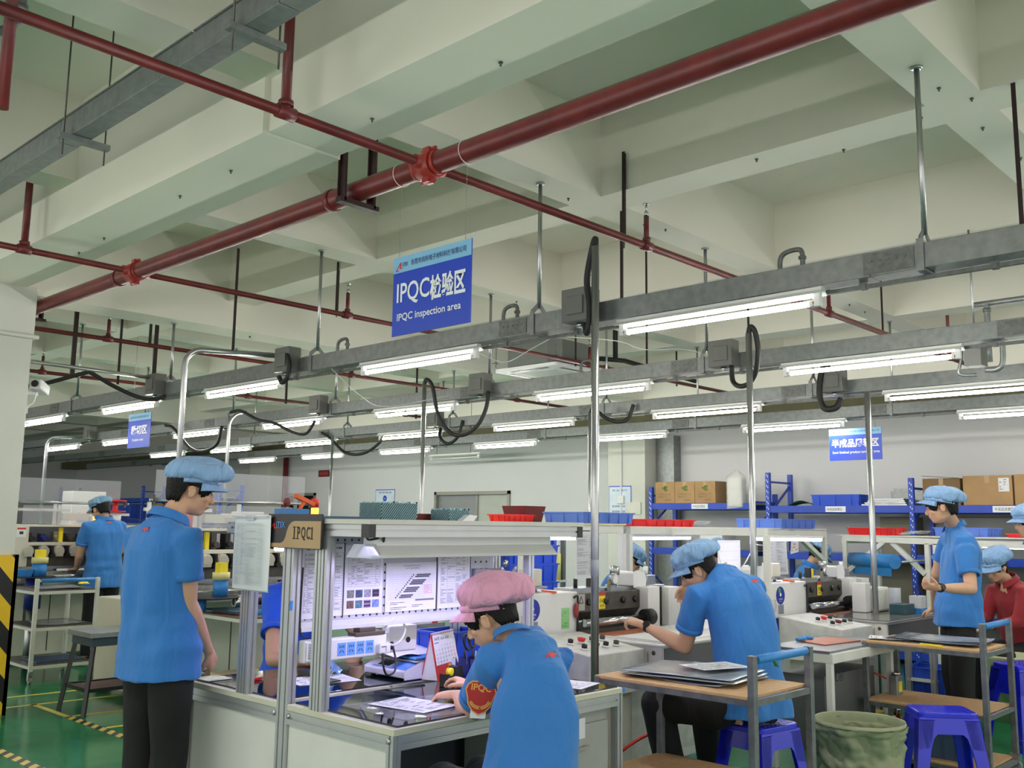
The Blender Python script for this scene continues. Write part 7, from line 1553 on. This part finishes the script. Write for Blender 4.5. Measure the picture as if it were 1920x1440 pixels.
    if legs:
        hc = (Vector(legs[0][0])+Vector(legs[1][0]))/2
        rings(mb, [(pelvis+Vector((0, 0, .08)), .14*g, .095*g, sd), (pelvis, .155*g, .11*g, sd), (hc-Vector((0, 0, .03)), .16*g, .115*g, sd)], 24)
        for lg in legs:
            hp, kn, an, ft = [Vector(q) for q in lg]; s2 = sd
            rings(mb, [(hp+Vector((0, 0, .05)), .078*g, .085*g, s2), (hp.lerp(kn, .3), .103*g, .1*g, s2), (hp.lerp(kn, .75), .09*g, .088*g, s2), (kn, .085*g, .084*g, s2)], 20, 2.); mb.sphere(kn, .084*g)
            rings(mb, [(kn, .085*g, .084*g, s2), (kn.lerp(an, .4), .083*g, .08*g, s2), (kn.lerp(an, .97), .076*g, .074*g, s2)], 20, 2.)
            ft = ft.normalized(); fs = Vector((0, 0, 1)).cross(ft)
            P_((lambda m_: (rings(m_, [(an-ft*.07+Vector((0, 0, -.045)), .03, .035, fs), (an-ft*.03+Vector((0, 0, -.04)), .038, .042, fs), (an+ft*.06+Vector((0, 0, -.05)), .042, .033, fs), (an+ft*.15+Vector((0, 0, -.058)), .044, .024, fs), (an+ft*.19+Vector((0, 0, -.062)), .03, .016, fs)], 16), m_)[1])(MB()), 'shoe', t, 'black_plastic')
        fuse(mb, 'trousers', trousers, t, max(vox, .01), 4, lambda co: .007*noise.noise(Vector((co.x*9, co.y*9, co.z*5))))
    # emblem on upper back
    if emblem:
        o = ch.lerp(neck, .25)+bk*.4+Vector((0, 0, -.035)); inv = shirt_o.matrix_world
        l = Vector(shirt_o.location)+world_loc(t) if False else Vector((0, 0, 0))
        dg = None
        from mathutils.bvhtree import BVHTree
        me = shirt_o.data; bv = BVHTree.FromPolygons([v.co for v in me.vertices], [p.vertices for p in me.polygons])
        def onto(q):
            h = bv.ray_cast(q+bk*.4, fw); return (h[0]+bk*.0025) if h[0] is not None else None
        rt = Vector((sd.x, sd.y, 0)); rt = rt if rt.cross(Vector((0, 0, 1))).dot(bk) > 0 or True else -rt
        rt = Vector((0, 0, 1)).cross(bk).normalized()
        base = ch.lerp(neck, .7)-Vector((0, 0, .02))
        def poly(pts, m_, nm):
            mbx = MB(); vv = [onto(base+rt*x+Vector((0, 0, y))) for x, y in pts]
            if any(v is None for v in vv): return
            mbx.add(vv, [tuple(range(len(vv)))]); P_(mbx, nm, shirt_o, m_)
        A = [(-.03+.06*k/8-.0, .012*sin(pi*k/8*.9)-.004) for k in range(9)]
        poly([(x, y) for x, y in A]+[(x*.85, y-.006) for x, y in reversed(A)], 'warn_red', 'red_swoosh'); poly([(-.01, -.008), (.012, -.008), (.012, .001), (-.01, .001)], 'warn_red', 'red_mark')
        poly([(.018, .006), (.032, -.014), (.036, -.012), (.03, .012), (.024, .012)], 'sign_ink', 'blue_swoosh')
    return t, body, shirt_o, R
V = Vector
def stand_legs(p, az, gap=.095, foot=.0):
    fw = V((cos(az), sin(az), 0)); rt = V((sin(az), -cos(az), 0)); out = []
    for s in (1, -1):
        hp = V((p.x, p.y, p.z-.04))+rt*gap*s; kn = V((p.x, p.y, .5))+rt*gap*1.05*s+fw*.02; an = V((p.x, p.y, .09))+rt*gap*1.1*s-fw*.02*s; out.append((hp, kn, an, (fw+rt*.2*s)))
    return out
# --- standing worker at the left of the bench
Yp = 4.34; az = radians(8); rt = V((sin(az), -cos(az), 0)); fw = V((cos(az), sin(az), 0))
pel = at(297, 1235, Y=Yp); pel.z = .98; nk = at(316, 962, Y=Yp); nk.z = 1.545
ch = V((nk.x-.02, nk.y, 1.475)); shR = ch+rt*.185-V((0, 0, .005)); shL = ch-rt*.185
Hc = at(360, 918, Y=Yp-.01)
el = at(352, 1130, Y=4.19); wr = at(392, 1222, Y=4.25); tip = at(404, 1262, Y=4.31)
p1 = person('young man in blue polo and puffy blue cap standing with one hand on the bench', nk, pel, (shR, shL), Hc, radians(-22), radians(14), az,
    [(el, wr, tip-wr, V((-.2, .9, -.3)), .45, 1, (.35, .5, .6, .7)), (shL+V((.05, .02, -.3)), shL+V((.15, .0, -.52)), V((.4, 0, -1)), V((0, -1, 0)), .4, -1, None)], stand_legs(pel, az), cstyle=0, vox=.006, hem=pel-V((0, 0, .13)), g=None) if False else None
def p_(*a, **k): return person(*a, **k)
p_('young man in blue polo and puffy blue cap standing with one hand on the bench', nk, pel, (shR, shL), Hc, radians(-22), radians(14), az,
    [(el, wr, tip-wr, V((-.2, .9, -.3)), .45, 1, (.35, .5, .6, .7)), (shL+V((.05, .02, -.3)), shL+V((.12, .0, -.54)), V((.2, 0, -1)), V((0, -1, 0)), .4, -1, None)], stand_legs(pel, az), cstyle=0, vox=.006, hem=pel-V((0, 0, .13)), ctilt=radians(6))
# --- back-turned worker, far left
Yp = 10.55; az = radians(98); rt = V((sin(az), -cos(az), 0)); fw = V((cos(az), sin(az), 0))
pel = at(192, 1090, Y=Yp); pel.z = .93; nk = at(196, 972, Y=Yp); ch = nk-V((0, 0, .08))
shR = ch+rt*.2; shL = ch-rt*.2
p_('worker in blue polo seen from behind at the far left slitting machine', nk, pel, (shR, shL), at(188, 955, Y=Yp+.02), radians(108), radians(22), az,
    [(shR+V((.06, .08, -.27)), shR+V((.0, .32, -.33)), V((-.3, 1, 0)), V((0, 0, -1)), .3, -1, None), (at(150, 1040, Y=Yp+.1), at(143, 1066, Y=Yp+.25), V((-.3, 1, -.2)), V((0, 0, -1)), .3, 1, None)], stand_legs(pel, az), cap='cap_pale', cstyle=4, vox=.012, hem=pel-V((0, 0, .1)), hs=.98)
# --- inspector with pink cap
az = radians(84); rt = V((sin(az), -cos(az), 0)); fw = V((cos(az), sin(az), 0))
pel = at(990, 1420, Y=2.46); pel.z = .56; nk = at(966, 1196, Y=2.68); ch = at(985, 1222, Y=2.62)
shL = at(927, 1236, Y=2.70); shR = at(1043, 1232, Y=2.56)
Hc = at(918, 1158, Y=2.80)
elL = at(882, 1338, Y=2.94); wrL = at(858, 1302, Y=3.08); tipL = at(815, 1303, Y=3.2)
insp = p_('inspector in blue polo and pink cap seated at the bench with a red arm badge', nk, pel, (shR, shL), Hc, radians(116), radians(28), az,
    [(shR+V((.02, .16, -.25)), at(885, 1290, Y=3.12), at(862, 1275, Y=3.2)-at(885, 1290, Y=3.12), V((-.3, 0, -1)), .5, -1, None), (elL, wrL, tipL-wrL, V((0, .1, -1)), .3, 1, (.2, .3, .35, .4))],
    [(pel+rt*.09+fw*.03-V((0, 0, .05)), V((2.95, 2.93, .52)), V((2.98, 2.9, .09)), fw), (pel-rt*.09+fw*.03-V((0, 0, .05)), V((2.72, 2.92, .53)), V((2.68, 2.86, .09)), fw)], cap='cap_pink', cstyle=2, trousers='jean_dark', vox=.0055, hem=pel-V((0, 0, .04)), female=True, lean=-fw*.05, sleeve=.72, girth=1.04, cspan=.9, hairlong=-.5, ctilt=radians(15), chh=.7)
# arm badge: red shield with gold letters and laurel
def shield(c, ux, uy):
    t = thing('arm_badge', 'red shield shaped IPQC badge with gold laurel pinned to the inspector sleeve', 'badge', c)
    ux = V(ux).normalized(); uy = V(uy).normalized(); n = ux.cross(uy); S = .062
    pts = [(-.62, .78), (-.3, .8), (0, .98), (.3, .8), (.62, .78), (.86, .6), (.98, .3), (.82, -.1), (.72, -.5), (.4, -.85), (0, -1.02), (-.4, -.85), (-.72, -.5), (-.82, -.1), (-.98, .3), (-.86, .6)]
    gold = mat('gold_thread', (226, 168, 76), .5)
    P_(MB().prism([(x*S, y*S*1.12) for x, y in pts], c-n*.002, ux, uy, n*.003, gold), 'gold_border', t)
    P_(MB().prism([(x*S*.92, y*S*1.03) for x, y in pts], c+n*.001, ux, uy, n*.001, mat('badge_red', (176, 34, 34), .6)), 'red_field', t)
    mb = MB(); add_text(mb, 'IPQC', c+n*.0022-ux*S*.62+uy*S*.25, ux, uy, S*1.25, S*.48, gold, .02, lift=.001)
    for k in range(11):
        for s in (-1, 1):
            a = -pi/2+s*(.12+k*.105); p = c+n*.003+ux*(S*.62*cos(a))+uy*(S*.55*sin(a)-S*.12); d = ux*(-sin(a)*s)+uy*(cos(a)*s)
            for q in (-1, 1):
                e = ux*cos(a)+uy*sin(a); w_ = (d*s*1.0+e*q*.8).normalized()
                w2 = n.cross(w_); mb.add([p, p+w_*S*.1+w2*S*.035, p+w_*S*.17, p+w_*S*.1-w2*S*.035], [(0, 1, 2, 3)], gold)
    P_(mb, 'gold_embroidery', t)
    P_(MB().prism([(-.03, -.085), (.03, -.08), (.03, -.03), (-.03, -.03)], c-n*.004, ux, uy, n*.001, 'paper'), 'card_sleeve', t)
    P_(MB().tube([c+uy*.055-n*.001, c+uy*.09-n*.002], .004, 8).tube([c+uy*.09, c+uy*.1], .006, 8), 'metal_clip', t, 'chrome')
    return t
bc = at(901, 1303, Y=2.7); vd = (V((0, 0, CAM_H))-bc).normalized(); 
shO = insp[2]; from mathutils.bvhtree import BVHTree
bv = BVHTree.FromPolygons([v.co for v in shO.data.vertices], [p.vertices for p in shO.data.polygons]); h = bv.ray_cast(V((0, 0, CAM_H)), -vd)
if h[0] is not None: bc = h[0]
nn = V((-.72, -.69, .05)).normalized(); ux = V((0, 0, 1)).cross(nn).normalized(); ux = (ux*cos(-.12)+V((0, 0, 1))*sin(-.12)).normalized(); uy = nn.cross(ux)
shield(bc+nn*.045, ux, uy)
# --- seated worker with watch
az = radians(104); rt = V((sin(az), -cos(az), 0)); fw = V((cos(az), sin(az), 0))
pel = V((4.86, 2.78, .62)); nk = at(1352, 1068, Y=2.98); ch = at(1366, 1104, Y=2.92)
shL = at(1308, 1114, Y=3.0); shR = at(1412, 1102, Y=2.86)
Hc = at(1306, 1068, Y=3.08)
elL = at(1284, 1212, Y=3.12); wrL = at(1206, 1172, Y=3.42); tipL = at(1172, 1160, Y=3.52)
elR = at(1330, 1095, Y=3.3); wrR = at(1287, 1100, Y=3.45); tipR = at(1278, 1130, Y=3.55)
p4 = p_('seated worker in blue polo and blue cap with a black watch feeding a sheet', nk, pel, (shR, shL), Hc, radians(120), radians(33), az,
    [(elR, wrR, tipR-wrR, V((-.5, -.2, -.6)), .8, -1, (.7, .8, .9, .9)), (elL, wrL, tipL-wrL, V((.1, .5, -.8)), .8, 1, (.6, .8, .9, 1.))],
    [(pel+rt*.1+fw*.02-V((0, 0, .05)), V((5.05, 3.2, .56)), V((5.07, 3.15, .09)), fw), (pel-rt*.1+fw*.02-V((0, 0, .05)), at(1232, 1318, Y=3.2), V((4.75, 3.2, .09)), fw)], cstyle=3, vox=.0065, hem=pel-V((0, 0, .06)), lean=-fw*.05, sleeve=.66, girth=1.06, cspan=1.0, ctilt=radians(8), chh=.8)
d = (tipL-wrL).normalized(); fa = (wrL-elL).normalized(); wc = wrL-fa*.035
w_ = thing('wrist_watch', 'black sports watch on the seated worker forearm', 'watch', wc)
P_(MB().tube([wc-fa*.011, wc+fa*.011], .0305, 20), 'strap', w_, 'black_rubber'); 
fn_ = V((-.55, -.75, .35)); fn_ = (fn_-fa*fn_.dot(fa)).normalized(); P_(MB().lathe(wc+fn_*.024, [(.021, 0), (.022, .008), (.019, .012)], 20, axis=fn_), 'watch_case', w_, 'black_plastic'); P_(MB().lathe(wc+fn_*.0362, [(.016, 0), (.016, .0008)], 20, axis=fn_), 'watch_face', w_, 'lcd')
# --- far-side bench worker
az = radians(-88); rt = V((sin(az), -cos(az), 0)); fw = V((cos(az), sin(az), 0))
pel = V((3.38, 4.98, .58)); nk = V((3.36, 4.84, 1.24)); ch = V((3.37, 4.87, 1.17)); shR = ch+rt*.19-V((0, 0, .03)); shL = ch-rt*.19-V((0, 0, .03))
p_('worker in royal blue polo on the far side of the bench, face hidden by pegboard', nk, pel, (shR, shL), V((3.34, 4.75, 1.35)), radians(-90), radians(35), az,
    [(at(512, 1236, Y=4.6), at(585, 1242, Y=4.4), V((1, -.2, 0)), V((0, 0, -1)), .3, -1, None), (shL+V((.08, -.2, -.25)), at(672, 1228, Y=4.45), V((-.8, -.6, -.1)), V((0, 0, -1)), .3, 1, None)],
    [(pel+rt*.1+fw*.02-V((0, 0, .05)), V((3.25, 4.6, .5)), V((3.25, 4.68, .09)), fw), (pel-rt*.1+fw*.02-V((0, 0, .05)), V((3.5, 4.6, .5)), V((3.5, 4.68, .09)), fw)], shirt='tshirt_royal', vox=.009, hem=pel-V((0, 0, .05)), cstyle=3, emblem=False)
# --- right standing man
Yp = 2.62; az = radians(124); rt = V((sin(az), -cos(az), 0)); fw = V((cos(az), sin(az), 0))
pel = at(1797, 1170, Y=Yp-.02); pel.z = .98; nk = at(1790, 988, Y=Yp); ch = nk-V((0, 0, .085))+fw*-.01
shR = ch+rt*.19; shL = ch-rt*.19
Hc = at(1764, 950, Y=Yp+.02)
elL = at(1821, 1104, Y=Yp-.2); wrL = at(1757, 1102, Y=Yp-.08); elR = shR+V((.02, .12, -.28)); wrR = at(1752, 1140, Y=3.0); shL = at(1812, 1034, Y=Yp-.15)
p6 = p_('man in blue polo and blue cap standing between the second cart and machine', nk, pel, (shR, shL), Hc, radians(112), radians(12), az,
    [(elR, wrR, at(1730, 1152, Y=3.1)-wrR, V((0, 0, -1)), .4, -1, None), (elL, wrL, at(1728, 1098, Y=Yp-.02)-wrL, V((.3, .3, .8)), .8, 1, (.6, .8, .9, .9))], stand_legs(pel, az), cstyle=3, vox=.008, hem=pel-V((0, 0, .1)), ctilt=radians(16))
fa = (wrL-elL).normalized(); wc = wrL-fa*.03; w_ = thing('wrist_watch', 'black watch on the standing man at the second machine', 'watch', wc); P_(MB().tube([wc-fa*.011, wc+fa*.011], .0315, 20), 'strap', w_, 'black_rubber')
fn_ = V((-.8, -.4, .2)); fn_ = (fn_-fa*fn_.dot(fa)).normalized(); P_(MB().lathe(wc+fn_*.024, [(.02, 0), (.02, .01)], 16, axis=fn_), 'watch_case', w_, 'black_plastic')
# --- background people
def bgp(lab, hx, hy, Y, haz, pitch, taz, seated=True, drop=.0, arms=None, down=False, **k):
    Hc = at(hx, hy, Y=Y); az = radians(taz); rt = V((sin(az), -cos(az), 0)); fw = V((cos(az), sin(az), 0))
    nk = Hc-fw*(.05+.12*drop)-V((0, 0, .14-.04*drop)); ch = nk-V((0, 0, .08))-fw*.02; shR = ch+rt*.185; shL = ch-rt*.185
    pel = V((nk.x, nk.y, nk.z-.56))-fw*(.05+.2*drop)
    A = arms or [(shR+fw*.1-V((0, 0, .25)), shR+fw*.32-V((0, 0, .3))-rt*.08, fw, V((0, 0, -1)), .4, -1, None), (shL+fw*.1-V((0, 0, .25)), shL+fw*.32-V((0, 0, .3))+rt*.08, fw, V((0, 0, -1)), .4, 1, None)]
    if down: A = [(q+V((0, 0, -.29)), q+V((0, 0, -.54))+fw*.06, V((0, 0, -1))+fw*.2, rt*-s_, .5, s_, None) for q, s_ in ((shR, 1), (shL, -1))]
    if seated and pel.z < .75:
        legs = [(pel+rt*.1*s-V((0, 0, .05)), V((pel.x, pel.y, .48))+fw*.42+rt*.12*s, V((pel.x, pel.y, .09))+fw*.4+rt*.12*s, fw) for s in (1, -1)]
    else: legs = stand_legs(pel, az)
    return p_(lab, nk, pel, (shR, shL), Hc, radians(haz), radians(pitch), az, A, legs, vox=.012, hem=pel-V((0, 0, .08)), **k)
bgp('worker whose face and blue cap enter at the far right edge', 1930, 980, 2.32, 128, 6, 108, seated=False, down=True, cstyle=3, emblem=False)
bgp('worker in a dark red jacket and blue cap leaning over at the far right', 1866, 1064, 2.85, 160, 22, 150, drop=.6, shirt='jacket_red', long_sleeve=True, cstyle=2, emblem=False)
bgp('woman with pleated blue cap looking down behind the near die cutter', 1184, 1050, 5.75, -40, 34, -60, drop=.5, cstyle=3, emblem=False, hairlong=.5)
bgp('worker in blue cap partly hidden behind the seated worker', 1352, 1038, 5.7, -30, 25, -60, drop=.4, cstyle=3, emblem=False)
bgp('worker with striped blue cap looking down behind the second die cutter', 1536, 1040, 5.2, -40, 38, -60, drop=.5, cstyle=3, emblem=False)

bpy.data.scenes.remove(TS)
